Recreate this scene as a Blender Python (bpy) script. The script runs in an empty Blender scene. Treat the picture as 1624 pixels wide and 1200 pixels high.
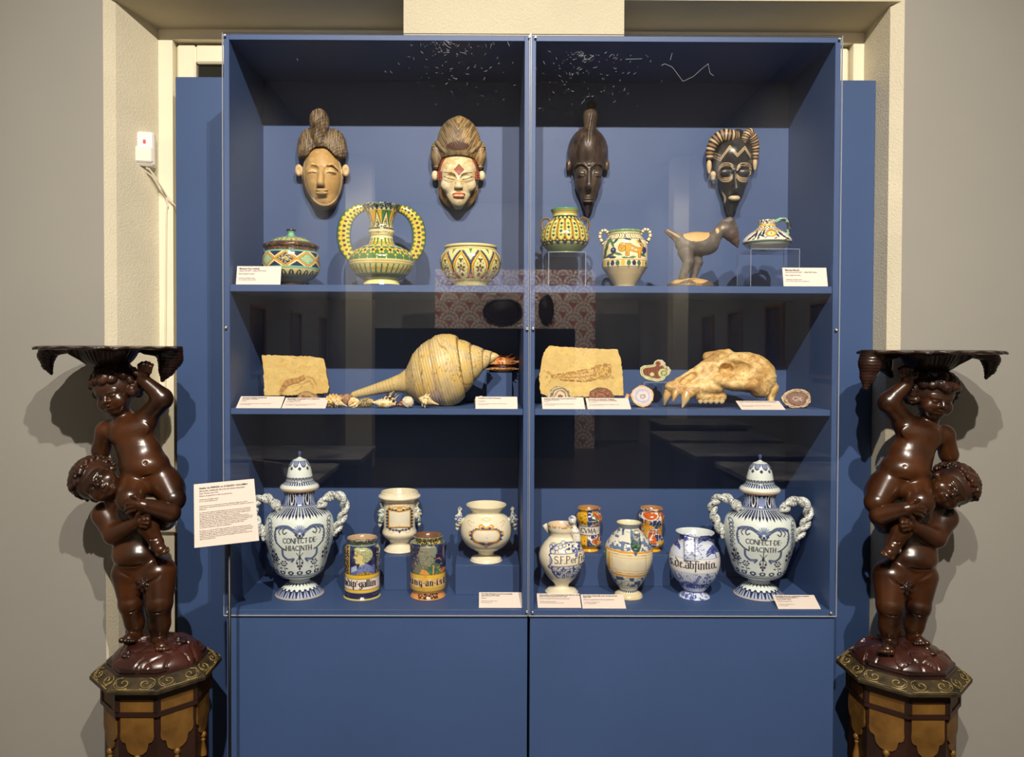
import bpy, math, random
import numpy as np
from mathutils import Vector, Matrix

# ------------------------------------------------------------------ camera, light, exposure
C = bpy.context.scene.collection
EZ = 1.58                       # eye height
FPX = 1213.0                    # focal length in photo pixels (1624 x 1200)
SU = 0.0018                     # metres per pixel at the glass plane (Y = 0)
DC = FPX * SU                   # camera distance from the glass plane
PITCH, YAW, ROLL, PCX, PCY = 0.01717, 0.00477, 0.00328, 774.77, 579.24
_fw = np.array([math.sin(YAW) * math.cos(PITCH), math.cos(YAW) * math.cos(PITCH), -math.sin(PITCH)])
_rt = np.cross(_fw, [0, 0, 1]); _rt /= np.linalg.norm(_rt)
_up = np.cross(_rt, _fw)
_cr, _sr = math.cos(ROLL), math.sin(ROLL)
RT, UP, FW = _cr * _rt + _sr * _up, _cr * _up - _sr * _rt, _fw
CAM = np.array([0.0, -DC, EZ])

def P(x, y, Y):
    """point seen at photo pixel (x, y) that lies on the vertical plane at depth Y"""
    d = (x - PCX) / FPX * RT - (y - PCY) / FPX * UP + FW
    return CAM + (Y + DC) / d[1] * d

def PZ(x, y, z):
    """point seen at photo pixel (x, y) that lies on the horizontal plane z"""
    d = (x - PCX) / FPX * RT - (y - PCY) / FPX * UP + FW
    return CAM + (z - EZ) / d[2] * d

def SC(Y):
    return (Y + DC) / FPX        # metres per photo pixel at depth Y

cam_data = bpy.data.cameras.new('camera')
cam = bpy.data.objects.new('camera', cam_data)
C.objects.link(cam)
m = Matrix.Identity(4)
for i in range(3):
    m[i][0], m[i][1], m[i][2], m[i][3] = RT[i], UP[i], -FW[i], CAM[i]
cam.matrix_world = m
cam_data.sensor_fit = 'HORIZONTAL'
cam_data.sensor_width = 36.0
cam_data.lens = FPX / 1624.0 * 36.0
cam_data.shift_x = (812.0 - PCX) / 1624.0
cam_data.shift_y = (PCY - 600.0) / 1624.0
cam_data.clip_start = 0.05
scene = bpy.context.scene
scene.camera = cam

world = bpy.data.worlds.new('world')
scene.world = world
world.use_nodes = True
world.node_tree.nodes['Background'].inputs[0].default_value = (0.9, 0.95, 1.0, 1)
world.node_tree.nodes['Background'].inputs[1].default_value = 0.02

scene.view_settings.view_transform = 'Standard'
scene.view_settings.look = 'None'
scene.view_settings.gamma = 1.0
scene.view_settings.use_curve_mapping = False
scene.view_settings.exposure = 0.0

def spot(name, loc, target, power, radius, angle, col, blend=0.5):
    l = bpy.data.lights.new(name, 'SPOT')
    l.energy = power; l.shadow_soft_size = radius; l.spot_size = math.radians(angle); l.spot_blend = blend
    l.color = col
    o = bpy.data.objects.new(name, l); C.objects.link(o)
    o.location = loc
    o.rotation_euler = (Vector(target) - Vector(loc)).to_track_quat('-Z', 'Y').to_euler()
    return o

WARM = (1.0, 0.91, 0.79)
KEY_L = (-0.234, -2.71, EZ + 2.07)
KEY_R = (0.57, -2.71, EZ + 2.07)
spot('key_spot', KEY_L, (-0.35, 0.2, EZ - 0.8), 455, 0.02, 104, WARM, 1.0)
spot('key_spot', KEY_R, (0.55, 0.2, EZ - 0.8), 440, 0.02, 104, WARM, 1.0)
# added spots, unseen, that brighten the room mirrored in the panes
for _y in (-2.2, -4.6, -7.2, -9.6):
    spot('added_room_spot', (-0.55, _y, 4.05), (-2.17, _y - 1.3, 1.9), 200, 0.05, 105, (1.0, 0.93, 0.84), 0.6)
    spot('added_room_spot', (0.95, _y, 4.05), (2.76, _y - 1.3, 1.9), 200, 0.05, 105, (1.0, 0.93, 0.84), 0.6)
spot('added_room_spot', (0.2, -8.6, 4.05), (0.2, -11.5, 2.0), 520, 0.05, 95, (1.0, 0.93, 0.84), 0.6)

# ------------------------------------------------------------------ materials
def lin(c):
    """sRGB 0-255 -> linear"""
    c = np.asarray(c, float) / 255.0
    return np.where(c <= 0.04045, c / 12.92, ((c + 0.055) / 1.055) ** 2.4)

MATS = {}
def mat(name, col, rough=0.5, metal=0.0, var=0.0, vscale=8.0, bump=0.0, bscale=60.0, coat=0.0, col2=None, spec=0.5,
        attr=False, detail=4.0, emit=None, bdist=0.002):
    if name in MATS:
        return MATS[name]
    m = bpy.data.materials.new(name); m.use_nodes = True
    n, l = m.node_tree.nodes, m.node_tree.links
    b = n['Principled BSDF']
    c = tuple(float(v) for v in lin(col)) + (1,)
    b.inputs['Base Color'].default_value = c
    b.inputs['Roughness'].default_value = rough
    b.inputs['Metallic'].default_value = metal
    b.inputs['Specular IOR Level'].default_value = spec
    b.inputs['Coat Weight'].default_value = coat
    b.inputs['Coat Roughness'].default_value = 0.12
    tc = n.new('ShaderNodeTexCoord')
    if attr:
        a = n.new('ShaderNodeAttribute'); a.attribute_name = 'Col'
        src = a.outputs['Color']
        if var > 0:
            nz = n.new('ShaderNodeTexNoise'); nz.inputs['Scale'].default_value = vscale; nz.inputs['Detail'].default_value = detail
            l.new(tc.outputs['Object'], nz.inputs['Vector'])
            mr = n.new('ShaderNodeMapRange')
            mr.inputs[3].default_value = 1 - var; mr.inputs[4].default_value = 1 + var
            mr.inputs[1].default_value = 0.25; mr.inputs[2].default_value = 0.75
            l.new(nz.outputs['Fac'], mr.inputs[0])
            mx = n.new('ShaderNodeVectorMath'); mx.operation = 'SCALE'
            l.new(src, mx.inputs[0]); l.new(mr.outputs[0], mx.inputs['Scale'])
            src = mx.outputs[0]
        l.new(src, b.inputs['Base Color'])
    elif var > 0 or col2 is not None:
        nz = n.new('ShaderNodeTexNoise'); nz.inputs['Scale'].default_value = vscale; nz.inputs['Detail'].default_value = detail
        l.new(tc.outputs['Object'], nz.inputs['Vector'])
        cr = n.new('ShaderNodeValToRGB')
        e = cr.color_ramp.elements
        e[0].position, e[1].position = 0.32, 0.68
        if col2 is not None:
            ca, cb = lin(col), lin(col2)
        else:
            ca, cb = lin(col) * (1 - var), np.minimum(1, lin(col) * (1 + var))
        e[0].color = tuple(map(float, ca)) + (1,); e[1].color = tuple(map(float, cb)) + (1,)
        l.new(nz.outputs['Fac'], cr.inputs[0]); l.new(cr.outputs[0], b.inputs['Base Color'])
    if bump > 0:
        nb = n.new('ShaderNodeTexNoise'); nb.inputs['Scale'].default_value = bscale; nb.inputs['Detail'].default_value = 3
        l.new(tc.outputs['Object'], nb.inputs['Vector'])
        bp = n.new('ShaderNodeBump'); bp.inputs['Strength'].default_value = bump; bp.inputs['Distance'].default_value = bdist
        l.new(nb.outputs['Fac'], bp.inputs['Height']); l.new(bp.outputs[0], b.inputs['Normal'])
    if emit:
        b.inputs['Emission Color'].default_value = tuple(map(float, lin(col))) + (1,); b.inputs['Emission Strength'].default_value = emit
    MATS[name] = m
    return m

def glass_mat(name, tint=(1, 1, 1), refl=0.04):
    """thin clear sheet: mostly transparent, mirror reflection that grows towards grazing angles"""
    m = bpy.data.materials.new(name); m.use_nodes = True
    n, l = m.node_tree.nodes, m.node_tree.links
    n.remove(n['Principled BSDF'])
    tr = n.new('ShaderNodeBsdfTransparent'); tr.inputs[0].default_value = tuple(tint) + (1,)
    gl = n.new('ShaderNodeBsdfGlossy'); gl.inputs['Roughness'].default_value = 0.0; gl.inputs[0].default_value = (1, 1, 1, 1)
    lw = n.new('ShaderNodeLayerWeight'); lw.inputs[0].default_value = 0.5
    pw = n.new('ShaderNodeMath'); pw.operation = 'POWER'; pw.inputs[1].default_value = 5.0
    l.new(lw.outputs['Facing'], pw.inputs[0])
    ma = n.new('ShaderNodeMath'); ma.operation = 'MULTIPLY_ADD'; ma.inputs[1].default_value = 1 - refl; ma.inputs[2].default_value = refl
    l.new(pw.outputs[0], ma.inputs[0])
    mx = n.new('ShaderNodeMixShader')
    l.new(ma.outputs[0], mx.inputs[0]); l.new(tr.outputs[0], mx.inputs[1]); l.new(gl.outputs[0], mx.inputs[2])
    l.new(mx.outputs[0], n['Material Output'].inputs[0])
    return m

M_BLUE = mat('blue_paint', (56, 80, 124), 0.55, var=0.05, vscale=3, bump=0.06, bscale=220)
M_GREY = mat('grey_wall_paint', (152, 149, 142), 0.8, var=0.03, vscale=2, bump=0.05, bscale=150)
M_CREAM = mat('cream_plaster', (214, 205, 180), 0.75, var=0.05, vscale=6, bump=0.6, bscale=170, bdist=0.003)
M_CREAMS = mat('cream_stipple', (184, 176, 152), 0.75, var=0.03, vscale=6, bump=0.8, bscale=150, bdist=0.004)
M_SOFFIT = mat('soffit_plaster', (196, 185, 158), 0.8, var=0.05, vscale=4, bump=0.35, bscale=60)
M_JOIN = mat('cream_joinery', (238, 229, 203), 0.45, var=0.02)
M_GLASS = glass_mat('acrylic_sheet')
M_EDGE = mat('acrylic_edge', (160, 166, 178), 0.25)
M_CARD = mat('white_card', (228, 214, 203), 0.6)
M_INK = mat('black_ink', (38, 34, 40), 0.7)
M_STEEL = mat('screw_steel', (205, 200, 190), 0.3, metal=0.9)
M_BLACK = mat('black_metal', (12, 12, 13), 0.4)

# ------------------------------------------------------------------ object helpers
def link(name, me, parent=None, mats=None):
    o = bpy.data.objects.new(name, me)
    C.objects.link(o)
    if parent is not None:
        o.parent = parent
    return o

def tag(o, label=None, cat=None, group=None, kind=None):
    if label: o['label'] = label
    if cat: o['category'] = cat
    if group: o['group'] = group
    if kind: o['kind'] = kind
    return o

def thing(name, label, cat, loc=(0, 0, 0), group=None):
    o = bpy.data.objects.new(name, None); C.objects.link(o)
    o.empty_display_size = 0.05
    o.location = tuple(float(v) for v in loc)
    return tag(o, label, cat, group)

def mesh(name, v, f, material, parent=None, smooth=False, col=None, mat_idx=None):
    """v: world (or parent-local) coordinates; f: (n,4)/(n,3) array or list of tuples"""
    me = bpy.data.meshes.new(name)
    v = np.asarray(v, dtype=np.float32)
    if isinstance(f, np.ndarray):
        k = f.shape[1]
        me.vertices.add(len(v)); me.vertices.foreach_set('co', v.ravel())
        me.loops.add(f.size); me.loops.foreach_set('vertex_index', f.ravel().astype(np.int32))
        me.polygons.add(len(f))
        me.polygons.foreach_set('loop_start', np.arange(0, f.size, k, dtype=np.int32))
        me.update(calc_edges=True); me.validate()
    else:
        me.from_pydata([tuple(map(float, p)) for p in v], [], [tuple(map(int, p)) for p in f])
        me.update()
    for mm in (material if isinstance(material, (list, tuple)) else [material]):
        me.materials.append(mm)
    if smooth:
        me.polygons.foreach_set('use_smooth', np.ones(len(me.polygons), dtype=bool))
    if mat_idx is not None:
        me.polygons.foreach_set('material_index', np.asarray(mat_idx, dtype=np.int32))
    if col is not None:
        a = me.color_attributes.new('Col', 'FLOAT_COLOR', 'POINT')
        rgba = np.ones((len(v), 4), dtype=np.float32); rgba[:, :3] = col
        a.data.foreach_set('color', rgba.ravel())
    return link(name, me, parent)

class MB:
    """collects boxes / prisms / tubes / lathes for one mesh"""
    def __init__(s): s.v = []; s.f = []
    def add(s, v, f):
        n = len(s.v); s.v += [tuple(map(float, p)) for p in v]; s.f += [tuple(int(i) + n for i in q) for q in f]; return s
    def box(s, x0, x1, y0, y1, z0, z1):
        v = [(x, y, z) for z in (z0, z1) for y in (y0, y1) for x in (x0, x1)]
        return s.add(v, [(0, 2, 3, 1), (4, 5, 7, 6), (0, 1, 5, 4), (2, 6, 7, 3), (0, 4, 6, 2), (1, 3, 7, 5)])
    def bbox(s, x0, x1, y0, y1, z0, z1, b=0.002):
        """box with bevelled edges (convex hull of three inset boxes)"""
        import bmesh
        bm = bmesh.new()
        for dx, dy, dz in ((b, b, 0), (b, 0, b), (0, b, b)):
            for x in (x0 + dx, x1 - dx):
                for y in (y0 + dy, y1 - dy):
                    for z in (z0 + dz, z1 - dz): bm.verts.new((x, y, z))
        bmesh.ops.convex_hull(bm, input=bm.verts)
        bm.verts.index_update()
        s.add([tuple(v.co) for v in bm.verts], [tuple(v.index for v in f.verts) for f in bm.faces]); bm.free()
        return s
    def prism(s, pts, a, b):
        """pts: list of (p) 3-vectors base polygon; extruded by vector from a to b"""
        n = len(pts); a = np.array(a, float); b = np.array(b, float)
        v = [np.array(p) + a for p in pts] + [np.array(p) + b for p in pts]
        f = [tuple(range(n))[::-1], tuple(range(n, 2 * n))] + [(i, (i + 1) % n, n + (i + 1) % n, n + i) for i in range(n)]
        return s.add(v, f)
    def tube(s, pts, r, n=10, ry=None, cap=True, side=None):
        v, f = tube_vf(pts, r, n, ry, cap, side); return s.add(v, f)
    def lathe(s, prof, c=(0, 0, 0), n=24):
        v, f = [], []
        for (r, z) in prof:
            for i in range(n):
                a = 2 * math.pi * i / n; v.append((c[0] + r * math.cos(a), c[1] + r * math.sin(a), c[2] + z))
        for j in range(len(prof) - 1):
            for i in range(n):
                f.append((j * n + i, j * n + (i + 1) % n, (j + 1) * n + (i + 1) % n, (j + 1) * n + i))
        f.append(tuple(range(n))[::-1]); f.append(tuple((len(prof) - 1) * n + i for i in range(n)))
        return s.add(v, f)
    def build(s, name, material, parent=None, smooth=False):
        o = mesh(name, s.v, s.f, material, parent, smooth)
        return o

def smooth_path(pts, n):
    """Catmull-Rom through pts"""
    pts = np.asarray(pts, float); k = len(pts)
    p = np.vstack([2 * pts[0] - pts[1], pts, 2 * pts[-1] - pts[-2]])
    out = []
    for t in np.linspace(0, k - 1, n):
        i = min(int(t), k - 2); u = t - i
        a, b, c, d = p[i], p[i + 1], p[i + 2], p[i + 3]
        out.append(0.5 * (2 * b + (c - a) * u + (2 * a - 5 * b + 4 * c - d) * u * u + (3 * b - 3 * c + d - a) * u ** 3))
    return np.array(out)

def tube_vf(pts, r, n=10, ry=None, cap=True, side=None):
    """tube along pts; r, ry: half widths (scalars or arrays); side: fixed direction for the ry axis"""
    pts = np.asarray(pts, float); k = len(pts)
    r = np.broadcast_to(np.asarray(r, float), (k,)); ry = r if ry is None else np.broadcast_to(np.asarray(ry, float), (k,))
    t = np.gradient(pts, axis=0); t /= np.linalg.norm(t, axis=1)[:, None] + 1e-12
    if side is None:
        ref = np.array([0, 1, 0.0]) if abs(t[:, 1]).mean() < 0.8 else np.array([1.0, 0, 0])
    else: ref = np.array(side, float)
    b = ref - (t @ ref)[:, None] * t; b /= np.linalg.norm(b, axis=1)[:, None] + 1e-12
    nn = np.cross(t, b)
    a = np.linspace(0, 2 * math.pi, n, endpoint=False)
    v = pts[:, None, :] + nn[:, None, :] * (r[:, None] * np.cos(a))[:, :, None] + b[:, None, :] * (ry[:, None] * np.sin(a))[:, :, None]
    f = []
    for j in range(k - 1):
        for i in range(n):
            f.append((j * n + i, j * n + (i + 1) % n, (j + 1) * n + (i + 1) % n, (j + 1) * n + i))
    if cap:
        f.append(tuple(range(n))[::-1]); f.append(tuple((k - 1) * n + i for i in range(n)))
    return v.reshape(-1, 3), f

def text_mesh(name, lines, material, parent, origin, ux, uz, depth_n):
    """lines: list of (string, x, y, size, bold, shear) in metres on a card; origin top-left corner, ux right, uz up, depth_n outward"""
    allv, allf = [], []
    for (st, x, y, size, bold, shear) in lines:
        cu = bpy.data.curves.new('tmp', 'FONT'); cu.body = st; cu.size = size; cu.resolution_u = 1
        cu.shear = shear; cu.offset = 0.012 * size * (3.0 if bold else 1.0)
        o = bpy.data.objects.new('tmp', cu); C.objects.link(o)
        dg = bpy.context.evaluated_depsgraph_get()
        me = o.evaluated_get(dg).to_mesh()
        n = len(allv)
        for v in me.vertices:
            allv.append(origin + ux * (x + v.co.x) + uz * (-y + v.co.y) + depth_n * 0.0006)
        for p in me.polygons: allf.append(tuple(n + i for i in p.vertices))
        o.evaluated_get(dg).to_mesh_clear()
        bpy.data.objects.remove(o); bpy.data.curves.remove(cu)
    return mesh(name, allv, allf, material, parent)
# ------------------------------------------------------------------ the setting
def struct(name, mb, material, smooth=False, label=None):
    o = mb.build(name, material, None, smooth)
    o['kind'] = 'structure'
    if label: o['label'] = label
    return o

WX0, WX1 = -2.17, 2.76          # side walls of the room
FARY = -11.6
WALLY = 0.232                    # face of the grey wall round the window niche
CEIL = 4.25
OL, OR = P(178, 300, WALLY)[0], P(1416, 300, WALLY)[0]          # niche opening
OT = EZ + 1.108
NB = 0.45                       # back of the niche
struct('floor', MB().box(WX0 - 0.2, WX1 + 0.2, FARY - 0.2, 0.9, -0.1, 0.0), mat('floor_boards', (84, 70, 58), 0.45, var=0.15, vscale=3))
struct('ceiling', MB().box(WX0 - 0.2, WX1 + 0.2, FARY - 0.2, 0.9, CEIL, CEIL + 0.1), mat('ceiling_paint', (200, 196, 188), 0.85, var=0.02))
struct('wall_side_left', MB().box(WX0 - 0.2, WX0, FARY - 0.2, 0.9, 0, CEIL), M_GREY)
struct('wall_side_right', MB().box(WX1, WX1 + 0.2, FARY - 0.2, 0.9, 0, CEIL), M_GREY)
struct('wall_far', MB().box(WX0, WX1, FARY - 0.2, FARY, 0, CEIL), M_GREY)
struct('wall_left', MB().box(WX0, OL - 0.026, WALLY, 0.9, 0, CEIL), M_GREY, label='smooth grey wall behind the carved stand with the child looking up')
struct('wall_right', MB().box(OR + 0.030, WX1, WALLY, 0.9, 0, CEIL), M_GREY)
struct('wall_above', MB().box(OL - 0.026, OR + 0.030, WALLY + 0.004, 0.9, OT + 0.01, CEIL), M_CREAM)
# splayed plaster reveals with a narrow chamfer at the wall
def jamb(name, x0, x1, xb, sgn):
    v = [(x0, WALLY - 0.001), (x1, WALLY + 0.028), (xb, NB), (xb + sgn * 0.35, NB), (xb + sgn * 0.35, WALLY + 0.2), (x0, WALLY + 0.2)]
    if sgn > 0: v = v[::-1]
    mb = MB(); mb.prism([(a, b, 0) for a, b in v], (0, 0, 0), (0, 0, CEIL - 0.01))
    return struct(name, mb, M_CREAM)
BL, BR = P(263, 100, NB)[0], P(1363, 100, NB)[0]
jamb('trim_1', OL - 0.026, OL, BL, -1)
jamb('trim_2', OR + 0.030, OR, BR, 1)
OTB = P(500, 55, NB)[2]
sf = MB(); sf.prism([(OL - 0.3, WALLY + 0.006, OT), (OL - 0.3, NB, OTB), (OL - 0.3, NB, OTB + 0.25), (OL - 0.3, WALLY + 0.006, OTB + 0.25)][::-1], (0, 0, 0), (OR - OL + 0.6, 0, 0))
struct('trim_3', sf, M_SOFFIT)
kx0, kx1 = P(640, 30, 0.215)[0], P(990, 30, 0.215)[0]
struct('trim_4', MB().box(kx0, kx1, 0.215, NB + 0.05, EZ + 0.94, CEIL - 0.005), M_CREAMS, label='stippled cream plaster block in the middle above the case')
# window joinery closing the niche
w = thing('window_1', None, None, (0, 0, 0)); w['kind'] = 'structure'
mb = MB()
zt = OTB + 0.02
mb.box(BL - 0.02, BL + 0.035, NB - 0.03, NB + 0.06, 0, zt); mb.box(BR - 0.035, BR + 0.02, NB - 0.03, NB + 0.06, 0, zt)
mb.box(BL + 0.035, BR - 0.035, NB - 0.03, NB + 0.06, zt - 0.05, zt)
mb.build('window_frame', M_JOIN, w)
zt2 = P(300, 73, NB)[2]
for (a, b) in ((BL + 0.035, 0.12), (0.15, BR - 0.035)):
    mb = MB()
    mb.bbox(a + 0.006, a + 0.07, NB - 0.012, NB + 0.03, 0.9, zt2, 0.006); mb.bbox(b - 0.07, b - 0.006, NB - 0.012, NB + 0.03, 0.9, zt2, 0.006)
    mb.bbox(a + 0.07, b - 0.07, NB - 0.012, NB + 0.03, zt2 - 0.062, zt2, 0.006); mb.bbox(a + 0.07, b - 0.07, NB - 0.012, NB + 0.03, 0.9, 1.0, 0.006)
    mb.build('window_sash', M_JOIN, w)
    mb = MB(); mb.box(a + 0.07, b - 0.07, NB + 0.006, NB + 0.012, 1.0, zt2 - 0.062)
    mb.build('window_pane', mat('dark_night_pane', (34, 34, 28), 0.15), w)
struct('trim_5', MB().bbox(BL - 0.02, BR + 0.02, NB - 0.05, NB + 0.05, P(270, 828, 0.43)[2] - 0.03, P(270, 828, 0.43)[2], 0.005), M_JOIN)
struct('wall_niche', MB().box(BL - 0.1, BR + 0.1, NB + 0.06, NB + 0.1, 0, CEIL), M_CREAM)

# ---- the far part of the room, seen only as a reflection in the case fronts
def wallpaper():
    m = bpy.data.materials.new('fan_wallpaper'); m.use_nodes = True
    n, l = m.node_tree.nodes, m.node_tree.links
    b = n['Principled BSDF']; b.inputs['Roughness'].default_value = 0.8
    tc = n.new('ShaderNodeTexCoord')
    sep = n.new('ShaderNodeSeparateXYZ'); l.new(tc.outputs['Object'], sep.inputs[0])
    def M(op, *a):
        x = n.new('ShaderNodeMath'); x.operation = op
        for i, v in enumerate(a):
            if isinstance(v, (int, float)): x.inputs[i].default_value = v
            else: l.new(v, x.inputs[i])
        return x.outputs[0]
    px, pz = 0.34, 0.15
    row = M('FLOOR', M('DIVIDE', sep.outputs[2], pz))
    off = M('MULTIPLY', M('MODULO', M('ADD', row, 100.0), 2.0), px / 2)
    u = M('SUBTRACT', M('MODULO', M('ADD', M('ADD', sep.outputs[0], off), 30.0), px), px / 2)
    v = M('SUBTRACT', sep.outputs[2], M('MULTIPLY', row, pz))
    r = M('SQRT', M('ADD', M('MULTIPLY', u, u), M('MULTIPLY', v, v)))
    th = M('ARCTAN2', v, u)
    ring = M('SINE', M('MULTIPLY', r, 95.0))
    spokes = M('SINE', M('MULTIPLY', th, 14.0))
    fan = M('MULTIPLY', M('ADD', M('MULTIPLY', ring, 0.6), M('MULTIPLY', spokes, 0.5)), 1.0)
    inside = M('LESS_THAN', r, 0.165)
    fac = M('ADD', M('MULTIPLY', fan, 0.35), 0.5)
    cr = n.new('ShaderNodeValToRGB'); e = cr.color_ramp.elements
    e[0].position, e[1].position = 0.3, 0.65
    e[0].color = tuple(map(float, lin((168, 132, 112)))) + (1,); e[1].color = tuple(map(float, lin((242, 226, 206)))) + (1,)
    l.new(fac, cr.inputs[0])
    mx = n.new('ShaderNodeMix'); mx.data_type = 'RGBA'
    l.new(inside, mx.inputs[0]); mx.inputs[6].default_value = tuple(map(float, lin((176, 112, 92)))) + (1,)
    l.new(cr.outputs[0], mx.inputs[7]); l.new(mx.outputs[2], b.inputs['Base Color'])
    return m

def MIR(x, y, Zt):
    """place of a thing seen reflected at photo pixel (x, y) whose optical distance beyond the eye is Zt metres"""
    q = P(x, y, Zt - DC)
    return np.array([q[0], -q[1], q[2]])

ZW = 12.6
a, b = MIR(690, 427, ZW), MIR(944, 427, ZW)
o = MB().box(a[0], b[0], -(ZW - DC) - 0.06, -(ZW - DC), 0.0, a[2]).build('wallpapered_screen', wallpaper())
tag(o, 'screen papered in pale red and cream fans reflected in the glass', 'screen')
a, b = MIR(590, 520, ZW - 1.2), MIR(912, 520, ZW - 1.2)
o = MB().box(a[0], b[0], -(ZW - 1.2 - DC) - 0.05, -(ZW - 1.2 - DC), 0.0, a[2]).build('dark_partition', mat('dark_partition', (22, 23, 27), 0.6))
tag(o, 'low dark partition below the fan wallpaper reflected in the glass', 'partition')
for i_, (xa, xb) in enumerate(((548, 590), (1068, 1097))):
    a, b = MIR(xa, 400, ZW - 2.2), MIR(xb, 400, ZW - 2.2)
    struct('trim_%d' % (6 + i_), MB().box(a[0], b[0], a[1] - 0.3, a[1], 0, CEIL - 0.01), M_JOIN)  # pale piers added, standing in for lit wall ends in the reflection
    spot('added_pier_spot', ((a[0] + b[0]) / 2, a[1] + 1.6, 4.0), ((a[0] + b[0]) / 2, a[1] - 0.2, 2.9), 160, 0.05, 50, (1.0, 0.95, 0.88), 0.8)  # extra spot put in to brighten each pier
M_FRM = mat('picture_frame_wood', (150, 116, 78), 0.5, var=0.1)
M_PIC = mat('old_photo_print', (14, 14, 16), 0.3, col2=(70, 68, 66), vscale=9)
def picture(side, xc, y0, y1, Zt, label):
    X = WX0 if side < 0 else WX1
    q0, q1 = MIR(xc, y0, Zt), MIR(xc, y1, Zt)
    yy = q0[1]; z1, z0 = q0[2], q1[2]; hw = 0.23
    t = thing('framed_photograph', label, 'picture', (X, yy, z0), 'framed photographs reflected in the glass')
    s = 1 if side < 0 else -1
    mb = MB()
    for (ya, yb, za, zb) in ((-hw, hw, 0, 0.03), (-hw, hw, z1 - z0 - 0.03, z1 - z0), (-hw, -hw + 0.03, 0.03, z1 - z0 - 0.03), (hw - 0.03, hw, 0.03, z1 - z0 - 0.03)):
        mb.box(min(0.002 * s, 0.03 * s), max(0.002 * s, 0.03 * s), ya, yb, za, zb)
    mb.build('frame', M_FRM, t)
    MB().box(min(0.002 * s, 0.012 * s), max(0.002 * s, 0.012 * s), -hw + 0.03, hw - 0.03, 0.03, z1 - z0 - 0.03).build('print', M_PIC, t)
for (xc, y0, y1, lb) in ((410, 485, 592, 'largest framed photograph reflected beside the shrimp fossil'), (470, 494, 583, 'framed photograph reflected above the shrimp fossil'), (513, 502, 577, 'narrow framed photograph reflected above the small seashells')):
    picture(-1, xc, y0, y1, abs(WX0) * FPX / (770 - xc), lb)
for (xc, y0, y1, lb) in ((1125, 500, 572, 'narrow framed photograph reflected above the snout of the skull'), (1168, 493, 577, 'framed photograph reflected behind the brow of the skull'), (1231, 483, 587, 'framed photograph reflected above the back of the skull'), (1308, 476, 600, 'framed photograph reflected at the edge of the case above the brown agate')):
    picture(1, xc, y0, y1, WX1 * FPX / (xc - 770), lb)
for (x, y, hw, hh, lb) in ((797, 493, 31, 21, 'oval carved shield reflected on fan wallpaper beside the glass joint'), (866, 490, 12, 24, 'narrow carved shield reflected on fan wallpaper near the glass joint')):
    q = MIR(x, y, ZW - 0.02); k = (ZW) / FPX
    t = thing('carved_shield', lb, 'shield', q)
    mb = MB()
    n = 28
    prof = [(1.0, 0.0), (1.0, 0.02), (0.86, 0.03), (0.8, 0.015), (0.4, 0.03), (0.02, 0.045)]
    v, f = [], []
    for (rr, dd) in prof:
        for i in range(n):
            an = 2 * math.pi * i / n; v.append((rr * hw * k * math.cos(an), dd, rr * hh * k * math.sin(an)))
    for j in range(len(prof) - 1):
        for i in range(n): f.append((j * n + i, (j + 1) * n + i, (j + 1) * n + (i + 1) % n, j * n + (i + 1) % n))
    mb.add(v, f); mb.build('shield_face', mat('shield_wood', (52, 40, 34), 0.4, var=0.3, vscale=30), t)
# lecterns along the side wall, reflected in the lower compartment
def plinth(x, y, Zt, w_, lb):
    q = MIR(x, y, Zt)
    t = thing('display_plinth', lb, 'plinth', (q[0], q[1], 0))
    MB().box(-w_ / 2, w_ / 2, -0.25, 0.25, 0, q[2] - 0.03).build('body', mat('plinth_grey', (88, 90, 96), 0.7), t)
    MB().bbox(-w_ / 2 - 0.02, w_ / 2 + 0.02, -0.3, 0.3, q[2] - 0.03, q[2], 0.004).build('top', mat('plinth_top', (170, 168, 166), 0.3, col2=(70, 68, 70), vscale=7), t)
plinth(1105, 668, 6.6, 0.7, 'furthest display plinth reflected below the shelf with the skull')
plinth(1130, 690, 5.5, 0.75, 'grey display plinth with printed top reflected below the skull')
plinth(1185, 712, 4.6, 0.75, 'grey display plinth reflected behind the lid of the rope-handled vase by the square block')
plinth(1290, 745, 3.7, 0.75, 'nearest display plinth reflected beside the lid of the rope-handled vase')
plinth(470, 716, 4.4, 0.8, 'grey display plinth reflected behind the lid of the vase by the text panel')
plinth(395, 748, 3.6, 0.7, 'grey display plinth reflected above the white text panel')
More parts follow.
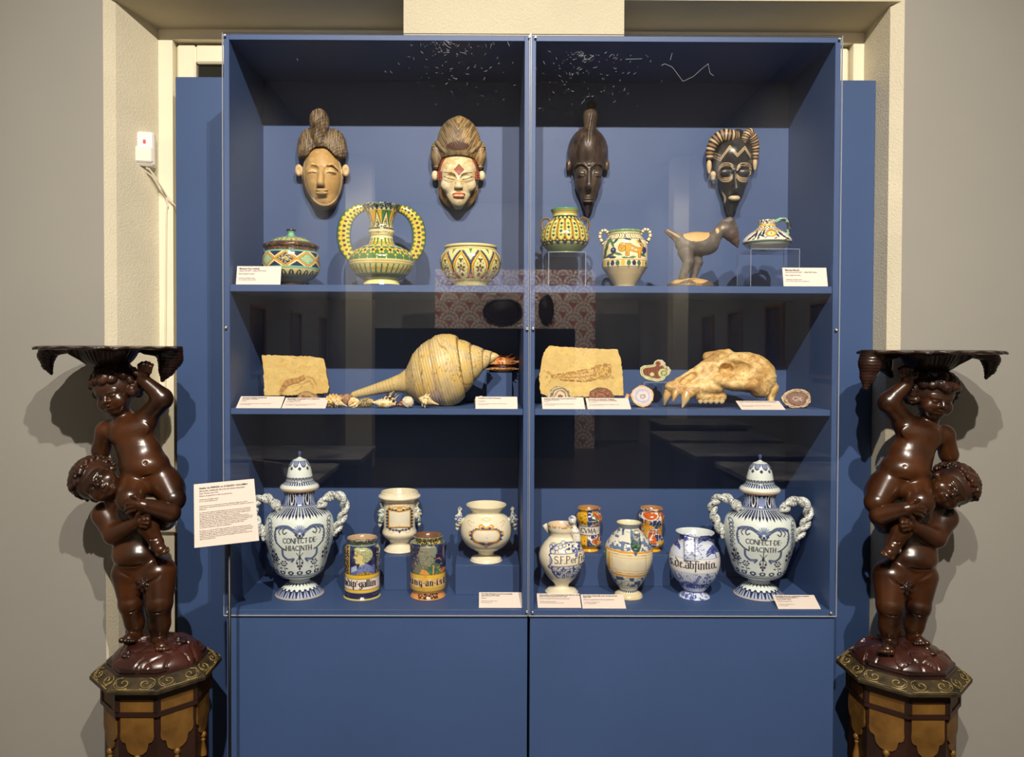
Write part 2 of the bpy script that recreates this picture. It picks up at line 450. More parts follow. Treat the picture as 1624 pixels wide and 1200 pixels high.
# ------------------------------------------------------------------ the two glazed cases and the board behind
CXL, CXR, CXM = -0.7425, 1.009, 0.1262
ZT, ZF = EZ + 0.8975, EZ - 0.739            # top of the case, floor of the showcase
DEP = 0.338
TH = 0.0155
ZS1T, ZS1B = EZ + 0.1912, EZ + 0.1713       # upper shelf
ZS2T, ZS2B = EZ - 0.1627, EZ - 0.1797       # middle shelf
def case(name, x0, x1, label, shelf_x, screws, scratches, seed):
    t = thing(name, label, 'display case', ((x0 + x1) / 2, DEP / 2, 0))
    ox, oy = (x0 + x1) / 2, DEP / 2
    def bx(nm, a, b, c, d, e, f, m_=M_BLUE, bev=0.0008):
        return MB().bbox(a - ox, b - ox, c - oy, d - oy, e, f, bev).build(nm, m_, t)
    bx('side_panel', x0, x0 + TH, 0, DEP, ZF - 0.016, ZT); bx('side_panel', x1 - TH, x1, 0, DEP, ZF - 0.016, ZT)
    bx('top_panel', x0 + TH, x1 - TH, 0, DEP, ZT - TH, ZT)
    bx('showcase_floor', x0 + TH, x1 - TH, 0, DEP, ZF - 0.016, ZF)
    bx('back_panel', x0 + TH, x1 - TH, DEP - 0.006, DEP, ZF, ZT - TH)
    bx('lower_door', x0 + 0.005, x1 - 0.0012, 0.0, 0.018, 0.06, ZF - 0.0165)
    bx('lower_carcass', x0 + 0.006, x1 - 0.002, 0.0185, DEP, 0.0, ZF - 0.0165)
    s0, s1 = shelf_x
    bx('shelf', s0, s1, 0.006, DEP - 0.006, ZS1B, ZS1T); bx('shelf', s0 + 0.001, s1 - 0.001, 0.006, DEP - 0.006, ZS2B, ZS2T)
    # acrylic front sheet with bright cut edges
    gx0, gx1 = x0 - 0.0022, x1 - 0.0006
    if x1 > 0.9: gx0, gx1 = x0 + 0.0006, x1 + 0.0022
    gz0, gz1 = ZF - 0.0165, ZT + 0.002
    v = [(x - ox, y - oy, z) for z in (gz0, gz1) for y in (-0.007, -0.0015) for x in (gx0, gx1)]
    f = [(0, 2, 3, 1), (4, 5, 7, 6), (0, 1, 5, 4), (2, 6, 7, 3), (0, 4, 6, 2), (1, 3, 7, 5)]
    pane = mesh('front_pane', v, f, [M_GLASS, M_EDGE], t, mat_idx=[1, 1, 0, 0, 1, 1])
    e = 0.0012
    mb = MB()
    for (a, b, c, d) in ((gx0, gx1, gz0, gz0 + e), (gx0, gx0 + e, gz0, gz1), (gx1 - e, gx1, gz0, gz1)):
        mb.box(a - ox, b - ox, -0.0072 - oy, -0.0012 - oy, c, d)
    mb.build('polished_edge', M_EDGE, pane)
    for (px, py) in screws:
        q = P(px, py, -0.007)
        mb = MB(); prof = [(0.0038, 0), (0.0040, 0.0012), (0.0032, 0.0026), (0.0014, 0.0030), (0.0012, 0.0018)]
        vv, ff = [], []
        n = 14
        for (r, d) in prof:
            for i in range(n):
                an = 2 * math.pi * i / n; vv.append((q[0] - ox + r * math.cos(an), -0.0072 - d - oy, q[2] + r * math.sin(an)))
        for j in range(len(prof) - 1):
            for i in range(n): ff.append((j * n + i, j * n + (i + 1) % n, (j + 1) * n + (i + 1) % n, (j + 1) * n + i))
        ff.append(tuple((len(prof) - 1) * n + i for i in range(n)))
        mb.add(vv, ff); mb.build('screw', M_STEEL, t, True)
    # fine scratches in the acrylic, coloured pale and clustered to paint the lamp glints
    rnd = random.Random(seed)
    mb = MB()
    def scratch(p0, p1, w_=0.00035):
        a, b = P(*p0, -0.0073), P(*p1, -0.0073)
        d = b - a; nrm = np.array([-d[2], 0, d[0]]); L = np.linalg.norm(nrm)
        if L < 1e-6: return
        nrm = nrm / L * w_
        mb.add([p - np.array([ox, oy, 0]) for p in (a - nrm, a + nrm, b + nrm, b - nrm)], [(0, 1, 2, 3)])
    for (cx_, cy_, n) in scratches[0]:
        for i in range(n):
            an = rnd.uniform(0, 6.28); rr = abs(rnd.gauss(0, 1)); x = cx_ + 75 * rr * math.cos(an); y = cy_ + 62 * abs(rr * math.sin(an))
            if not (gx0 < P(x, y, 0)[0] < gx1) or y < 60: continue
            t_ = math.atan2(y - cy_ + 40, x - cx_) + math.pi / 2 + rnd.gauss(0, 0.5); L = rnd.uniform(0.8, 5.5)
            scratch((x, y), (x + L * math.cos(t_), y + L * math.sin(t_)), rnd.uniform(0.00008, 0.00022))
    for pl in scratches[1]:
        for i in range(len(pl) - 1): scratch(pl[i], pl[i + 1], 0.00024)
    o = mb.build('scratches', mat('scratch_glint', (150, 152, 158), 0.5), pane)
    o['kind'] = 'stuff'
    return t
case('display_case', CXL, CXM - 0.0006, 'blue glazed wall case holding the giant shell and the portrait jars', (-0.7275, 0.1105),
     [(356.5, 56), (840, 58.5), (358.5, 519), (836, 521), (361, 970), (835.7, 969.5)], ([(716, 66, 130)], [[(703, 66), (708, 72), (714, 76)], [(805, 66), (808, 73)], [(706, 64), (714, 71)]]), 3)
case('display_case', CXM + 0.0006, CXR, 'blue glazed wall case holding the bear skull and the fish fossil', (0.1425, 0.9935),
     [(849.5, 59), (1331.5, 61.5), (845.7, 521), (1326, 522.5), (844.8, 970.5), (1318, 971.5)],
     ([(926, 82, 150)], [[(925, 95), (935, 93), (941, 88)], [(1049, 104), (1054, 101), (1066, 106), (1075, 118), (1083, 129), (1100, 121), (1112, 110), (1123, 101), (1126, 116), (1132, 120)], [(1063, 95), (1066, 84)], [(992, 94), (1018, 93)]]), 5)
bp = MB().bbox(-1.0157, 1.2825, DEP + 0.002, DEP + 0.03, 0, EZ + 0.8974, 0.0015).build('backing_board', M_BLUE)
tag(bp, 'wide flat blue board standing behind the two glazed cases', 'panel')

# ---- motion detector and its cable on the plaster reveal
q = P(232, 241, 0.385)
kx = SC(0.36)
t = thing('motion_detector', 'white motion detector with red lamp on the plaster reveal', 'detector', q)
ang = math.radians(14)
def rotz(v, a):
    c, s = math.cos(a), math.sin(a); return [(x * c - y * s, x * s + y * c, z) for x, y, z in v]
mb = MB(); mb.bbox(-16 * kx, 15 * kx, -0.045, 0.0, -26 * kx, 27 * kx, 0.006); mb.v = rotz(mb.v, ang); mb.build('housing', mat('white_plastic', (236, 232, 226), 0.35), t)
mb = MB(); mb.bbox(-13 * kx, 13.5 * kx, -0.053, -0.04, -22 * kx, 3 * kx, 0.005); mb.v = rotz(mb.v, ang); mb.build('lens', mat('lens_plastic', (240, 232, 218), 0.2), t)
mb = MB(); mb.bbox(-1 * kx, 3 * kx, -0.0475, -0.043, 8 * kx, 14 * kx, 0.001); mb.v = rotz(mb.v, ang)
mb.build('red_lamp', mat('red_led', (255, 40, 50), 0.3, emit=1.5), t)
pth = [P(232, 266, 0.345), P(240, 272, 0.36), P(250, 287, 0.38), P(262, 310, 0.405), P(266, 327, 0.412), P(264, 345, 0.412), P(263, 500, 0.412), P(262, 700, 0.412)]
cb = MB().tube(smooth_path(pth, 60), 0.0028, 8).build('detector_cable', mat('cable_white', (224, 214, 194), 0.5), None, True)
tag(cb, 'thin white cable running down from the motion detector', 'cable')
cb = MB().tube(smooth_path([P(236, 267, 0.345), P(252, 290, 0.37), P(266, 312, 0.40), P(282, 330, 0.41)], 30), 0.0022, 8).build('detector_cable', MATS['cable_white'], None, True)
tag(cb, 'short grey-white cable slanting from the motion detector behind the blue board', 'cable')
# ------------------------------------------------------------------ implicit modelling (local axes: x right, y down the photo, d towards the room; photo pixels)
class Sdf:
    EYE = None
    def __init__(s, lo, hi, h):
        s.h = float(h); s.lo = np.array(lo, np.float32); n = np.ceil((np.array(hi) - np.array(lo)) / h).astype(int) + 1
        s.ax = [s.lo[i] + h * np.arange(n[i], dtype=np.float32) for i in range(3)]
        s.F = np.full(tuple(n), 50.0, np.float32)
        s.eye = Sdf.EYE                       # (x, y) pixel of the eye when points are given as seen in the photograph
    def fix(s, p):
        p = np.array(p, float)
        if s.eye is None: return p
        w = 1 + p[2] / FPX
        return np.array([s.eye[0] + (p[0] - s.eye[0]) / w, s.eye[1] + (p[1] - s.eye[1]) / w, p[2]])
    def _sub(s, lo, hi):
        sl = []
        for i in range(3):
            a = max(0, int((lo[i] - s.lo[i]) / s.h)); b = min(len(s.ax[i]), int((hi[i] - s.lo[i]) / s.h) + 2)
            if b <= a: return None
            sl.append(slice(a, b))
        return tuple(sl)
    def _put(s, sl, d, k, op):
        F = s.F[sl]
        if op == 'u':
            if k <= 0: s.F[sl] = np.minimum(F, d)
            else:
                h = np.maximum(k - np.abs(F - d), 0) / k
                s.F[sl] = np.minimum(F, d) - h * h * k * 0.25
        else:
            d = -d
            if k <= 0: s.F[sl] = np.maximum(F, d)
            else:
                h = np.maximum(k - np.abs(F - d), 0) / k
                s.F[sl] = np.maximum(F, d) + h * h * k * 0.25
        return s
    def ell(s, c, r, k=3.0, op='u', M=None):
        c = s.fix(c); r = np.array(r if np.ndim(r) else (r, r, r), float)
        R = r.max() + k + 3 * s.h if M is not None else r + k + 3 * s.h
        sl = s._sub(c - R, c + R)
        if sl is None: return s
        x = s.ax[0][sl[0]][:, None, None] - c[0]; y = s.ax[1][sl[1]][None, :, None] - c[1]; z = s.ax[2][sl[2]][None, None, :] - c[2]
        if M is not None:
            M = np.asarray(M)
            x, y, z = (M[0, 0] * x + M[1, 0] * y + M[2, 0] * z, M[0, 1] * x + M[1, 1] * y + M[2, 1] * z, M[0, 2] * x + M[1, 2] * y + M[2, 2] * z)
        k0 = np.sqrt((x / r[0]) ** 2 + (y / r[1]) ** 2 + (z / r[2]) ** 2)
        k1 = np.sqrt((x / r[0] ** 2) ** 2 + (y / r[1] ** 2) ** 2 + (z / r[2] ** 2) ** 2) + 1e-6
        return s._put(sl, (k0 * (k0 - 1) / k1).astype(np.float32), k, op)
    def cap(s, a, b, ra, rb=None, k=3.0, op='u'):
        a = s.fix(a); b = s.fix(b); rb = ra if rb is None else rb
        m = max(ra, rb) + k + 3 * s.h
        sl = s._sub(np.minimum(a, b) - m, np.maximum(a, b) + m)
        if sl is None: return s
        x = s.ax[0][sl[0]][:, None, None]; y = s.ax[1][sl[1]][None, :, None]; z = s.ax[2][sl[2]][None, None, :]
        ba = b - a; L2 = float(ba @ ba) + 1e-9
        t = np.clip(((x - a[0]) * ba[0] + (y - a[1]) * ba[1] + (z - a[2]) * ba[2]) / L2, 0, 1)
        d = np.sqrt((x - a[0] - ba[0] * t) ** 2 + (y - a[1] - ba[1] * t) ** 2 + (z - a[2] - ba[2] * t) ** 2) - (ra + (rb - ra) * t)
        return s._put(sl, d.astype(np.float32), k, op)
    def path(s, pts, rs, k=2.0, op='u'):
        rs = np.broadcast_to(np.asarray(rs, float), (len(pts),))
        for i in range(len(pts) - 1): s.cap(pts[i], pts[i + 1], rs[i], rs[i + 1], k, op)
        return s
    def fn(s, f):
        s.F = f(s.F, s.ax[0][:, None, None], s.ax[1][None, :, None], s.ax[2][None, None, :]).astype(np.float32); return s
    def cut_below(s, dmin):
        s.F = np.maximum(s.F, (dmin - s.ax[2])[None, None, :]); return s
    def mesh(s):
        F = s.F; nx, ny, nz = F.shape
        F = np.where(F == 0, 1e-4, F); S = F < 0
        cnt = np.zeros((nx - 1, ny - 1, nz - 1), np.int8)
        cor = [(i, j, k) for i in (0, 1) for j in (0, 1) for k in (0, 1)]
        for (i, j, k) in cor: cnt += S[i:nx - 1 + i, j:ny - 1 + j, k:nz - 1 + k]
        act = (cnt > 0) & (cnt < 8)
        I = np.argwhere(act); idx = np.full(act.shape, -1, np.int64); idx[act] = np.arange(len(I))
        pos = np.zeros((len(I), 3)); num = np.zeros(len(I))
        val = {c: F[I[:, 0] + c[0], I[:, 1] + c[1], I[:, 2] + c[2]] for c in cor}
        for a in cor:
            for ax in range(3):
                if a[ax]: continue
                b = list(a); b[ax] = 1; b = tuple(b)
                fa, fb = val[a], val[b]; mk = (fa < 0) != (fb < 0)
                t = np.where(mk, fa / np.where(mk, fa - fb, 1), 0)
                p = np.array(a, float)[None, :].repeat(len(I), 0); p[:, ax] += t
                pos[mk] += p[mk]; num += mk
        pos = (pos / num[:, None] + I) * s.h + s.lo
        fs = []
        for ax in range(3):
            o = [q for q in range(3) if q != ax]
            sl0 = [slice(1, -1)] * 3; sl1 = [slice(1, -1)] * 3
            sl0[ax] = slice(0, -1); sl1[ax] = slice(1, None)
            a, b = S[tuple(sl0)], S[tuple(sl1)]
            E = np.argwhere(a != b)
            if len(E) == 0: continue
            E[:, o[0]] += 1; E[:, o[1]] += 1
            sg = S[E[:, 0], E[:, 1], E[:, 2]]
            q = []
            for (u, v) in ((-1, -1), (0, -1), (0, 0), (-1, 0)):
                c = E.copy(); c[:, o[0]] += u; c[:, o[1]] += v
                q.append(idx[c[:, 0], c[:, 1], c[:, 2]])
            q = np.stack(q, 1)
            flip = sg if ax != 1 else ~sg
            q[~flip] = q[~flip][:, ::-1]
            fs.append(q)
        f = np.concatenate(fs); f = f[(f >= 0).all(1)]
        return pos, f

def unfix(pts, eye):
    """points given as seen in the photograph plus their depth -> true pixel-space points"""
    p = np.array(pts, float); w = 1 + p[:, 2] / FPX
    return np.stack([eye[0] + (p[:, 0] - eye[0]) / w, eye[1] + (p[:, 1] - eye[1]) / w, p[:, 2]], 1)

def rot3(yaw=0, pitch=0, roll=0):
    """local head axes -> (x, y down, d) axes; degrees. roll>0 turns clockwise in the photo, yaw>0 looks to the right, pitch>0 looks down"""
    a, b, c = map(math.radians, (yaw, pitch, roll))
    Ry = np.array([[math.cos(a), 0, math.sin(a)], [0, 1, 0], [-math.sin(a), 0, math.cos(a)]])
    Rx = np.array([[1, 0, 0], [0, math.cos(b), math.sin(b)], [0, -math.sin(b), math.cos(b)]])
    Rz = np.array([[math.cos(c), -math.sin(c), 0], [math.sin(c), math.cos(c), 0], [0, 0, 1]])
    return Rz @ Ry @ Rx

def to_world(v, org, s, mirror=1, ref=(0, 0)):
    """pixel space (x, y, d) -> metres relative to the thing's origin at pixel ref"""
    v = np.asarray(v, float)
    return np.stack([(v[:, 0] - ref[0]) * s * mirror, -v[:, 2] * s, -(v[:, 1] - ref[1]) * s], 1)

def sdf_obj(name, S, material, parent, s, ref, mirror=1, col=None, smooth=True):
    v, f = S.mesh()
    # outward winding for the (x, -d, -y) axes
    if mirror > 0: f = f[:, ::-1]
    c = None
    if col is not None:
        va = v
        if S.eye is not None:                  # colour patterns are laid out as seen from the front
            w = (1 + v[:, 2] / FPX)[:, None]; e = np.array([S.eye]); va = np.concatenate([e + (v[:, :2] - e) * w, v[:, 2:]], 1)
        c = col(va)
    return mesh(name, to_world(v, None, s, mirror, ref), f, material, parent, smooth, c)
# ------------------------------------------------------------------ the two carved torcheres
M_WOOD = mat('mahogany_carving', (26, 14, 8), 0.29, col2=(74, 40, 17), vscale=9, bump=0.08, bscale=70, coat=0.2)
M_WOODD = mat('dark_carving', (26, 15, 12), 0.34, col2=(50, 28, 20), vscale=9, bump=0.15, bscale=70, coat=0.2)
M_HAIR = mat('carved_hair', (30, 17, 12), 0.36, col2=(66, 38, 24), vscale=12, bump=0.25, bscale=140)
M_ROCK = mat('rock_carving', (44, 21, 17), 0.32, col2=(72, 36, 27), vscale=10, bump=0.2, bscale=40, coat=0.2)
M_GOLD = mat('worn_gilding', (96, 66, 26), 0.5, metal=0.2, col2=(140, 100, 44), vscale=14, bump=0.4, bscale=45)
M_SCROLL = mat('gilt_scroll', (92, 78, 48), 0.4, metal=0.2, col2=(150, 130, 84), vscale=40)
M_GILTC = mat('tarnished_gilt_carving', (34, 30, 21), 0.45, metal=0.2, col2=(78, 66, 42), vscale=30, bump=0.3, bscale=60)
M_EBON = mat('dark_cabinet_wood', (36, 22, 17), 0.4, col2=(52, 30, 22), vscale=10)

def carve_head(S, c, M, sc=1.0):
    c = S.fix(c); S.eye = None
    def L(p): return np.array(c) + M @ (np.array(p, float) * sc)
    def E(p, r, k=3, op='u'): S.ell(L(p), np.array(r, float) * sc, k * sc, op, M)
    def K(a, b, ra, rb, k=2, op='u'): S.cap(L(a), L(b), ra * sc, rb * sc, k * sc, op)
    E((0, -7, -5), (25, 25, 27), 2)
    E((0, 7, 5), (21.5, 23, 21), 6)
    for q in (-1, 1):
        E((q * 11.5, 10.5, 14), (10.5, 10, 9.5), 5)
        E((q * 25, 4, -3), (3.2, 6.5, 5), 2)
    E((0, -7, 15), (19, 9, 9), 4)
    E((0, 23, 14), (7.5, 6, 6.5), 4)
    E((0, 15.5, 20), (8, 6, 5), 3)
    for q in (-1, 1):
        E((q * 9.3, 0.3, 26), (6.6, 3.9, 5.0), 2.2, 's')
        E((q * 9.2, 0.8, 20.6), (4.9, 3.5, 3.4), 0.8)
        K((q * 4.2, -4.6, 24.2), (q * 14.5, -4.4, 20.5), 1.7, 1.3, 2)
        K((q * 4.6, -0.8, 23.6), (q * 13.6, -0.6, 20.8), 0.9, 0.7, 0.8)
    K((0, -3, 23.5), (0, 5.5, 27.6), 2.5, 3.6, 3)
    for q in (-1, 1): E((q * 3.6, 6.6, 25.2), (2.5, 2.2, 2.6), 1.5)
    K((-5.6, 14.2, 23.2), (0, 12.9, 25.4), 1.2, 1.9, 1.5); K((5.6, 14.2, 23.2), (0, 12.9, 25.4), 1.2, 1.9, 1.5)
    K((-4.6, 16.9, 23.2), (4.6, 16.9, 23.2), 1.9, 1.9, 1.5)
    E((0, 15.0, 26.5), (5.6, 0.75, 3.2), 0.8, 's')

def carve_hair(S, c, M, sc, style, seed):
    rnd = random.Random(seed)
    c = S.fix(c); S.eye = None
    def L(p): return np.array(c) + M @ (np.array(p, float) * sc)
    S.ell(L((0, -9, -7)), np.array((26.5, 25.5, 28)) * sc, 2, 'u', M)
    if style == 'curls':
        for i in range(330):
            a = rnd.uniform(0, 2 * math.pi); z = rnd.uniform(-1, 1); r = math.sqrt(1 - z * z)
            p = np.array([r * math.cos(a), z, r * math.sin(a)])         # y down
            if p[2] > 0.35 and p[1] > -0.42: continue
            if p[1] > 0.62: continue
            if p[2] > 0.3 and p[1] > 0.0: continue
            q = p * np.array((28, 27, 30)) + np.array((0, -7, -6))
            rr = rnd.uniform(4.5, 7.5)
            S.ell(L(q), rr * sc, 1.2)
            # small curl groove
            t = np.cross(p, [rnd.uniform(-1, 1), rnd.uniform(-1, 1), rnd.uniform(-1, 1)]); t /= np.linalg.norm(t) + 1e-6
            S.cap(L(q + p * rr - t * 3), L(q + p * rr * 1.02 + t * 3), 1.0 * sc, 1.0 * sc, 0.8, 's')
    else:
        for i in range(96):
            az = 2 * math.pi * i / 96 * 3 + rnd.uniform(-0.1, 0.1)
            el0 = rnd.uniform(0.05, 0.5); pts = []; rs = []
            for j in range(8):
                el = el0 + j * 0.21
                if el > 2.25: break
                aa = az + 0.22 * math.sin(j * 1.3 + i) + 0.15 * j
                p = np.array([math.sin(el) * math.cos(aa), -math.cos(el), math.sin(el) * math.sin(aa)])
                if p[2] > 0.25 and p[1] > -0.5: break
                if p[1] > 0.55: break
                w = 1.0 + 0.06 * math.sin(j * 2.1 + i * 0.7)
                pts.append(L(p * np.array((29, 28, 31)) * w + np.array((0, -8, -7)))); rs.append((3.6 - 0.25 * j) * sc)
            if len(pts) > 1: S.path(pts, rs, 0.8)

def carve_hand(S, wrist, palm, dirs, thumb, sc=1.0, k=1.6, r=3.0):
    """wrist -> palm centre; dirs: four lists of knuckle points; thumb: list of points"""
    S.cap(wrist, palm, 8 * sc, 8.5 * sc, 3)
    S.ell(palm, np.array((9, 9, 7)) * sc, 3)
    for d in dirs: S.path(d, np.linspace(r * 1.12, r * 0.85, len(d)) * sc, k)
    S.path(thumb, np.linspace(r * 1.25, r, len(thumb)) * sc, k)

def carve_foot(S, ankle, heel, ball, toe_dir, side, sc=1.0):
    ankle, heel, ball, toe_dir, side = map(lambda q: np.array(q, float), (ankle, heel, ball, toe_dir, side))
    S.cap(ankle, ball, 9 * sc, 8.5 * sc, 4); S.cap(heel, ball, 8 * sc, 8 * sc, 4); S.cap(ankle, heel, 9 * sc, 8 * sc, 4)
    for i, (o, L, r) in enumerate(((-8, 9.5, 4.4), (-1.6, 9.5, 3.1), (3.4, 8.5, 2.9), (7.9, 7.0, 2.7), (12, 5.0, 2.5))):
        b = ball + side * o * sc
        S.cap(b, b + toe_dir * L * sc, r * sc * 0.95, r * sc * 0.8, 0.4)
        S.ell(b + toe_dir * (L + 1.0) * sc, r * 0.98 * sc, 0.3)

def torchere(label, base_px, mirror, Yc, variant):
    sx = SC(Yc)
    base = P(base_px[0], base_px[1], Yc)
    t = thing('carved_torchere', label, 'torchere', (base[0], Yc, 0.0))
    zb = base[2]                                   # height of the top edge of the pedestal
    REF = (250.0 if variant == 0 else 232.0, 1045.0)     # figures
    BREF = (250.0, 1045.0)                                # pedestal
    TX = 0 if variant == 0 else 20
    def off(o):                                    # children live in the frame of the pedestal top
        o.location = (0, 0, zb); return o
    mr = mirror
    V = 1.25
    EYE = (770, 560) if variant == 0 else (893, 560)
    # ---- upper child
    S = Sdf((130, 556, -62), (306, 894, 74), V); S.eye = EYE
    hc = (184, 621, 8) if variant == 0 else (188, 622, 8)
    hM = rot3(-8, 10, -14) if variant == 0 else rot3(-2, 12, -6)
    S.cap((190, 646, 0), (200, 664, -4), 14, 17, 6)                  # neck
    S.ell((209, 682, 0), (36, 27, 25), 8, 'u', rot3(0, 0, -12))      # chest
    for q in ((196, 684, 16), (225, 676, 16)): S.ell(q, (14, 10, 4), 9)
    S.ell((222, 712, 2), (34, 30, 26), 10)
    S.ell((231, 735, 6), (38, 27, 31), 9)                            # belly
    S.ell((231, 731, 37), (3.4, 4, 5), 2, 's')                 # navel
    S.cap((204, 758, 31), (262, 749, 28), 1.4, 1.4, 3, 's')          # belly fold
    S.ell((240, 762, -2), (38, 24, 27), 9)                           # hips
    # raised arm
    S.ell((234, 664, -2), (18, 17, 17), 7)
    S.cap((232, 661, -2), (259, 632, 4), 16, 15, 6)
    S.ell((258, 630, 4), (17, 16, 15), 5)
    S.cap((258, 626, 4), (229, 600, 14), 14.5, 9.5, 5)
    S.cap((236, 611, 24.5), (246, 600, 22), 1.0, 1.0, 1.6, 's')
    carve_hand(S, (228, 598, 15), (231, 589, 17),
               [[(224, 586, 22), (223, 577, 26), (228, 572.5, 22)], [(229, 585, 24), (229, 575, 28), (234, 571.5, 24)], [(234.5, 586, 24), (235.5, 576, 27.5), (239, 573, 23)], [(239.5, 588, 22), (241.5, 579, 25), (244, 576, 21)]],
               [(226, 594, 20), (217, 589, 23), (214.5, 582, 22)], 0.95)
    # lowered arm
    S.ell((172, 681, -4), (17, 17, 16), 7)
    S.cap((170, 682, -4), (162, 712, -8), 15.5, 14, 6)
    S.cap((162, 712, -8), (158, 738, -26), 13, 9, 5)
    # thighs and legs
    S.ell((272, 775, -2), (22, 28, 26), 9)
    S.cap((262, 760, 4), (276, 788, 18), 24, 19, 7)
    S.cap((276, 792, 14), (262, 826, -20), 17, 12, 5)
    S.cap((216, 764, 12), (208, 787, 40), 25, 20, 7)                 # near thigh, knee towards the room
    S.ell((207, 788, 42), (20, 19, 17), 5)
    S.cap((212, 795, 40), (236, 832, 32), 17, 15.5, 5)
    S.cap((236, 832, 32), (249, 857, 30), 15, 10.5, 4)
    S.cap((240, 853, 41), (258, 850, 38), 1.0, 1.0, 2, 's')
    carve_foot(S, (250, 858, 30), (246, 864, 22), (256, 869, 38), (0.28, 0.62, 0.5), (0.95, -0.2, 0.0), 0.95)
    carve_head(S, hc, hM, 1.08)
    off(sdf_obj('upper_putto', S, M_WOOD, t, sx, REF, mr)); up = t.children[-1]
    S = Sdf((120, 566, -66), (246, 690, 66), V); S.eye = EYE
    carve_hair(S, hc, hM, 1.22, 'curls', 4 + variant)
    sdf_obj('hair', S, M_HAIR, up, sx, REF, mr)
    # ---- lower child
    S = Sdf((116, 712, -62), (312, 1045, 78), V); S.eye = EYE
    lc = (160, 763, 20) if variant == 0 else (162, 768, 20)
    lM = rot3(12, 6, -64) if variant == 0 else rot3(4, 10, -64)
    S.cap((182, 786, 6), (196, 808, 0), 15, 18, 6)
    S.ell((208, 826, 0), (38, 28, 25), 8)
    S.ell((213, 852, 0), (35, 28, 25), 9)
    S.ell((216, 877, 4), (36, 25, 29), 9)
    S.ell((226, 877, 32.5), (3.4, 4, 5), 2, 's')
    S.cap((190, 896, 27), (248, 896, 27), 1.6, 1.6, 3, 's')
    S.ell((227, 905, -3), (45, 23, 27), 9)
    # arms hugging the other child's legs
    S.ell((168, 813, 2), (20, 20, 19), 7)
    S.cap((167, 815, 3), (182, 845, 18), 18, 16, 6)
    S.cap((182, 846, 20), (215, 828, 44), 15, 10, 5)
    carve_hand(S, (214, 829, 44), (223, 823, 48), [[(228, 816, 52), (235, 815, 52), (239, 820, 48)], [(229, 821, 54), (237, 821, 53), (240, 826, 48)], [(229, 826, 54), (236, 827, 53), (239, 831, 47)], [(226, 831, 52), (233, 832, 51), (235, 836, 46)]],
               [(219, 819, 53), (221, 812, 56), (226, 808.5, 56)], 0.95)
    S.ell((262, 822, -10), (17, 17, 17), 6)
    S.cap((262, 822, -8), (272, 812, 22), 15, 15, 6)
    S.cap((270, 808, 28), (232, 799, 54), 16, 10.5, 5)
    carve_hand(S, (232, 799, 55), (221, 796, 59), [[(214, 790, 62), (206, 790, 62), (201, 793, 58)], [(213, 795, 64), (204, 796, 63), (199, 799, 58)], [(213, 800, 64), (205, 802, 62), (200.5, 805, 57)], [(216, 805, 62), (208, 808, 60), (204, 811, 56)]],
               [(223, 790, 62), (217, 785, 64), (211, 784, 63)], 0.95)
    # legs
    S.cap((205, 908, 0), (208, 950, 6), 26, 19, 8); S.ell((208, 957, 8), (18.5, 15, 18), 5)
    S.cap((209, 962, 4), (214, 985, -2), 17.5, 15.5, 5); S.cap((214, 985, -2), (215, 1004, -4), 15, 11, 4)
    S.cap((200, 969, 21), (218, 969, 20), 1.2, 1.2, 2.5, 's')
    S.cap((252, 908, 4), (253, 950, 16), 28, 21, 8); S.ell((252, 957, 18), (20, 16, 19), 5)
    S.cap((252, 962, 14), (253, 988, 10), 19, 17, 5); S.cap((253, 988, 10), (252, 1012, 8), 16.5, 12, 4)
    S.cap((242, 970, 33), (262, 970, 32), 1.2, 1.2, 2.5, 's')
    S.ell((228, 920, 22), (9, 7, 8), 5)
    S.cap((229, 926, 30), (233, 992, 22), 3.2, 3.2, 3, 's'); S.cap((229, 926, 16), (233, 992, 8), 2.4, 2.6, 3, 's')
    S.cap((186, 902, 26), (222, 923, 28), 1.6, 1.4, 3, 's'); S.cap((272, 898, 30), (236, 923, 30), 1.6, 1.4, 3, 's')
    carve_foot(S, (214, 1006, -2), (218, 1012, -10), (204, 1013, 14), (-0.42, 0.25, 0.86), (0.9, 0.1, 0.4), 1.0)
    carve_foot(S, (252, 1014, 12), (250, 1022, 2), (257, 1025, 29), (0.15, 0.3, 0.93), (0.97, 0.0, -0.15), 1.05)
    carve_head(S, lc, lM, 1.1)
    lo = off(sdf_obj('lower_putto', S, M_WOOD, t, sx, REF, mr))
    S = Sdf((84, 694, -66), (224, 830, 78), V); S.eye = EYE
    carve_hair(S, lc, lM, 1.2, 'strands', 11 + variant)
    sdf_obj('hair', S, M_HAIR, lo, sx, REF, mr)
    # carved leaf
    S = Sdf((222, 892, 14), (264, 936, 48), 0.9); S.eye = EYE
    for i in range(7):
        a = math.radians(-150 + i * 50); S.cap((228, 924, 31), (228 + 9 * math.cos(a), 926 + 10 * math.sin(a), 32), 4.0, 2.2, 1.0)
    S.ell((228, 925, 34), (4, 5, 4), 1)
    sdf_obj('carved_leaf', S, M_WOODD, lo, sx, REF, mr)
    # ---- shell tray
    S = Sdf((58, 538, -112), (296, 616, 112), 1.5)
    def disc(F, x, y, d):
        a = np.arctan2(d, x - 176); r = np.sqrt((x - 176) ** 2 + (d / 0.92) ** 2)
        R = 106 * (1 + 0.014 * np.sin(20 * a) + 0.012 * np.sin(7 * a + 1))
        yy = y - (549.5 + 0.9 * np.sin(20 * a) * (r / 106) ** 4 + 2.0 * ((r / 106) ** 2 - 0.6))
        return np.maximum(np.abs(yy) - 3.2 + 1.2 * np.clip(r / 106, 0, 1) ** 4, (r - R) * 0.8)
    S.fn(disc)
    S.ell((173, 548, 0), (46, 37, 42), 9)
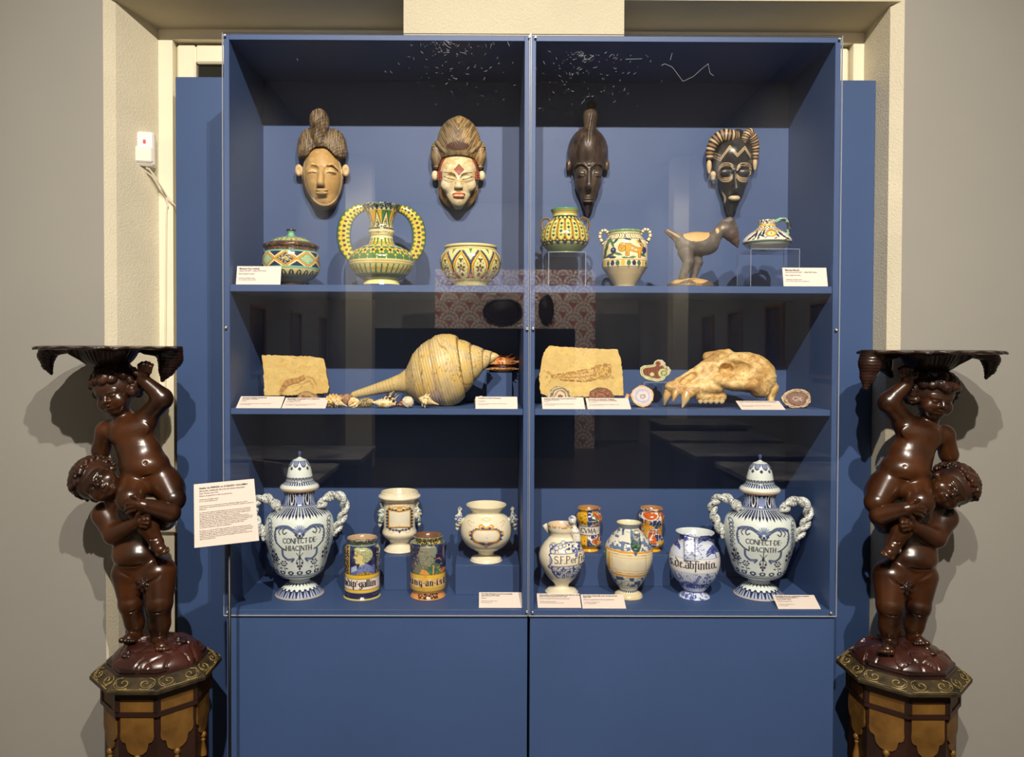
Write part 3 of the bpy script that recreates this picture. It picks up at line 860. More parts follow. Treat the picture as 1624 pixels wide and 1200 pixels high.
    for q in (-26, -9, 9, 26): S.cap((173 + q * 1.5, 553, 30), (173 + q * 0.5, 580, 8), 9, 4, 2.5)
    S.path([(82, 553, 0), (77, 562, 0), (78, 577, 0), (84, 590, 0)], (14, 13, 8, 3), 4)
    S.path([(96, 552, 0), (112, 552, 2)], (9, 6), 6)
    if variant == 0:
        S.path([(262, 552, -22), (262, 566, -24), (257, 584, -22), (251, 601, -20)], (20, 19, 12, 3.5), 5)
        S.path([(246, 552, -22), (226, 553, -16)], (12, 7), 6)
        S.path([(150, 552, -80), (150, 572, -84), (146, 592, -80)], (20, 13, 4), 4)
    else:
        S.path([(268, 552, 8), (273, 568, 8), (276, 588, 6), (279, 606, 6)], (19, 17, 11, 4.5), 5)
        S.path([(250, 552, 6), (232, 553, 4)], (12, 7), 6)
        S.path([(236, 552, -30), (232, 568, -30), (222, 588, -26)], (18, 13, 4), 5)
    S.fn(lambda F, x, y, d: np.maximum(F, 546.2 - y) + np.where(y > 552, np.where(np.abs(x - 176) < 66, 0.5 * np.sin(np.arctan2(d, x - 176) * 40), 0.45 * np.sin(y * 1.3)), 0))
    off(sdf_obj('shell_tray', S, M_WOODD, t, sx, (REF[0] - TX, REF[1]), mr))
    # ---- rock mound on an eight-sided step
    S = Sdf((164, 990, -84), (336, 1056, 84), 1.7)
    rnd = random.Random(5 + variant)
    S.ell((250, 1042, 0), (71, 33, 67), 4)
    seeds = [(250 + 78 * math.sqrt(rnd.random()) * math.cos(a_), 74 * math.sqrt(rnd.random()) * math.sin(a_)) for a_ in [rnd.uniform(0, 6.283) for _ in range(34)]]
    tilt = [(rnd.uniform(-0.10, 0.10), rnd.uniform(-0.10, 0.10), rnd.uniform(-2.5, 2.5)) for _ in seeds]
    def stones(F, x, y, d):
        x2, d2 = np.broadcast_arrays(x[:, :, 0], d[0]); x2 = x2 + 0 * d2
        xx = x[:, 0, :] + 0 * d[:, 0, :]; dd = d[:, 0, :] + 0 * xx
        wx, wd = xx + 3 * np.sin(dd * 0.13), dd + 3 * np.sin(xx * 0.11)
        D = np.stack([np.sqrt((wx - a) ** 2 + (wd - b) ** 2) for a, b in seeds]); o = np.argsort(D, 0)[:2]
        f1 = np.take_along_axis(D, o[:1], 0)[0]; f2 = np.take_along_axis(D, o[1:2], 0)[0]
        T = np.array(tilt)[o[0]]; sd = np.array(seeds)[o[0]]
        h = T[..., 2] + T[..., 0] * (xx - sd[..., 0]) + T[..., 1] * (dd - sd[..., 1]) - 3.0 * np.exp(-((f2 - f1) / 2.6) ** 2)
        return F - 0.8 * h[:, None, :]
    S.fn(stones)
    mound = off(sdf_obj('rock_mound', S, M_ROCK, t, sx, BREF, mr))
    def rose(c, r, name):
        S = Sdf(np.array(c) - r * 1.7, np.array(c) + r * 1.7, r / 9)
        for i in range(6):
            a = i * 1.047; S.ell(np.array(c) + np.array((r * 0.75 * math.cos(a), -0.1 * r + 0.1 * r * (i % 2), r * 0.75 * math.sin(a))), (0.55 * r, 0.3 * r, 0.55 * r), 0.5)
        S.ell(np.array(c) + np.array((0, -0.35 * r, 0)), 0.5 * r, 0.5)
        sdf_obj(name, S, M_WOODD, mound, sx, BREF, mr)
    if variant == 0: rose((284, 1016, 2), 11, 'carved_rose'); rose((222, 1022, 40), 9, 'carved_rose')
    else: rose((226, 1019, 26), 12, 'carved_rose')
    # ---- eight-sided pedestal: px radii measured on the photograph
    twist = math.radians(22.5)
    def octring(r, y):
        return [(250 + r * math.cos(twist + i * math.pi / 4), y, r * math.sin(twist + i * math.pi / 4)) for i in range(8)]
    def octo(name, prof, m_, parent=t, shift=True):
        v, f = [], []
        for (r, y) in prof: v += octring(r, y)
        for j in range(len(prof) - 1):
            for i in range(8): f.append((j * 8 + i, j * 8 + (i + 1) % 8, (j + 1) * 8 + (i + 1) % 8, (j + 1) * 8 + i))
        f.append(tuple(range(8))[::-1]); f.append(tuple((len(prof) - 1) * 8 + i for i in range(8)))
        f = [q[::-1] for q in f]
        if mr > 0: f = [q[::-1] for q in f]
        o = mesh(name, to_world(v, None, sx, 1 if mr > 0 else 1, BREF), f, m_, parent)
        if mr < 0:
            pass
        return off(o) if shift else o
    octo('step', [(60, 1034), (73, 1035), (74, 1038.5), (71, 1039.5), (76.5, 1041), (77.5, 1044), (79, 1045), (79, 1049)], M_WOODD)
    band = octo('carved_moulding', [(77, 1043.5), (95, 1055), (97, 1057.5), (96.5, 1062), (91, 1065), (82, 1066)], M_GILTC)
    # scrolls carved on the sloping moulding
    for i in range(8):
        a, b = np.array(octring(87, 1049.3)[i]), np.array(octring(87, 1049.3)[(i + 1) % 8])
        mid = (a + b) / 2; outn = np.array((mid[0] - 250, 0, mid[2])); outn /= np.linalg.norm(outn)
        e = (b - a) / np.linalg.norm(b - a); dn = np.array((0, 0.6, 0)) + outn * 0.8; nr = outn * 0.6 - np.array((0, 0.8, 0))
        for s_ in (-1, 1):
            c0 = mid + e * s_ * 16.5 + nr * 0.7
            mb_ = MB()
            pts = [c0 + e * s_ * (10.5 - 1.15 * k_) * math.cos(k_ * 0.9) + dn * (8.4 - 0.95 * k_) * math.sin(k_ * 0.9) for k_ in np.linspace(0, 8, 34)]
            mb_.tube(np.array(pts), 1.15, 6)
            pts = [c0 + e * s_ * 14.0 * math.cos(k_) + dn * 9.6 * math.sin(k_) for k_ in np.linspace(-1.4, 2.2, 14)]
            mb_.tube(np.array(pts), np.linspace(0.5, 1.2, 14), 6)
            for q in (-0.8, 0.1, 1.0): mb_.tube(np.array([c0 + e * s_ * (13 + 2 * w_) * math.cos(q + 0.25 * w_) + dn * (9.5 + 0.5 * w_) * math.sin(q + 0.25 * w_) for w_ in np.linspace(-1.5, 1, 6)]), 0.8, 5)
            mesh('carved_scroll', to_world(mb_.v, None, sx, 1, BREF), mb_.f, M_SCROLL, band, True)
        pts = [mid + e * 33 * q + dn * (-6 + 12 * abs(math.sin(q * 6.3))) * 0.0 + dn * 10.2 + nr * 0.5 for q in np.linspace(-1, 1, 5)]
        v, ff = tube_vf(np.array(pts), 1.0, 6); mesh('carved_bead', to_world(v, None, sx, 1, BREF), ff, M_SCROLL, band, True)
    H = (zb / sx) + 1045                          # photo-pixel height of the floor
    octo('pedestal_body', [(79, 1064), (79, 1102), (76, 1104), (76, H - 60), (86, H - 50), (90, H - 14), (90, H)], M_EBON)
    for i in range(8):
        def face(r, y, u):                         # u in -1..1 across a side
            ring = octring(r, y); a, b = np.array(ring[i]), np.array(ring[(i + 1) % 8]); return (a + b) / 2 + (b - a) / 2 * u
        # gilt frieze panel with raised frame
        def slab(name, poly, r, th, m_, parent=t):
            n_ = len(poly)
            v = [face(r + th, y, u * 1.0) for (u, y) in poly] + [face(r - 2, y, u * 1.0) for (u, y) in poly]
            f = [tuple(range(n_)), tuple(range(2 * n_ - 1, n_ - 1, -1))] + [(k_, n_ + k_, n_ + (k_ + 1) % n_, (k_ + 1) % n_) for k_ in range(n_)]
            o = mesh(name, to_world(v, None, sx, 1, BREF), f, m_, parent)
            return off(o)
        slab('gilt_panel', [(-0.82, 1075), (0.82, 1075), (0.82, 1096), (-0.82, 1096)], 79, 0.6, M_GOLD)
        for (u0, u1, y0, y1) in ((-1.02, 1.02, 1095, 1102), (-1.02, 1.02, 1068, 1076), (-1.02, -0.82, 1075, 1096), (0.82, 1.02, 1075, 1096)):
            slab('frame_strip', [(u0, y0), (u1, y0), (u1, y1), (u0, y1)], 79, 2.6, M_EBON)
        # lobed gilt lambrequin
        half = [(0.82, 1103), (0.82, 1124), (0.84, 1132), (0.80, 1138), (0.70, 1141.5), (0.60, 1142), (0.55, 1144), (0.53, 1149), (0.46, 1155), (0.28, 1159.5), (0.10, 1161)]
        poly = [(u, y) for (u, y) in half] + [(-u, y) for (u, y) in half[::-1]]
        lam = slab('gilt_lambrequin', poly, 76, 3.2, M_GOLD)
        c = face(78, 1164, 0)
        v, ff = [], []
        prof = [(1.0, 0), (4.2, 2), (5, 5), (4.2, 8.5), (1.8, 10.5), (3.4, 12), (3.6, 14), (2.2, 15.5), (5.2, 32), (5.6, 38)]
        nn = 12
        for (r, y) in prof:
            for q in range(nn):
                an = 2 * math.pi * q / nn; v.append((c[0] + r * math.cos(an), c[1] - 4 + y, c[2] + r * math.sin(an)))
        for j in range(len(prof) - 1):
            for q in range(nn): ff.append((j * nn + q, j * nn + (q + 1) % nn, (j + 1) * nn + (q + 1) % nn, (j + 1) * nn + q))
        mesh('tassel', to_world(v, None, sx, 1, BREF), [q[::-1] for q in ff], M_GOLD, lam, True)
    return t

torchere('carved wooden torchere of two stacked putti beside the white text panel', (250, 1045), 1, 0.035, 0)
torchere('carved wooden torchere of two stacked putti on the side away from the text panel', (1431, 1049), -1, 0.035, 1)
# ------------------------------------------------------------------ glaze painting on dense lathe meshes
def h2(ix, iy, seed=0):
    n = np.sin(ix * 127.1 + iy * 311.7 + seed * 74.7) * 43758.5453
    return n - np.floor(n)
def vnoise(x, y, seed=0):
    ix, iy = np.floor(x), np.floor(y); fx, fy = x - ix, y - iy
    fx = fx * fx * (3 - 2 * fx); fy = fy * fy * (3 - 2 * fy)
    a, b, c, d = h2(ix, iy, seed), h2(ix + 1, iy, seed), h2(ix, iy + 1, seed), h2(ix + 1, iy + 1, seed)
    return (a * (1 - fx) + b * fx) * (1 - fy) + (c * (1 - fx) + d * fx) * fy
def fbm(x, y, seed=0):
    return 0.55 * vnoise(x, y, seed) + 0.3 * vnoise(2.1 * x, 2.1 * y, seed + 1) + 0.15 * vnoise(4.3 * x, 4.3 * y, seed + 2)

class Glaze:
    """x: pixel offset from the axis as seen from the front; y: photo pixel row; A: angle from the front; R: pixel radius"""
    def __init__(g, x, y, A=None, R=None, base=(240, 235, 215), aa=0.8):
        g.x, g.y, g.A, g.R, g.aa = x, y, A, R, aa
        g.c = np.zeros((len(x), 3)) + lin(base)
    def put(g, m, col, alpha=1.0):
        m = (np.clip(m, 0, 1) * alpha)[:, None]
        g.c = g.c * (1 - m) + lin(col) * m; return g
    def sd(g, d, col, alpha=1.0): return g.put(0.5 - d / g.aa, col, alpha)
    # distances
    def band(g, y0, y1): return np.maximum(y0 - g.y, g.y - y1)
    def ell(g, cx, cy, rx, ry=None, x=None, y=None):
        ry = rx if ry is None else ry; x = g.x if x is None else x; y = g.y if y is None else y
        return (np.sqrt(((x - cx) / rx) ** 2 + ((y - cy) / ry) ** 2) - 1) * min(rx, ry)
    def seg(g, x0, y0, x1, y1, w, x=None, y=None):
        x = g.x if x is None else x; y = g.y if y is None else y
        dx, dy = x1 - x0, y1 - y0; t = np.clip(((x - x0) * dx + (y - y0) * dy) / (dx * dx + dy * dy + 1e-9), 0, 1)
        return np.sqrt((x - x0 - dx * t) ** 2 + (y - y0 - dy * t) ** 2) - w
    def line(g, pts, w, col, x=None, y=None, alpha=1.0):
        d = np.full(len(g.x), 99.0)
        for a, b in zip(pts[:-1], pts[1:]): d = np.minimum(d, g.seg(a[0], a[1], b[0], b[1], w, x, y))
        return g.sd(d, col, alpha)
    def curve(g, pts, w, col, n=14, x=None, y=None, alpha=1.0):
        return g.line([tuple(p) for p in smooth_path(pts, n)], w, col, x, y, alpha)
    def poly(g, pts, col, x=None, y=None, alpha=1.0):
        x = g.x if x is None else x; y = g.y if y is None else y
        ins = np.zeros(len(x), bool); d = np.full(len(x), 99.0); n = len(pts)
        for i in range(n):
            x0, y0 = pts[i]; x1, y1 = pts[(i + 1) % n]
            if y0 != y1:
                cr = ((y0 > y) != (y1 > y)) & (x < (x1 - x0) * (y - y0) / (y1 - y0) + x0); ins ^= cr
            d = np.minimum(d, g.seg(x0, y0, x1, y1, 0, x, y))
        return g.sd(np.where(ins, -d, d), col, alpha)
    def per(g, n, ph=0.0):
        """periodic coordinate round the pot, in pixels, centred on each repeat; and the repeat index"""
        t = g.A * n / (2 * math.pi) + ph; i = np.floor(t + 0.5)
        return (t - i) * 2 * math.pi * g.R / n, i
    def noise(g, s, seed=0, A=True):
        return fbm((g.A * 40 if g.A is not None else g.x) / s + 50, g.y / s + 50, seed)
    def sm(g, s, seed=0):
        return vnoise((g.A * np.maximum(g.R, 6) if g.A is not None else g.x) / s + 50, g.y / s + 50, seed)
    # penned letters
    def text(g, st, x, y, h, w, col, font, adv=None, slant=0.0, curve=0.0):
        for ch in st:
            if ch == ' ': x += 0.45 * h; continue
            G = font[ch]
            for stroke in G[1]:
                wt = stroke[0]; pts = [(x + (px + slant * (1 - py)) * h, y + py * h + curve * (x + px * h) ** 2) for px, py in stroke[1:]]
                g.line(pts, w * wt, col)
            x += (G[0] + (adv or 0.16)) * h
        return x

# letters: (advance, strokes); a stroke is (weight, points...) in a unit box, y down, baseline y = 1
def _arc(cx, cy, rx, ry, a0, a1, n=9):
    return [(cx + rx * math.cos(math.radians(a0 + (a1 - a0) * i / n)), cy + ry * math.sin(math.radians(a0 + (a1 - a0) * i / n))) for i in range(n + 1)]
ROMAN = {
 'C': (0.66, [[1.1] + _arc(0.38, 0.5, 0.36, 0.5, -50, -310)]),
 'O': (0.74, [[1.1] + _arc(0.37, 0.5, 0.37, 0.5, 0, 360, 14)]),
 'N': (0.66, [[0.8, (0.04, 1), (0.04, 0)], [1.3, (0.04, 0), (0.62, 1)], [0.8, (0.62, 1), (0.62, 0)]]),
 'F': (0.5, [[1.3, (0.08, 0), (0.08, 1)], [0.8, (0.08, 0.03), (0.5, 0.03)], [0.8, (0.08, 0.48), (0.4, 0.48)]]),
 'E': (0.52, [[1.3, (0.08, 0), (0.08, 1)], [0.8, (0.08, 0.03), (0.5, 0.03)], [0.8, (0.08, 0.5), (0.4, 0.5)], [0.8, (0.08, 0.97), (0.52, 0.97)]]),
 'T': (0.6, [[1.3, (0.3, 0), (0.3, 1)], [0.8, (0, 0.03), (0.6, 0.03)]]),
 'D': (0.68, [[1.3, (0.08, 0), (0.08, 1)], [1.0, (0.08, 0.02)] + _arc(0.24, 0.5, 0.42, 0.48, -90, 90) + [(0.08, 0.98)]]),
 'H': (0.66, [[1.3, (0.06, 0), (0.06, 1)], [1.3, (0.6, 0), (0.6, 1)], [0.8, (0.06, 0.5), (0.6, 0.5)]]),
 'I': (0.2, [[1.3, (0.1, 0), (0.1, 1)], [0.7, (0, 0), (0.2, 0)], [0.7, (0, 1), (0.2, 1)]]),
 'A': (0.68, [[0.8, (0.02, 1), (0.34, 0)], [1.3, (0.34, 0), (0.66, 1)], [0.8, (0.14, 0.65), (0.54, 0.65)]]),
 'V': (0.66, [[1.3, (0.02, 0), (0.33, 1)], [0.8, (0.33, 1), (0.64, 0)]]),
 'M': (0.84, [[0.8, (0.06, 1), (0.12, 0)], [1.3, (0.12, 0), (0.42, 0.85)], [0.8, (0.42, 0.85), (0.72, 0)], [1.3, (0.72, 0), (0.8, 1)]]),
 'S': (0.5, [[1.1] + _arc(0.26, 0.26, 0.22, 0.25, -30, -260) + _arc(0.25, 0.75, 0.23, 0.25, -80, 150)]),
 'P': (0.56, [[1.3, (0.08, 0), (0.08, 1)], [1.0, (0.08, 0.02)] + _arc(0.24, 0.27, 0.28, 0.25, -90, 90) + [(0.08, 0.53)]]),
 'e': (0.44, [[1.0, (0.06, 0.7), (0.42, 0.66)] + _arc(0.24, 0.7, 0.2, 0.28, -15, -310)]),
 'r': (0.36, [[1.2, (0.08, 0.42), (0.08, 1)], [0.9, (0.08, 0.58), (0.2, 0.44), (0.34, 0.46)]]),
 'f': (0.36, [[1.2, (0.42, 0.08), (0.3, 0.0), (0.2, 0.12), (0.14, 1.28)], [0.8, (0.02, 0.45), (0.34, 0.45)]]),
 'i': (0.18, [[1.2, (0.09, 0.42), (0.09, 1)], [1.0, (0.09, 0.2), (0.1, 0.24)]]),
 'c': (0.4, [[1.0] + _arc(0.24, 0.7, 0.2, 0.29, -50, -310)]),
 '.': (0.14, [[1.3, (0.06, 0.97), (0.08, 0.97)]]), '·': (0.16, [[1.2, (0.08, 0.55), (0.09, 0.55)]]), ':': (0.16, [[1.2, (0.08, 0.6), (0.09, 0.6)], [1.2, (0.08, 0.95), (0.09, 0.95)]]),
}
GOTH = {
 'a': (0.5, [[1.0, (0.08, 0.4), (0.3, 0.3), (0.42, 0.4)], [1.5, (0.42, 0.38), (0.42, 0.98)], [1.4, (0.08, 0.68), (0.08, 0.92), (0.2, 1.0)], [0.7, (0.08, 0.68), (0.42, 0.58)], [0.8, (0.2, 1), (0.5, 0.92)]]),
 'd': (0.54, [[1.5, (0.1, 0.42), (0.1, 0.92), (0.24, 1.0)], [1.3, (0.12, 0.0), (0.44, 0.36), (0.44, 0.92)], [0.8, (0.1, 0.42), (0.3, 0.32), (0.44, 0.4)], [0.8, (0.24, 1), (0.44, 0.92)]]),
 'i': (0.28, [[1.5, (0.12, 0.34), (0.12, 0.94)], [0.9, (0.12, 0.94), (0.26, 1.0)], [0.8, (0.1, 0.14), (0.2, 0.06)]]),
 'p': (0.54, [[1.5, (0.12, 0.3), (0.12, 1.36)], [0.8, (0.12, 0.4), (0.3, 0.32), (0.44, 0.42)], [1.5, (0.44, 0.42), (0.44, 0.9)], [0.8, (0.44, 0.9), (0.12, 1.0)]]),
 'g': (0.54, [[1.5, (0.1, 0.42), (0.1, 0.88), (0.24, 0.98)], [1.5, (0.44, 0.34), (0.44, 1.2)], [0.8, (0.1, 0.42), (0.3, 0.32), (0.46, 0.36)], [0.8, (0.24, 0.98), (0.44, 0.9)], [1.0, (0.44, 1.2), (0.2, 1.36), (0.04, 1.28)]]),
 'l': (0.26, [[1.5, (0.12, 0.0), (0.12, 0.94)], [0.9, (0.12, 0.94), (0.26, 1.0)]]),
 'n': (0.56, [[1.5, (0.12, 0.34), (0.12, 1.0)], [0.8, (0.12, 0.44), (0.3, 0.32), (0.44, 0.42)], [1.5, (0.44, 0.42), (0.44, 1.0)]]),
 'u': (0.56, [[1.5, (0.12, 0.34), (0.12, 0.92)], [0.8, (0.12, 0.92), (0.3, 1.0), (0.44, 0.9)], [1.5, (0.44, 0.34), (0.44, 1.0)]]),
 's': (0.42, [[1.2, (0.36, 0.36), (0.14, 0.4), (0.12, 0.58)], [1.4, (0.12, 0.58), (0.36, 0.72), (0.34, 0.92)], [0.9, (0.34, 0.92), (0.1, 1.0)]]),
 't': (0.32, [[1.5, (0.14, 0.14), (0.14, 0.94)], [0.8, (0.14, 0.94), (0.3, 1.0)], [0.8, (0.02, 0.36), (0.3, 0.36)]]),
 'b': (0.54, [[1.5, (0.12, 0.0), (0.12, 0.94)], [0.8, (0.12, 0.42), (0.3, 0.32), (0.44, 0.42)], [1.5, (0.44, 0.42), (0.44, 0.9)], [0.8, (0.44, 0.9), (0.28, 1.0), (0.12, 0.94)]]),
 'f': (0.34, [[1.4, (0.18, 0.06), (0.14, 1.34)], [1.0, (0.18, 0.06), (0.34, 0.0), (0.4, 0.1)], [0.7, (0.04, 0.38), (0.3, 0.38)]]),
 'm': (0.84, [[1.5, (0.12, 0.34), (0.12, 1.0)], [0.7, (0.12, 0.44), (0.28, 0.34), (0.4, 0.42)], [1.5, (0.42, 0.42), (0.42, 1.0)], [0.7, (0.42, 0.44), (0.58, 0.34), (0.7, 0.42)], [1.5, (0.72, 0.42), (0.72, 1.0)]]),
 'r': (0.38, [[1.5, (0.12, 0.34), (0.12, 1.0)], [1.2, (0.14, 0.44), (0.26, 0.34), (0.36, 0.42)]]),
 'e': (0.44, [[1.5, (0.12, 0.42), (0.12, 0.9), (0.22, 1.0)], [0.8, (0.12, 0.42), (0.28, 0.32), (0.38, 0.46), (0.12, 0.68)], [0.8, (0.22, 1), (0.4, 0.92)]]),
 'o': (0.5, [[1.5, (0.12, 0.42), (0.12, 0.9)], [1.5, (0.42, 0.42), (0.42, 0.9)], [0.8, (0.12, 0.42), (0.28, 0.32), (0.42, 0.42)], [0.8, (0.12, 0.9), (0.28, 1.0), (0.42, 0.9)]]),
 '.': (0.2, [[1.6, (0.1, 0.94), (0.11, 0.96)]]), '·': (0.2, [[1.3, (0.1, 0.6), (0.11, 0.62)]]), "'": (0.16, [[1.0, (0.06, 0.3), (0.12, 0.12)]]), '¯': (0.0, [[0.8, (-0.6, 0.12), (-0.2, 0.06)]]),
}

M_GLAZE = mat('glazed_faience', (240, 235, 215), 0.16, attr=True, var=0.05, vscale=40, bump=0.04, bscale=60, coat=0.3, spec=0.5)
M_GLAZEM = mat('satin_earthenware', (220, 205, 170), 0.4, attr=True, var=0.06, vscale=60, bump=0.08, bscale=120)

def resample(prof, step):
    p = np.array(prof, float)
    q = smooth_path(p, max(40, 14 * len(p)))
    q[:, 1] = np.maximum(q[:, 1], 0.01)
    L = np.concatenate([[0], np.cumsum(np.linalg.norm(np.diff(q, axis=0), axis=1))])
    n = int(L[-1] / step) + 2; t = np.linspace(0, L[-1], n)
    return np.stack([np.interp(t, L, q[:, 0]), np.interp(t, L, q[:, 1])], 1), t / L[-1]

def facing(x, Y):
    q = P(x, 560, Y); return math.atan2(-q[0], DC + Y)

def lathe_px(name, prof, paint, s, ybase, parent, step=0.8, cols=(250, 44), base=(240, 235, 215), mat_=None, wob=None, inside=None):
    """prof from the top (inside first) to the foot: (photo row, half width)"""
    pr, tt = resample(prof, step)
    if inside is not None:                     # the rim is a circle seen from above or below: its edge row is not its centre row
        k0 = int(np.argmin(pr[:, 0])); yt, rr = pr[k0]
        pr[:, 0] += 0.9 * abs(yt - 560) * rr / FPX * np.clip(1 - (pr[:, 0] - yt) / 26, 0, 1)
    A = np.concatenate([np.linspace(-math.radians(112), math.radians(112), cols[0]), np.linspace(math.radians(112), math.radians(248), cols[1] + 2)[1:-1]])
    n, k = len(A), len(pr)
    y = np.repeat(pr[:, 0], n); r = np.repeat(pr[:, 1], n); a = np.tile(A, k)
    if wob is not None: r = r * wob(a, y)
    xx = r * np.sin(a); dd = r * np.cos(a)
    v = np.stack([xx * s, -dd * s, (ybase - y) * s], 1)
    i = np.arange(n); j = np.arange(k - 1)
    f = np.stack([(j[:, None] * n + i), ((j[:, None] + 1) * n + i), ((j[:, None] + 1) * n + (i + 1) % n), (j[:, None] * n + (i + 1) % n)], -1).reshape(-1, 4)
    aw = np.where(a > math.pi, a - 2 * math.pi, a)
    front = np.cos(aw) > -0.05
    g = Glaze(np.where(front, xx * (1 + 0.6 * r / FPX), 500 + xx), 560 + (y - 560) * (1 + r / FPX), aw, np.maximum(r, 0.5), base)
    g.y0 = y; g.row = np.repeat(np.arange(k), n); g.t = np.repeat(tt, n)
    rim = int(np.argmin(pr[:, 0] + 1e-3 * np.arange(k)))
    g.inner = g.row < rim
    paint(g)
    if inside is not None: g.put(g.inner.astype(float), inside)
    return mesh(name, v, f, mat_ or M_GLAZE, parent, True, g.c)

def tube_px(name, pts, rx, ry, s, ref, parent, colf=None, n=14, k=60, mat_=None, base=(240, 235, 215), side=(0, 0, 1)):
    """a handle: centre line in (x, y, d) pixels; rx: half width in the picture plane, ry: half depth"""
    c = smooth_path(unfix(pts, (ref[0], 560)), k)
    f_ = lambda q: np.interp(np.linspace(0, 1, k), np.linspace(0, 1, len(np.atleast_1d(q))), np.atleast_1d(q)) if np.ndim(q) else np.full(k, q)
    v, f = tube_vf(c, f_(rx), n, f_(ry), True, side)
    u = np.repeat(np.linspace(0, 1, k), n); w = np.tile(np.linspace(0, 2 * math.pi, n, endpoint=False), k)
    col = np.zeros((len(v), 3)) + lin(base)
    if colf is not None: col = colf(v, u, w, col)
    return mesh(name, to_world(v, None, s, 1, ref), f, mat_ or M_GLAZE, parent, True, col)
# ------------------------------------------------------------------ ceramics
def PROJ(p):
    d = np.array(p, float) - CAM; z = d @ FW
    return PCX + FPX * (d @ RT) / z, PCY - FPX * (d @ UP) / z
def on(x, z, Y):
    """photo row of the surface z below pixel column x at depth Y"""
    return PROJ((P(x, 560, Y)[0], Y, z))[1]
def pot(name, label, cat, x, Y, z, group=None):
    q = P(x, 560, Y)
    t = thing(name, label, cat, (q[0], Y, z), group)
    t.rotation_euler[2] = facing(x, Y)
    return t, SC(Y), on(x, z, Y)
INK, NAVY, BLUE, CREAM, YEL, GRN, TURQ, BRN, OCH = (38, 32, 34), (38, 44, 84), (62, 84, 138), (236, 228, 190), (232, 182, 52), (62, 116, 72), (122, 196, 168), (74, 52, 42), (224, 160, 56)

# ---- lidded pot
def lidded_pot():
    Y = 0.13; t, s, yb = pot('lidded_pot', 'lidded pot with turquoise and ochre lattice bands behind a white label', 'pot', 462, Y, ZS1T)
    def body(g):
        g.sd(g.band(388, 396), BRN); g.put((g.noise(3, 2) > 0.62) * (g.y < 395), (120, 90, 66))
        g.sd(g.band(395.5, 397.5), TURQ)
        w = 1.15
        zone = (g.y > 397) & (g.y < 421.5)
        u, i = g.per(8, 0.25); W = 2 * math.pi * g.R / 8; yy = (g.y - 409.3) / 12
        q = np.abs(u) / (W / 2) ; dia = q + np.abs(yy)                 # diamond centred in each repeat
        odd = (i.astype(int) % 2 == 0)
        g.put(zone & (dia < 0.78) & odd, NAVY); g.put(zone & (dia < 0.78) & ~odd, TURQ)
        g.put(zone & (dia < 0.78) & (np.abs(g.noise(1.6, 5) - 0.5) < 0.05), (230, 210, 140))
        g.put(zone & (dia < 0.3) & ((g.noise(1.5, 8) > 0.52)), (200, 200, 130))
        g.put(zone & (np.abs(dia - 0.93) < 0.12), OCH)
        g.put(zone & ((np.abs(dia - 0.79) < 0.028) | (np.abs(dia - 1.07) < 0.028)), INK)
        g.put(zone & (dia > 1.32), NAVY)
        g.sd(g.band(421, 423.6), TURQ); g.sd(g.band(423.4, 424.4), INK)
        u, i = g.per(22); z2 = (g.y > 424.4) & (g.y < 434.5)
        g.put(z2, (206, 196, 140)); g.put(z2 & (((u / 4.2) ** 2 + ((g.y - 434) / 7.5) ** 2) < 1), (58, 58, 52)); g.put(z2 & (np.abs(u) < 0.9) & (g.y > 429), (190, 186, 130))
        g.sd(g.band(434.2, 435.4), INK); g.sd(g.band(435.4, 470), (118, 128, 112)); g.sd(g.band(446, 470), (70, 52, 46))
    lathe_px('body', [(397, 36), (395, 40), (397, 40.5), (399, 40.4), (403, 42.5), (412, 44.2), (425, 44.5), (433, 42.5), (440, 36.5), (446, 26), (449, 21), (yb - 2, 20), (yb, 20.5), (yb, 0.5)], body, s, yb, t, base=(232, 222, 160), cols=(230, 40))
    def lid(g):
        u, i = g.per(26); g.put((np.abs(u) < 1.5) & (np.sin(g.y * 2.4 + i * 3.1) > 0), (52, 56, 62)); g.put((g.y < 381) & (g.noise(2.2, 3) > 0.55), (120, 170, 130))
        g.sd(g.band(381, 396), BRN); g.put((g.y > 382) & (g.noise(4, 6) > 0.6), (128, 92, 64))
        g.sd(g.band(360, 374), (132, 190, 156)); g.sd(g.band(360, 366.6), (60, 48, 48))
    lathe_px('lid', [(364, 0.5), (364.2, 6.6), (366.5, 7.2), (368.5, 5.4), (371.5, 4.6), (374, 7), (376, 13), (379, 23), (382, 29), (386, 34), (388.5, 41), (391, 43.5), (394, 42.5), (395, 40)], lid, s, yb, t, base=(196, 186, 110), cols=(200, 40))
lidded_pot()

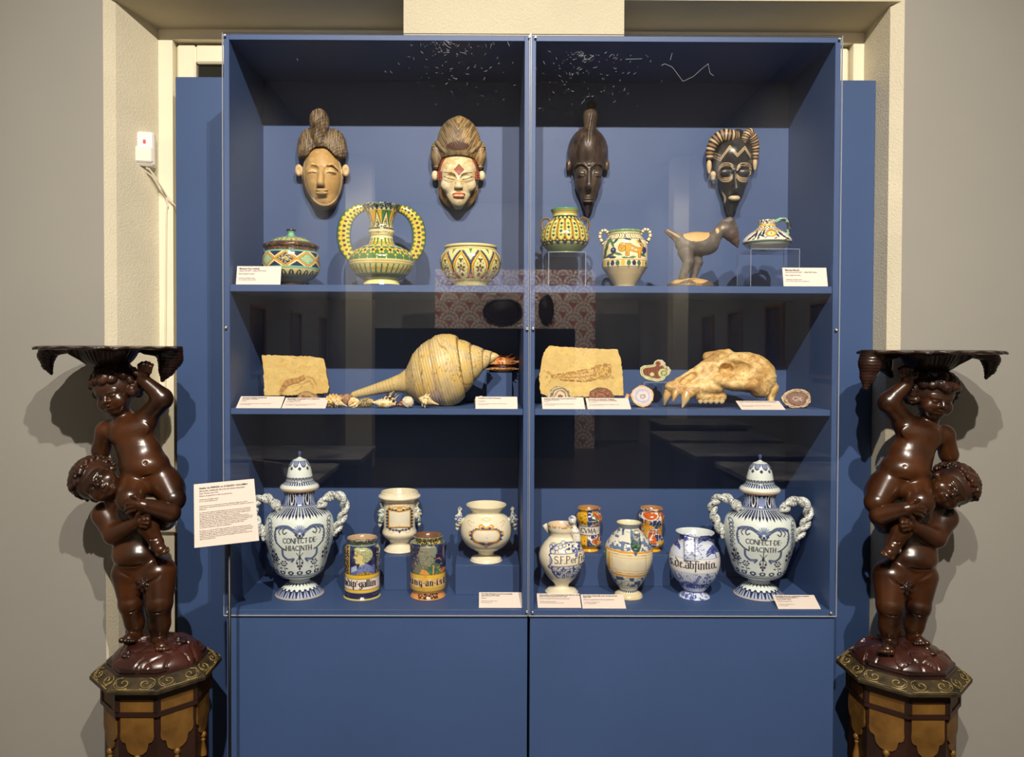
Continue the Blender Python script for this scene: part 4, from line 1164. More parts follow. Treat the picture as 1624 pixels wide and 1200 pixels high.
# ---- big two-handled vase
def blossoms(g, u, v, p, zone, seed=0):
    """yellow petals round navy hearts on a p-pixel grid"""
    ui, vi = np.floor(u / p), np.floor(v / p); fu, fv = u - (ui + 0.5) * p, v - (vi + 0.5) * p
    an = np.arctan2(fv, fu); r = np.sqrt(fu ** 2 + fv ** 2)
    g.put(zone & (r < p * 0.47 * (0.72 + 0.28 * np.cos(5 * an))), (222, 186, 66)); g.put(zone & (r < p * 0.2), (44, 56, 74))
def big_vase():
    Y = 0.16; t, s, yb = pot('two_handled_vase', 'tall vase with two broad loop handles in yellow flowers on green', 'vase', 605, Y, ZS1T)
    def body(g):
        g.put(g.y < 329, (44, 58, 84)); g.put((g.y < 330) & (g.noise(2, 4) > 0.56), (160, 170, 140)); u, i = g.per(22); g.put((g.y < 332) & (g.y > 328) & (np.abs(u) < 1.6), (44, 58, 84))
        z = (g.y > 333) & (g.y < 360)
        u, i = g.per(9, 0.5); W = math.pi * g.R / 9; h = (g.y - 333) / 27
        c3 = i.astype(int) % 3
        tri = np.abs(u) < W * h
        g.put(z & ~tri & (c3 == 0), (226, 178, 62)); g.put(z & ~tri & (c3 == 1), (74, 128, 76)); g.put(z & ~tri & (c3 == 2), (226, 178, 62))
        g.put(z & tri, (226, 214, 150)); g.put(z & tri & (h > 0.35) & (np.abs(u) < W * (h - 0.3)) & (g.noise(1.5, 7) > 0.5), (60, 70, 80))
        g.put(z & (np.abs(np.abs(u) - W * h) < 0.7), (50, 52, 60))
        g.sd(g.band(360, 362.5), (44, 58, 84)); g.sd(g.band(362.5, 376.5), (234, 222, 168)); g.put((g.y > 366) & (g.y < 370) & (g.noise(1.3, 11) > 0.6), (84, 66, 44)); g.sd(g.band(372.3, 373.1), (90, 74, 44)); g.sd(g.band(362.6, 363.2), (90, 74, 44))
        z = (g.y > 377) & (g.y < 390); u, i = g.per(20); g.put(z, (222, 206, 120)); g.put(z & (np.abs(u) < 1.3), (66, 120, 72)); g.put(z & (np.abs(u) > 1.3) & (np.abs(g.y - 385) < 2), (214, 168, 50))
        z = (g.y > 390) & (g.y < 409.5); g.put(z, (72, 118, 66)); u, _ = g.per(22)
        pp = 2 * math.pi * g.R / 22
        an = np.arctan2(g.y - 396, u); r = np.sqrt((g.y - 396) ** 2 + u ** 2)
        g.put(z & (r < 6.2 * (0.76 + 0.24 * np.cos(5 * an + 1.5))), (226, 190, 66)); g.put(z & (r < 2.3), (40, 54, 74))
        u, _ = g.per(22, 0.5); g.put(z & (np.sqrt((g.y - 403.5) ** 2 + u ** 2) < 1.6), (226, 190, 66)); g.put(z & (g.y > 406.5) & (np.abs(u) < 0.6), (230, 220, 160))
        g.sd(g.band(409.5, 417), (228, 212, 140)); g.sd(g.band(412, 413), (150, 104, 60)); g.sd(g.band(416, 416.8), (120, 90, 54))
        z = (g.y > 417) & (g.y < 432); u, i = g.per(34); g.put(z, (206, 200, 118)); g.put(z & (np.abs(u + (g.y - 424) * 0.12) < 1.1), (58, 108, 64)); g.put(z & (((np.abs(u) - 2.6) / 1.3) ** 2 + ((g.y - 425) / 2.6) ** 2 < 1), (214, 160, 52))
        g.sd(g.band(432, 434), (120, 110, 60)); g.sd(g.band(434, 440), (76, 104, 58)); g.sd(g.band(440, 443), (150, 146, 74)); g.sd(g.band(443, 449.5), (232, 220, 148)); g.sd(g.band(449.5, 480), (58, 74, 130))
    lathe_px('body', [(345, 14), (330, 22), (323, 28), (321, 30), (323, 31), (326.5, 29.5), (329, 27.5), (335, 24.5), (345, 20.5), (356, 18), (361.5, 18.6), (364, 20.2), (369, 20.6), (373, 19), (376, 17.6), (383, 18.6), (389, 22.5), (393, 32), (398, 42), (404, 48), (411, 51), (418, 51.2), (425, 49), (432, 44.5), (438, 38.5), (443, 31), (446, 28), (yb, 28), (yb, 0.5)], body, s, yb, t, base=(230, 216, 140), inside=(60, 66, 76))
    def hcol(v, u, w, col):
        g = Glaze(v[:, 0], v[:, 1], base=(78, 112, 66)); L = u * 112
        outer = np.abs(np.sin(w)) < 0.35
        px = np.cos(w) * 9
        an = np.arctan2((L % 7.5) - 3.75, px); r = np.sqrt(((L % 7.5) - 3.75) ** 2 + px ** 2)
        ok = np.abs(np.cos(w)) < 0.93
        g.put(ok & (r < 8.0 * (0.72 + 0.28 * np.cos(5 * an))), (226, 190, 66)); g.put(ok & (r < 2.1), (40, 54, 74))
        g.put(np.abs(np.cos(w)) > 0.95, (40, 58, 104))
        return g.c
    for m_ in (-1, 1):
        q = [(605 + m_ * 24, 330, 0), (605 + m_ * 40, 335, 0), (605 + m_ * 54, 350, 0), (605 + m_ * 59, 372, 0), (605 + m_ * 56, 394, 0), (605 + m_ * 44, 414, 0)]
        tube_px('handle', q, (5.5, 8.5, 10.5, 11, 10.5, 7.5), (4, 4.5, 5, 5, 5, 4), s, (605, yb), t, hcol, n=40, k=130)
big_vase()

# ---- ogive bowl
def ogive_bowl():
    Y = 0.14; t, s, yb = pot('ogive_bowl', 'squat bowl painted with yellow and blue pointed arches', 'bowl', 746, Y, ZS1T)
    def body(g):
        g.sd(g.band(380, 391), (232, 218, 150)); g.sd(g.band(389, 390.6), BRN); g.sd(g.band(392.6, 393.4), (110, 90, 60))
        n = 10; u, i = g.per(n, 0.5); W = math.pi * g.R / n
        def arch(k, top, bot=441):
            h = np.clip((g.y - top) / (bot - top), 0, 1); half = k * W * np.sqrt(np.clip(np.sin(math.pi * np.clip(h * 0.86 + 0.02, 0, 1)), 0, 1)) * np.where(h < 0.5, np.clip(h * 2, 0, 1) ** 0.35, 1)
            return np.where((g.y > top) & (g.y < bot), np.abs(u) - half, 9)
        z = g.y > 396
        u2, i2 = g.per(n, 0.0); g.put((g.y > 394) & (g.y < 403) & (np.abs(u2) < (402 - g.y) * 0.35), (74, 124, 82))
        a0, a1, a2, a3 = arch(1.03, 395), arch(0.95, 398), arch(0.72, 402.5), arch(0.66, 404)
        g.put(z & (np.abs(a0) < 1.6), (72, 88, 128)); g.put(z & (np.abs(arch(0.99, 396.6)) < 0.5), INK)
        g.put(z & (a1 < 0) & (a2 > 0), (226, 174, 54)); g.put(z & (np.abs(a1) < 0.6), INK); g.put(z & (np.abs(a2) < 0.6), (96, 74, 40))
        g.put(z & (a3 < 0), (222, 214, 140))
        an = np.arctan2(g.y - 425, u); r = np.sqrt((g.y - 425) ** 2 + u ** 2)
        inn = a3 < -0.5
        g.put(inn & (r < 6.5 * (0.75 + 0.3 * np.cos(5 * an + 1.57))), (62, 56, 62)); g.put(inn & (r < 1.9), (226, 164, 54))
        an = np.arctan2(g.y - 412, u); r = np.sqrt((g.y - 412) ** 2 + u ** 2); g.put(inn & (r < 4.2 * (0.7 + 0.35 * np.cos(3 * an + 1.57))), (84, 56, 50))
        g.put(inn & (np.abs(np.abs(u) - 4.5) < 1.0) & (np.abs(g.y - 417) < 1.4), (82, 132, 96)); g.put(inn & (np.sqrt((g.y - 435) ** 2 + u ** 2) < 2.6), (84, 56, 50)); g.put(inn & (g.noise(1.2, 9) > 0.7), (80, 90, 90))
        u2, _ = g.per(n, 0.0); g.put((np.sqrt((g.y - 438) ** 2 * 0.5 + u2 ** 2) < 2.6) & z, (206, 104, 52))
        g.sd(g.band(444, 480), (190, 184, 120))
    lathe_px('body', [(400, 36), (390, 39.5), (386.5, 40), (385.5, 41), (387, 42.3), (390, 41.5), (393, 40.4), (397, 42.5), (404, 46.5), (412, 48.3), (420, 48.7), (429, 46.5), (437, 41.5), (444, 34.5), (449, 28.5), (yb - 2, 25), (yb, 25), (yb, 0.5)], body, s, yb, t, base=(228, 214, 140), inside=(200, 190, 140))
ogive_bowl()

# ---- clear acrylic risers (bent sheet: top and two sides)
def riser(label, x0, x1, ytop, Y, zb, depth):
    c = (x0 + x1) / 2; s = SC(Y); q = P(c, 560, Y); hw = (x1 - x0) / 2 * s; zt = P(c, ytop, Y)[2]
    t = thing('acrylic_riser', label, 'riser', (q[0], Y, zb), 'clear acrylic risers in the case')
    h = zt - zb; th = 0.003; d = depth / 2
    MB().box(-hw, hw, -d, d, h - th, h).build('top_sheet', M_GLASS, t); MB().box(-hw, -hw + th, -d, d, 0, h - th).build('side_sheet', M_GLASS, t); MB().box(hw - th, hw, -d, d, 0, h - th).build('side_sheet', M_GLASS, t)
    e = 0.0007; mb = MB()
    for yy in (-d - e, d - e):
        mb.box(-hw, hw, yy, yy + 2 * e, h - 2 * e, h + 0.0002); mb.box(-hw, -hw + 2 * e, yy, yy + 2 * e, 0, h); mb.box(hw - 2 * e, hw, yy, yy + 2 * e, 0, h)
    mb.build('polished_edge', mat('riser_edge', (140, 150, 168), 0.3), t)
    return zt

# ---- globular pot with ears on a riser
def ear_pot():
    Y = 0.17
    zt = riser('clear acrylic riser under the green and yellow eared pot', 867, 925, 402.5, Y, ZS1T, 0.10)
    t, s, yb = pot('eared_pot', 'round green-rimmed pot with ears and yellow petal loops', 'pot', 895, Y, zt + 0.0003)
    def body(g):
        g.put(g.y < 331.5, (84, 160, 100)); g.sd(g.band(331.5, 337), (214, 192, 120)); g.sd(g.band(333, 334), BRN); g.sd(g.band(336, 336.8), BRN)
        g.sd(g.band(337, 352), (222, 216, 120))
        n = 20; u, i = g.per(n, 0.5); W = math.pi * g.R / n
        g.put((g.y > 341) & (g.y < 347) & (np.abs(u) < (347 - g.y) * 0.55 + 0.4), (54, 58, 60))
        h = (g.y - 346) / 34
        half = W * 0.93 * np.sqrt(np.clip(1 - np.clip((g.y - 372) / 8.5, 0, 1) ** 2, 0, 1)) * np.sqrt(np.clip(1 - np.clip((352 - g.y) / 6, 0, 1) ** 2, 0, 1))
        z = (g.y > 346) & (g.y < 380.5)
        dl = np.abs(u) - half
        g.put(z & (dl > 0), (46, 42, 38)); g.put(z & (dl < 0), (214, 164, 62)); g.put(z & (dl < -1.5 * W / 5.5), (70, 58, 34)); g.put(z & (dl < -1.9 * W / 5.5), (226, 218, 118))
        vy = ((g.y - 351) % 6.0) - 3.0; kk = np.floor((g.y - 351) / 6.0).astype(int) + i.astype(int)
        dot = np.sqrt(u ** 2 + vy ** 2) < np.minimum(2.3, W * 0.42)
        g.put(z & dot & (g.y > 351) & (g.y < 375) & (kk % 2 == 0), (52, 62, 92)); g.put(z & dot & (g.y > 351) & (g.y < 375) & (kk % 2 == 1), (86, 140, 78))
        g.put((g.y > 380) & (g.y < 382), (46, 42, 38)); u2, _ = g.per(n, 0.0); g.put((g.y > 379) & (np.sqrt(u2 ** 2 + (g.y - 384) ** 2) < 3.1), (52, 56, 72)); g.put((g.y > 378) & (np.sqrt(u2 ** 2 + (g.y - 379.5) ** 2) < 1.6), (210, 200, 120)); g.put((g.y > 379) & (np.sqrt(u ** 2 + (g.y - 383) ** 2) < 1.6), (190, 180, 110))
        low = np.sqrt(u2 ** 2 + (g.y - 384) ** 2) >= 3.1
        g.put((g.y > 385.5) & low, (126, 142, 82))
    lathe_px('body', [(345, 15), (335, 18.5), (330.5, 20.5), (328.8, 21.6), (330.2, 22.6), (333, 21.4), (337, 19.6), (342, 19), (347, 21), (352, 26.5), (358, 31.5), (366, 36), (374, 38.4), (381, 38.6), (388, 36), (394, 31), (399, 25.5), (yb - 1.5, 22.5), (yb, 22), (yb, 0.5)], body, s, yb, t, base=(150, 166, 96), inside=(150, 160, 90))
    for m_ in (-1, 1):
        q = [(895 + m_ * 22, 351, 0), (895 + m_ * 28, 346.5, 0), (895 + m_ * 35, 349, 0), (895 + m_ * 37.5, 358, 0), (895 + m_ * 35.5, 368, 0)]
        tube_px('ear_handle', q, 1.7, 4, s, (895, yb), t, lambda v, u, w, c: np.where((np.abs(np.sin(w)) > 0.82)[:, None], lin((70, 52, 36)), lin((214, 184, 104))), n=16)
ear_pot()

# ---- lion jar
def lion_jar():
    Y = 0.11; t, s, yb = pot('lion_jar', 'cream jar with striped ears painted with an orange lion', 'jar', 990, Y, ZS1T)
    def body(g):
        g.put(g.y < 367.5, (126, 158, 104)); g.put((g.y < 367) & (g.noise(4, 3) > 0.55), (170, 190, 140))
        z = (g.y > 370) & (g.y < 377.6); g.put((g.y > 369) & (g.y < 378.4), (120, 78, 46)); g.put(z, (236, 222, 178))
        u, i = g.per(44); st = (np.abs(u - np.sign(g.x) * np.abs(g.y - 373.8) * 0.55) < 0.62); c2 = i.astype(int) % 4
        g.put(z & st & (c2 == 0), (52, 58, 90)); g.put(z & st & (c2 == 1), (214, 156, 60)); g.put(z & st & (c2 == 2), (52, 58, 60)); g.put(z & st & (c2 == 3), (84, 124, 84))
        # foliage round the scene
        def leaf(cx, cy, a, L, w, col):
            ca, sa = math.cos(a), math.sin(a); lx = (g.x - cx) * ca + (g.y - cy) * sa; ly = -(g.x - cx) * sa + (g.y - cy) * ca
            g.put((np.abs(ly) < w * np.clip(1 - (lx / L) ** 2, 0, 1)) & (np.abs(lx) < L), col)
        for (cx, cy, a, L, w, c) in ((-26, 382, -1.1, 10, 2.6, (70, 108, 74)), (-29, 392, -1.2, 9, 2.4, (84, 92, 56)), (-20, 384, -1.9, 9, 2.2, (78, 118, 80)), (-14, 381, -0.8, 7, 2, (60, 92, 90)), (-24, 404, -0.4, 8, 2.6, (62, 84, 66)), (-11, 402, 0.3, 8, 2.2, (84, 120, 84)), (-19, 407, 0.0, 6, 2, (48, 58, 86)), (2, 409, 0.2, 8, 2, (84, 116, 72)), (11, 408, -0.2, 7, 2, (96, 128, 84)), (4, 379, 0.2, 7, 1.6, (60, 84, 110)), (24, 384, 1.3, 8, 2.2, (64, 92, 96)), (29, 396, 1.5, 8, 2.4, (52, 66, 92)), (27, 403, 0.4, 6, 2.2, (70, 104, 74)), (-31, 402, -1.3, 7, 2.2, (70, 100, 60))): leaf(cx, cy, a, L, w, c)
        g.sd(g.ell(-18, 396, 4.4, 4.8), (44, 48, 88)); g.sd(g.ell(-18, 395, 1.0), (190, 190, 190)); g.line([(-18, 401), (-18, 420)], 0.5, (40, 60, 60)); g.sd(g.ell(31, 395, 2.4, 5), (44, 48, 88))
        # lion
        O = (228, 164, 62); K = (106, 70, 34)
        body_ = [(-2, 391), (2, 386), (8, 386), (14, 390), (20, 392.5), (26, 392), (27, 396), (25, 399), (24.5, 408), (21, 408), (20.5, 400), (14, 399), (7, 397), (6.5, 405.5), (1, 405.5), (1, 397)]
        g.poly(body_, O); g.line(body_ + [body_[0]], 0.45, K)
        g.sd(g.ell(-4.5, 393.5, 5.6, 5.4), O); g.sd(np.abs(g.ell(-4.5, 393.5, 5.6, 5.4)) - 0.5, K); g.curve([(-10, 391), (-7, 386.5), (-1, 385.5), (4, 387)], 0.9, O); g.curve([(-10, 391), (-7, 386), (-1, 385), (4, 386.5)], 0.4, K)
        g.curve([(26, 393), (27, 387), (21, 384), (19, 381)], 1.5, O); g.curve([(27.5, 393), (28.5, 386), (22, 383), (20.5, 380.5)], 0.4, K)
        g.sd(g.ell(11.5, 393.5, 3.0), (236, 226, 190)); g.sd(np.abs(g.ell(11.5, 393.5, 2.2)) - 0.5, (170, 90, 50)); g.sd(g.ell(17, 396, 2, 1), (236, 226, 190))
        for q in (-6.6, -2.6): g.sd(g.ell(q, 392, 0.75), K)
        g.line([(-4.6, 393), (-4.8, 395.4), (-6, 396.5)], 0.4, K); g.line([(3.5, 399), (3.5, 405)], 0.4, K)
        g.sd(g.band(409.6, 412), (228, 200, 150)); g.sd(g.band(411.4, 412.1), (150, 92, 52))
        z = (g.y > 412) & (g.y < 422.5); u, i = g.per(26, 0.3); c4 = i.astype(int) % 4; dot = ((u / 3.5) ** 2 + ((g.y - 416.4) / 4.2) ** 2) < 1
        for k_, c in enumerate(((228, 174, 62), (66, 104, 72), (38, 42, 80), (66, 104, 72))): g.put(z & dot & (c4 == k_), c)
        g.put((g.y > 419) & (g.y < 425) & (np.abs(u) < 0.6) & (c4 % 2 == 1), (52, 74, 66))
        g.sd(g.band(422.4, 423.1), (150, 104, 62)); g.put(g.y > 424.5, (206, 184, 138)); g.put((g.y > 424.5) & (np.sin(g.y * 2.2) > 0.75), (186, 164, 120), 0.5)
    lathe_px('body', [(376, 20), (368, 23.5), (364.5, 24.6), (363, 25.3), (364.5, 26.4), (367.5, 25.4), (370, 25.2), (374, 26.6), (378, 29.5), (384, 33.4), (392, 35), (402, 35.3), (413, 35.5), (421, 35.8), (424.5, 35.6), (429, 32.5), (437, 27.5), (446, 21.5), (453, 17), (yb, 15), (yb, 0.5)], body, s, yb, t, base=(236, 222, 178), inside=(150, 172, 118))
    for m_ in (-1, 1):
        q = [(990 + m_ * 25, 372, 0), (990 + m_ * 30, 365.5, 0), (990 + m_ * 37, 367, 0), (990 + m_ * 39, 376, 0), (990 + m_ * 33.5, 387, 0)]
        tube_px('ear_handle', q, 2.6, 3.6, s, (990, yb), t, lambda v, u, w, c: np.where((np.abs((u * 7) % 1 - 0.5) < 0.13)[:, None], lin((48, 42, 44)), lin((232, 214, 170))), n=12, k=90)
lion_jar()

# ---- squat jug on a riser
def squat_jug():
    Y = 0.12
    zt = riser('clear acrylic riser under the squat painted jug', 1178, 1254, 398.5, Y, ZS1T, 0.12)
    t, s, yb = pot('squat_jug', 'squat jug with a narrow neck and a yellow sun medallion', 'jug', 1214.7, Y, zt + 0.0003)
    def body(g):
        g.put((g.y < 356) & (g.noise(2.4, 5) > 0.46), (64, 48, 48)); g.sd(g.band(354.6, 357.6), (228, 176, 70))
        z = (g.y > 357.6) & (g.y < 363.5); u, i = g.per(14); g.put(z, (48, 88, 82)); g.put(z & (np.abs(u) / 3.6 + np.abs(g.y - 360.5) / 2.9 < 1), (238, 230, 206)); g.put(z & (np.abs(u) + np.abs(g.y - 360.5) < 1.1), (40, 60, 70)); g.put((g.y > 361.5) & (g.y < 365) & (np.abs(u) > 2.5), (228, 176, 70)); g.sd(g.band(364.6, 365.2), (48, 50, 64))
        def leaf(cx, cy, a, L, w, col):
            ca, sa = math.cos(a), math.sin(a); lx = (g.x - cx) * ca + (g.y - cy) * sa; ly = -(g.x - cx) * sa + (g.y - cy) * ca
            g.put((np.abs(ly) < w * np.clip(1 - (lx / L) ** 2, 0, 1)) & (np.abs(lx) < L), col)
        for (cx, cy, a, L, w) in ((-16, 370, 1.9, 7, 1.7), (-11, 371, 2.1, 7, 1.5), (-21, 372, 2.4, 6, 1.5), (-26, 375.5, 2.6, 5, 1.4), (-5, 369, 1.9, 6, 1.6), (-7, 373, 0.5, 5, 1.3), (20, 370, 0.7, 6, 1.8), (25, 374, 0.5, 6, 1.5), (16, 373, 0.9, 4, 1.4), (31, 377, 0.4, 4, 1.3)): leaf(cx, cy, a, L, w, (44, 42, 74))
        for (cx, cy) in ((-20, 377), (-13, 377), (-1, 376), (13, 377), (28, 379)): leaf(cx, cy, -0.6, 3, 1.1, (70, 108, 84))
        g.sd(g.ell(6.3, 369.8, 8.6, 5.6), (48, 42, 48)); g.sd(g.ell(6.3, 369.8, 7.5, 4.8), (230, 180, 74)); g.sd(g.ell(6.3, 369.8, 4.6, 2.9), (240, 222, 160)); g.sd(g.ell(6.3, 369.8, 1.2, 1.0), (60, 60, 80))
        g.sd(g.band(379.2, 379.9), (96, 74, 56)); g.sd(g.band(380.2, 383), (62, 112, 100)); g.put(g.y > 383, (226, 224, 204)); g.put((g.y > 384) & (g.y < 394) & (np.abs(g.x + 28) < 5) & (g.noise(1.5, 4) > 0.55), (60, 60, 70))
    lathe_px('body', [(358, 8), (352, 11), (348.5, 12.4), (347.6, 13), (349, 13.5), (352, 13), (355.5, 12.4), (358.5, 13.4), (362, 16.5), (367, 23), (372, 29), (377, 34), (381, 36.7), (385, 37), (389, 34), (393, 28.5), (396.5, 22), (yb - 1, 18.5), (yb, 18), (yb, 0.5)], body, s, yb, t, base=(240, 232, 208), inside=(150, 120, 90))
    q = [(1227, 352.5, 0), (1235, 349, 0), (1243, 351, 0), (1247, 360, 0), (1245.5, 370, 0), (1243, 376, 0)]
    tube_px('handle', q, 3.2, 4.2, s, (1214.7, yb), t, lambda v, u, w, c: np.where((fbm(u * 9, w * 0.5, 3) > 0.5)[:, None], lin((52, 48, 54)), lin((130, 178, 150))), n=14)
squat_jug()

# ---- rope-handled covered vases
def rope_vase():
    x0 = 475; z0 = ZF; c = PZ(x0, 940, z0); Y = float(c[1])
    t, s, yb = pot('covered_vase', 'white and blue covered vase with rope handles next to the white text panel', 'vase', x0, Y, z0, 'rope-handled covered vases')
    D1, D2 = (44, 50, 84), (88, 104, 150)
    def body(g):
        z = (g.y > 777) & (g.y < 801.5); g.put(z, (36, 42, 76))
        u, i = g.per(6, 0.0)
        for (k_, w_) in ((0.0, 1.3), (0.55, 1.0), (-0.55, 1.0), (1.1, 0.9), (-1.1, 0.9)):
            tip = 781 + 6 * abs(k_); cx = k_ * 9 * np.clip((801 - g.y) / 18, 0.2, 1); g.put(z & (g.y > tip) & (np.abs(u - cx) < w_ * 2.0 * np.sin(math.pi * np.clip((g.y - tip) / (803 - tip), 0, 1)) ** 0.6 + 0.3), (136, 150, 190))
        u2, _ = g.per(6, 0.5); rr = np.abs(np.sqrt((u2 / 3.4) ** 2 + ((g.y - 789) / 12) ** 2) - 0.8); g.put(z & (rr < 0.16), (226, 226, 214)); g.put(z & (np.abs(np.abs(u2) - 6) < 0.6), (206, 210, 214))
        g.sd(g.band(800.5, 803.5), (120, 134, 172)); g.sd(g.band(802.6, 803.4), D1)
        n = 54; u, i = g.per(n); tipy = 818.5 + 2.2 * (i.astype(int) % 2); z = (g.y > 804) & (g.y < tipy); W = math.pi * g.R / n
        g.put((g.y > 804) & (np.abs(u) < W * np.where(g.y < 815, 0.72, 0.72 * np.clip((tipy + 3 - g.y) / 6, 0, 1))) & (g.y < tipy + 3), (40, 46, 80)); g.put((g.y > 806) & (g.y < 815) & (np.abs(u) < W * 0.18), (110, 124, 164))
        # cartouche
        for m_ in (-1, 1):
            X = lambda a: m_ * a
            g.curve([(X(4), 846), (X(11), 839), (X(19), 834.5), (X(28), 835), (X(35), 838)], 2.0, D2); g.curve([(X(4), 848), (X(11), 841.5), (X(19), 837), (X(27), 838)], 0.6, D1); g.curve([(X(10), 838), (X(18), 832.5), (X(30), 833), (X(37), 837)], 0.55, D1)
            g.curve([(X(22), 836), (X(26), 841), (X(24), 846), (X(20), 843)], 0.9, D1); g.curve([(X(28), 837), (X(32), 842), (X(30), 847)], 0.8, D1)
            g.curve([(X(36), 838), (X(38), 848), (X(36), 859), (X(28), 868), (X(22), 871)], 1.1, D1); 
            for k_ in range(5): g.sd(g.ell(X(37.3 - 0.5 * k_), 843 + 4.5 * k_, 1.4, 1.7), D2)
            g.curve([(X(26), 871), (X(25), 880), (X(18), 886), (X(9), 885), (X(12), 890)], 1.3, D2); g.curve([(X(27.5), 871), (X(26), 881), (X(18), 888), (X(9), 887)], 0.5, D1)
        for k_ in range(9):
            a = math.radians(-160 + k_ * 17.5); g.line([(2 * math.cos(a), 844 + 2 * math.sin(a)), (11 * math.cos(a), 845 + 12.5 * math.sin(a))], 0.85, D2 if k_ % 2 else (120, 136, 178))
        g.curve([(-7, 847), (0, 853), (7, 847)], 1.0, D1); g.sd(g.ell(0, 849, 2.2, 2.6), D1)
        g.sd(g.ell(0, 884, 2.0, 3), D1); g.line([(-5, 876), (5, 889)], 0.6, D1); g.line([(5, 876), (-5, 889)], 0.6, D1); g.line([(0, 872), (0, 903)], 0.7, D1)
        for (a, b) in ((-4, 892), (4, 892), (-2.5, 897), (2.5, 897), (0, 901)): g.sd(g.ell(a, b, 1.7, 2.2), D1)
        g.text('CONFECT·DE·', -25.5, 852.5, 7.6, 0.62, (46, 46, 62), ROMAN, 0.10); g.text('HIACINTH', -21, 864.5, 7.2, 0.62, (46, 46, 62), ROMAN, 0.16)
        # garlands at the sides and sprays near the foot
        for m_ in (-1, 1):
            for k_, yy in enumerate((828, 835, 841, 848, 855, 862, 869)):
                g.sd(np.abs(g.ell(m_ * (46 - 0.3 * k_), yy, 2.6 - 0.2 * k_, 3.0 - 0.2 * k_)) - 0.7, D1 if k_ % 2 else D2); g.sd(g.ell(m_ * (42.5 - 0.3 * k_), yy + 3, 1.0), D1)
            g.line([(m_ * 40, 893), (m_ * 38, 872)], 0.5, D1)
            for (a, b) in ((41, 876), (36, 880), (42, 884), (35.5, 887)): g.sd(g.ell(m_ * a, b, 1.7, 2.6), D1)
        for cx, cy in ((-24, 896), (22, 895), (-36, 890)):
            for k_ in range(6):
                a = k_ * 1.047; g.sd(g.ell(cx + 4 * math.cos(a), cy - 3 + 3.6 * math.sin(a), 1.5), D1)
            g.sd(g.ell(cx, cy - 3, 1.2), D2); g.line([(cx, cy), (cx + 2, cy + 10)], 0.5, D1)
            for a in (-4, 4): g.sd(g.ell(cx + a, cy + 5, 2.2, 1.1), D1)
        u, i = g.per(18); g.put((g.y > 904) & (g.y < 911) & (np.abs(np.sqrt((u / 4.5) ** 2 + ((g.y - 908) / 3) ** 2) - 0.75) < 0.3), D1)
        g.sd(g.band(911.5, 912.6), D1); g.sd(g.band(914.5, 916), D1); g.sd(g.band(919.6, 920.4), D2)
        u, i = g.per(22); g.put((g.y > 925) & (g.y < 931) & (np.abs(u) < (931 - g.y) * 0.3), D1)
        u, i = g.per(20); W = math.pi * g.R / 20; z = (g.y > 931) & (g.y < 948.5); d = np.sqrt((u / (W * 0.92)) ** 2 + ((g.y - 948) / 13) ** 2)
        g.put(z & (np.abs(d - 0.92) < 0.12), D1); g.put(z & (d < 0.8), (170, 182, 208)); g.put(z & (np.abs(u) < 0.8) & (d < 0.8), D1); g.put(z & (d > 1.04) & (g.y > 938), D1)
        g.sd(g.band(949, 950), (60, 70, 110)); g.put(g.y > 950.6, (190, 160, 140))
    prof = [(790, 18), (780, 22), (776.5, 23.5), (778, 24.2), (784, 23.2), (791, 23.5), (797, 26), (801, 30.5), (804.5, 37.5), (810, 45), (818, 50.5), (828, 52.8), (842, 52.6), (856, 50.8), (870, 47), (883, 43.2), (894, 40.2), (903, 36.6), (908.5, 31), (912.5, 22), (915.5, 17), (919, 16.2), (922, 18.5), (926.5, 25), (932, 31), (937, 34.8), (yb - 1, 36.2), (yb, 35.6), (yb, 0.5)]
    wob = lambda a, y: 1 + 0.016 * np.cos(8 * a) * np.exp(-((y - 870) / 38) ** 2)
    lathe_px('body', prof, body, s, yb, t, base=(224, 233, 226), wob=wob, step=0.72, cols=(300, 44))
    def lid(g):
        g.put(g.y < 723, (70, 74, 124))
        u, i = g.per(8, 0.5); d = np.sqrt((u / 4.6) ** 2 + ((g.y - 733) / 7) ** 2); z = (g.y > 729) & (g.y < 746); g.put(z & (np.abs(d - 0.85) < 0.16), D1); g.put(z & (d < 0.66), (120, 136, 178)); u2, _ = g.per(8); g.put(z & (np.abs(u2) / 3 + np.abs(g.y - 742) / 3.6 < 1), D1)
        u, i = g.per(24); d = np.sqrt((u / (math.pi * g.R / 24)) ** 2 + ((g.y - 763) / 6) ** 2); z = (g.y > 756) & (g.y < 763); g.put(z & (np.abs(d - 0.9) < 0.18), D1); g.put(z & (np.abs(u) < 0.6), D1); g.put((g.y > 757) & z & (d > 1.1), D1)
        u, i = g.per(40); g.put((g.y > 764) & (g.y < 769.5) & (np.abs(u) < 1.25), D2); g.put((g.y > 764) & (g.y < 769.5) & (np.abs(u) < 0.5), D1); g.sd(g.band(763, 764), D1); g.put(g.y > 775, (206, 180, 150))
    lathe_px('lid', [(713.5, 0.5), (714.5, 2.2), (717, 2.9), (719.5, 2.2), (722, 1.5), (724, 3), (725.6, 6), (727.2, 10), (730, 13.2), (736, 16.2), (745, 18.6), (754, 20.2), (759.5, 21.4), (763, 24), (766.5, 28.4), (769.5, 30.4), (772.5, 30.4), (775, 28), (776.5, 24.5), (776.6, 22.5)], lid, s, yb, t, base=(224, 233, 226), cols=(240, 44))
    def rope(v, u, w, col):
        return np.where((vnoise(v[:, 0] * 1.15, v[:, 1] * 1.15 + v[:, 2], 3) > 0.66)[:, None], lin((58, 60, 72)), lin((216, 220, 214)))
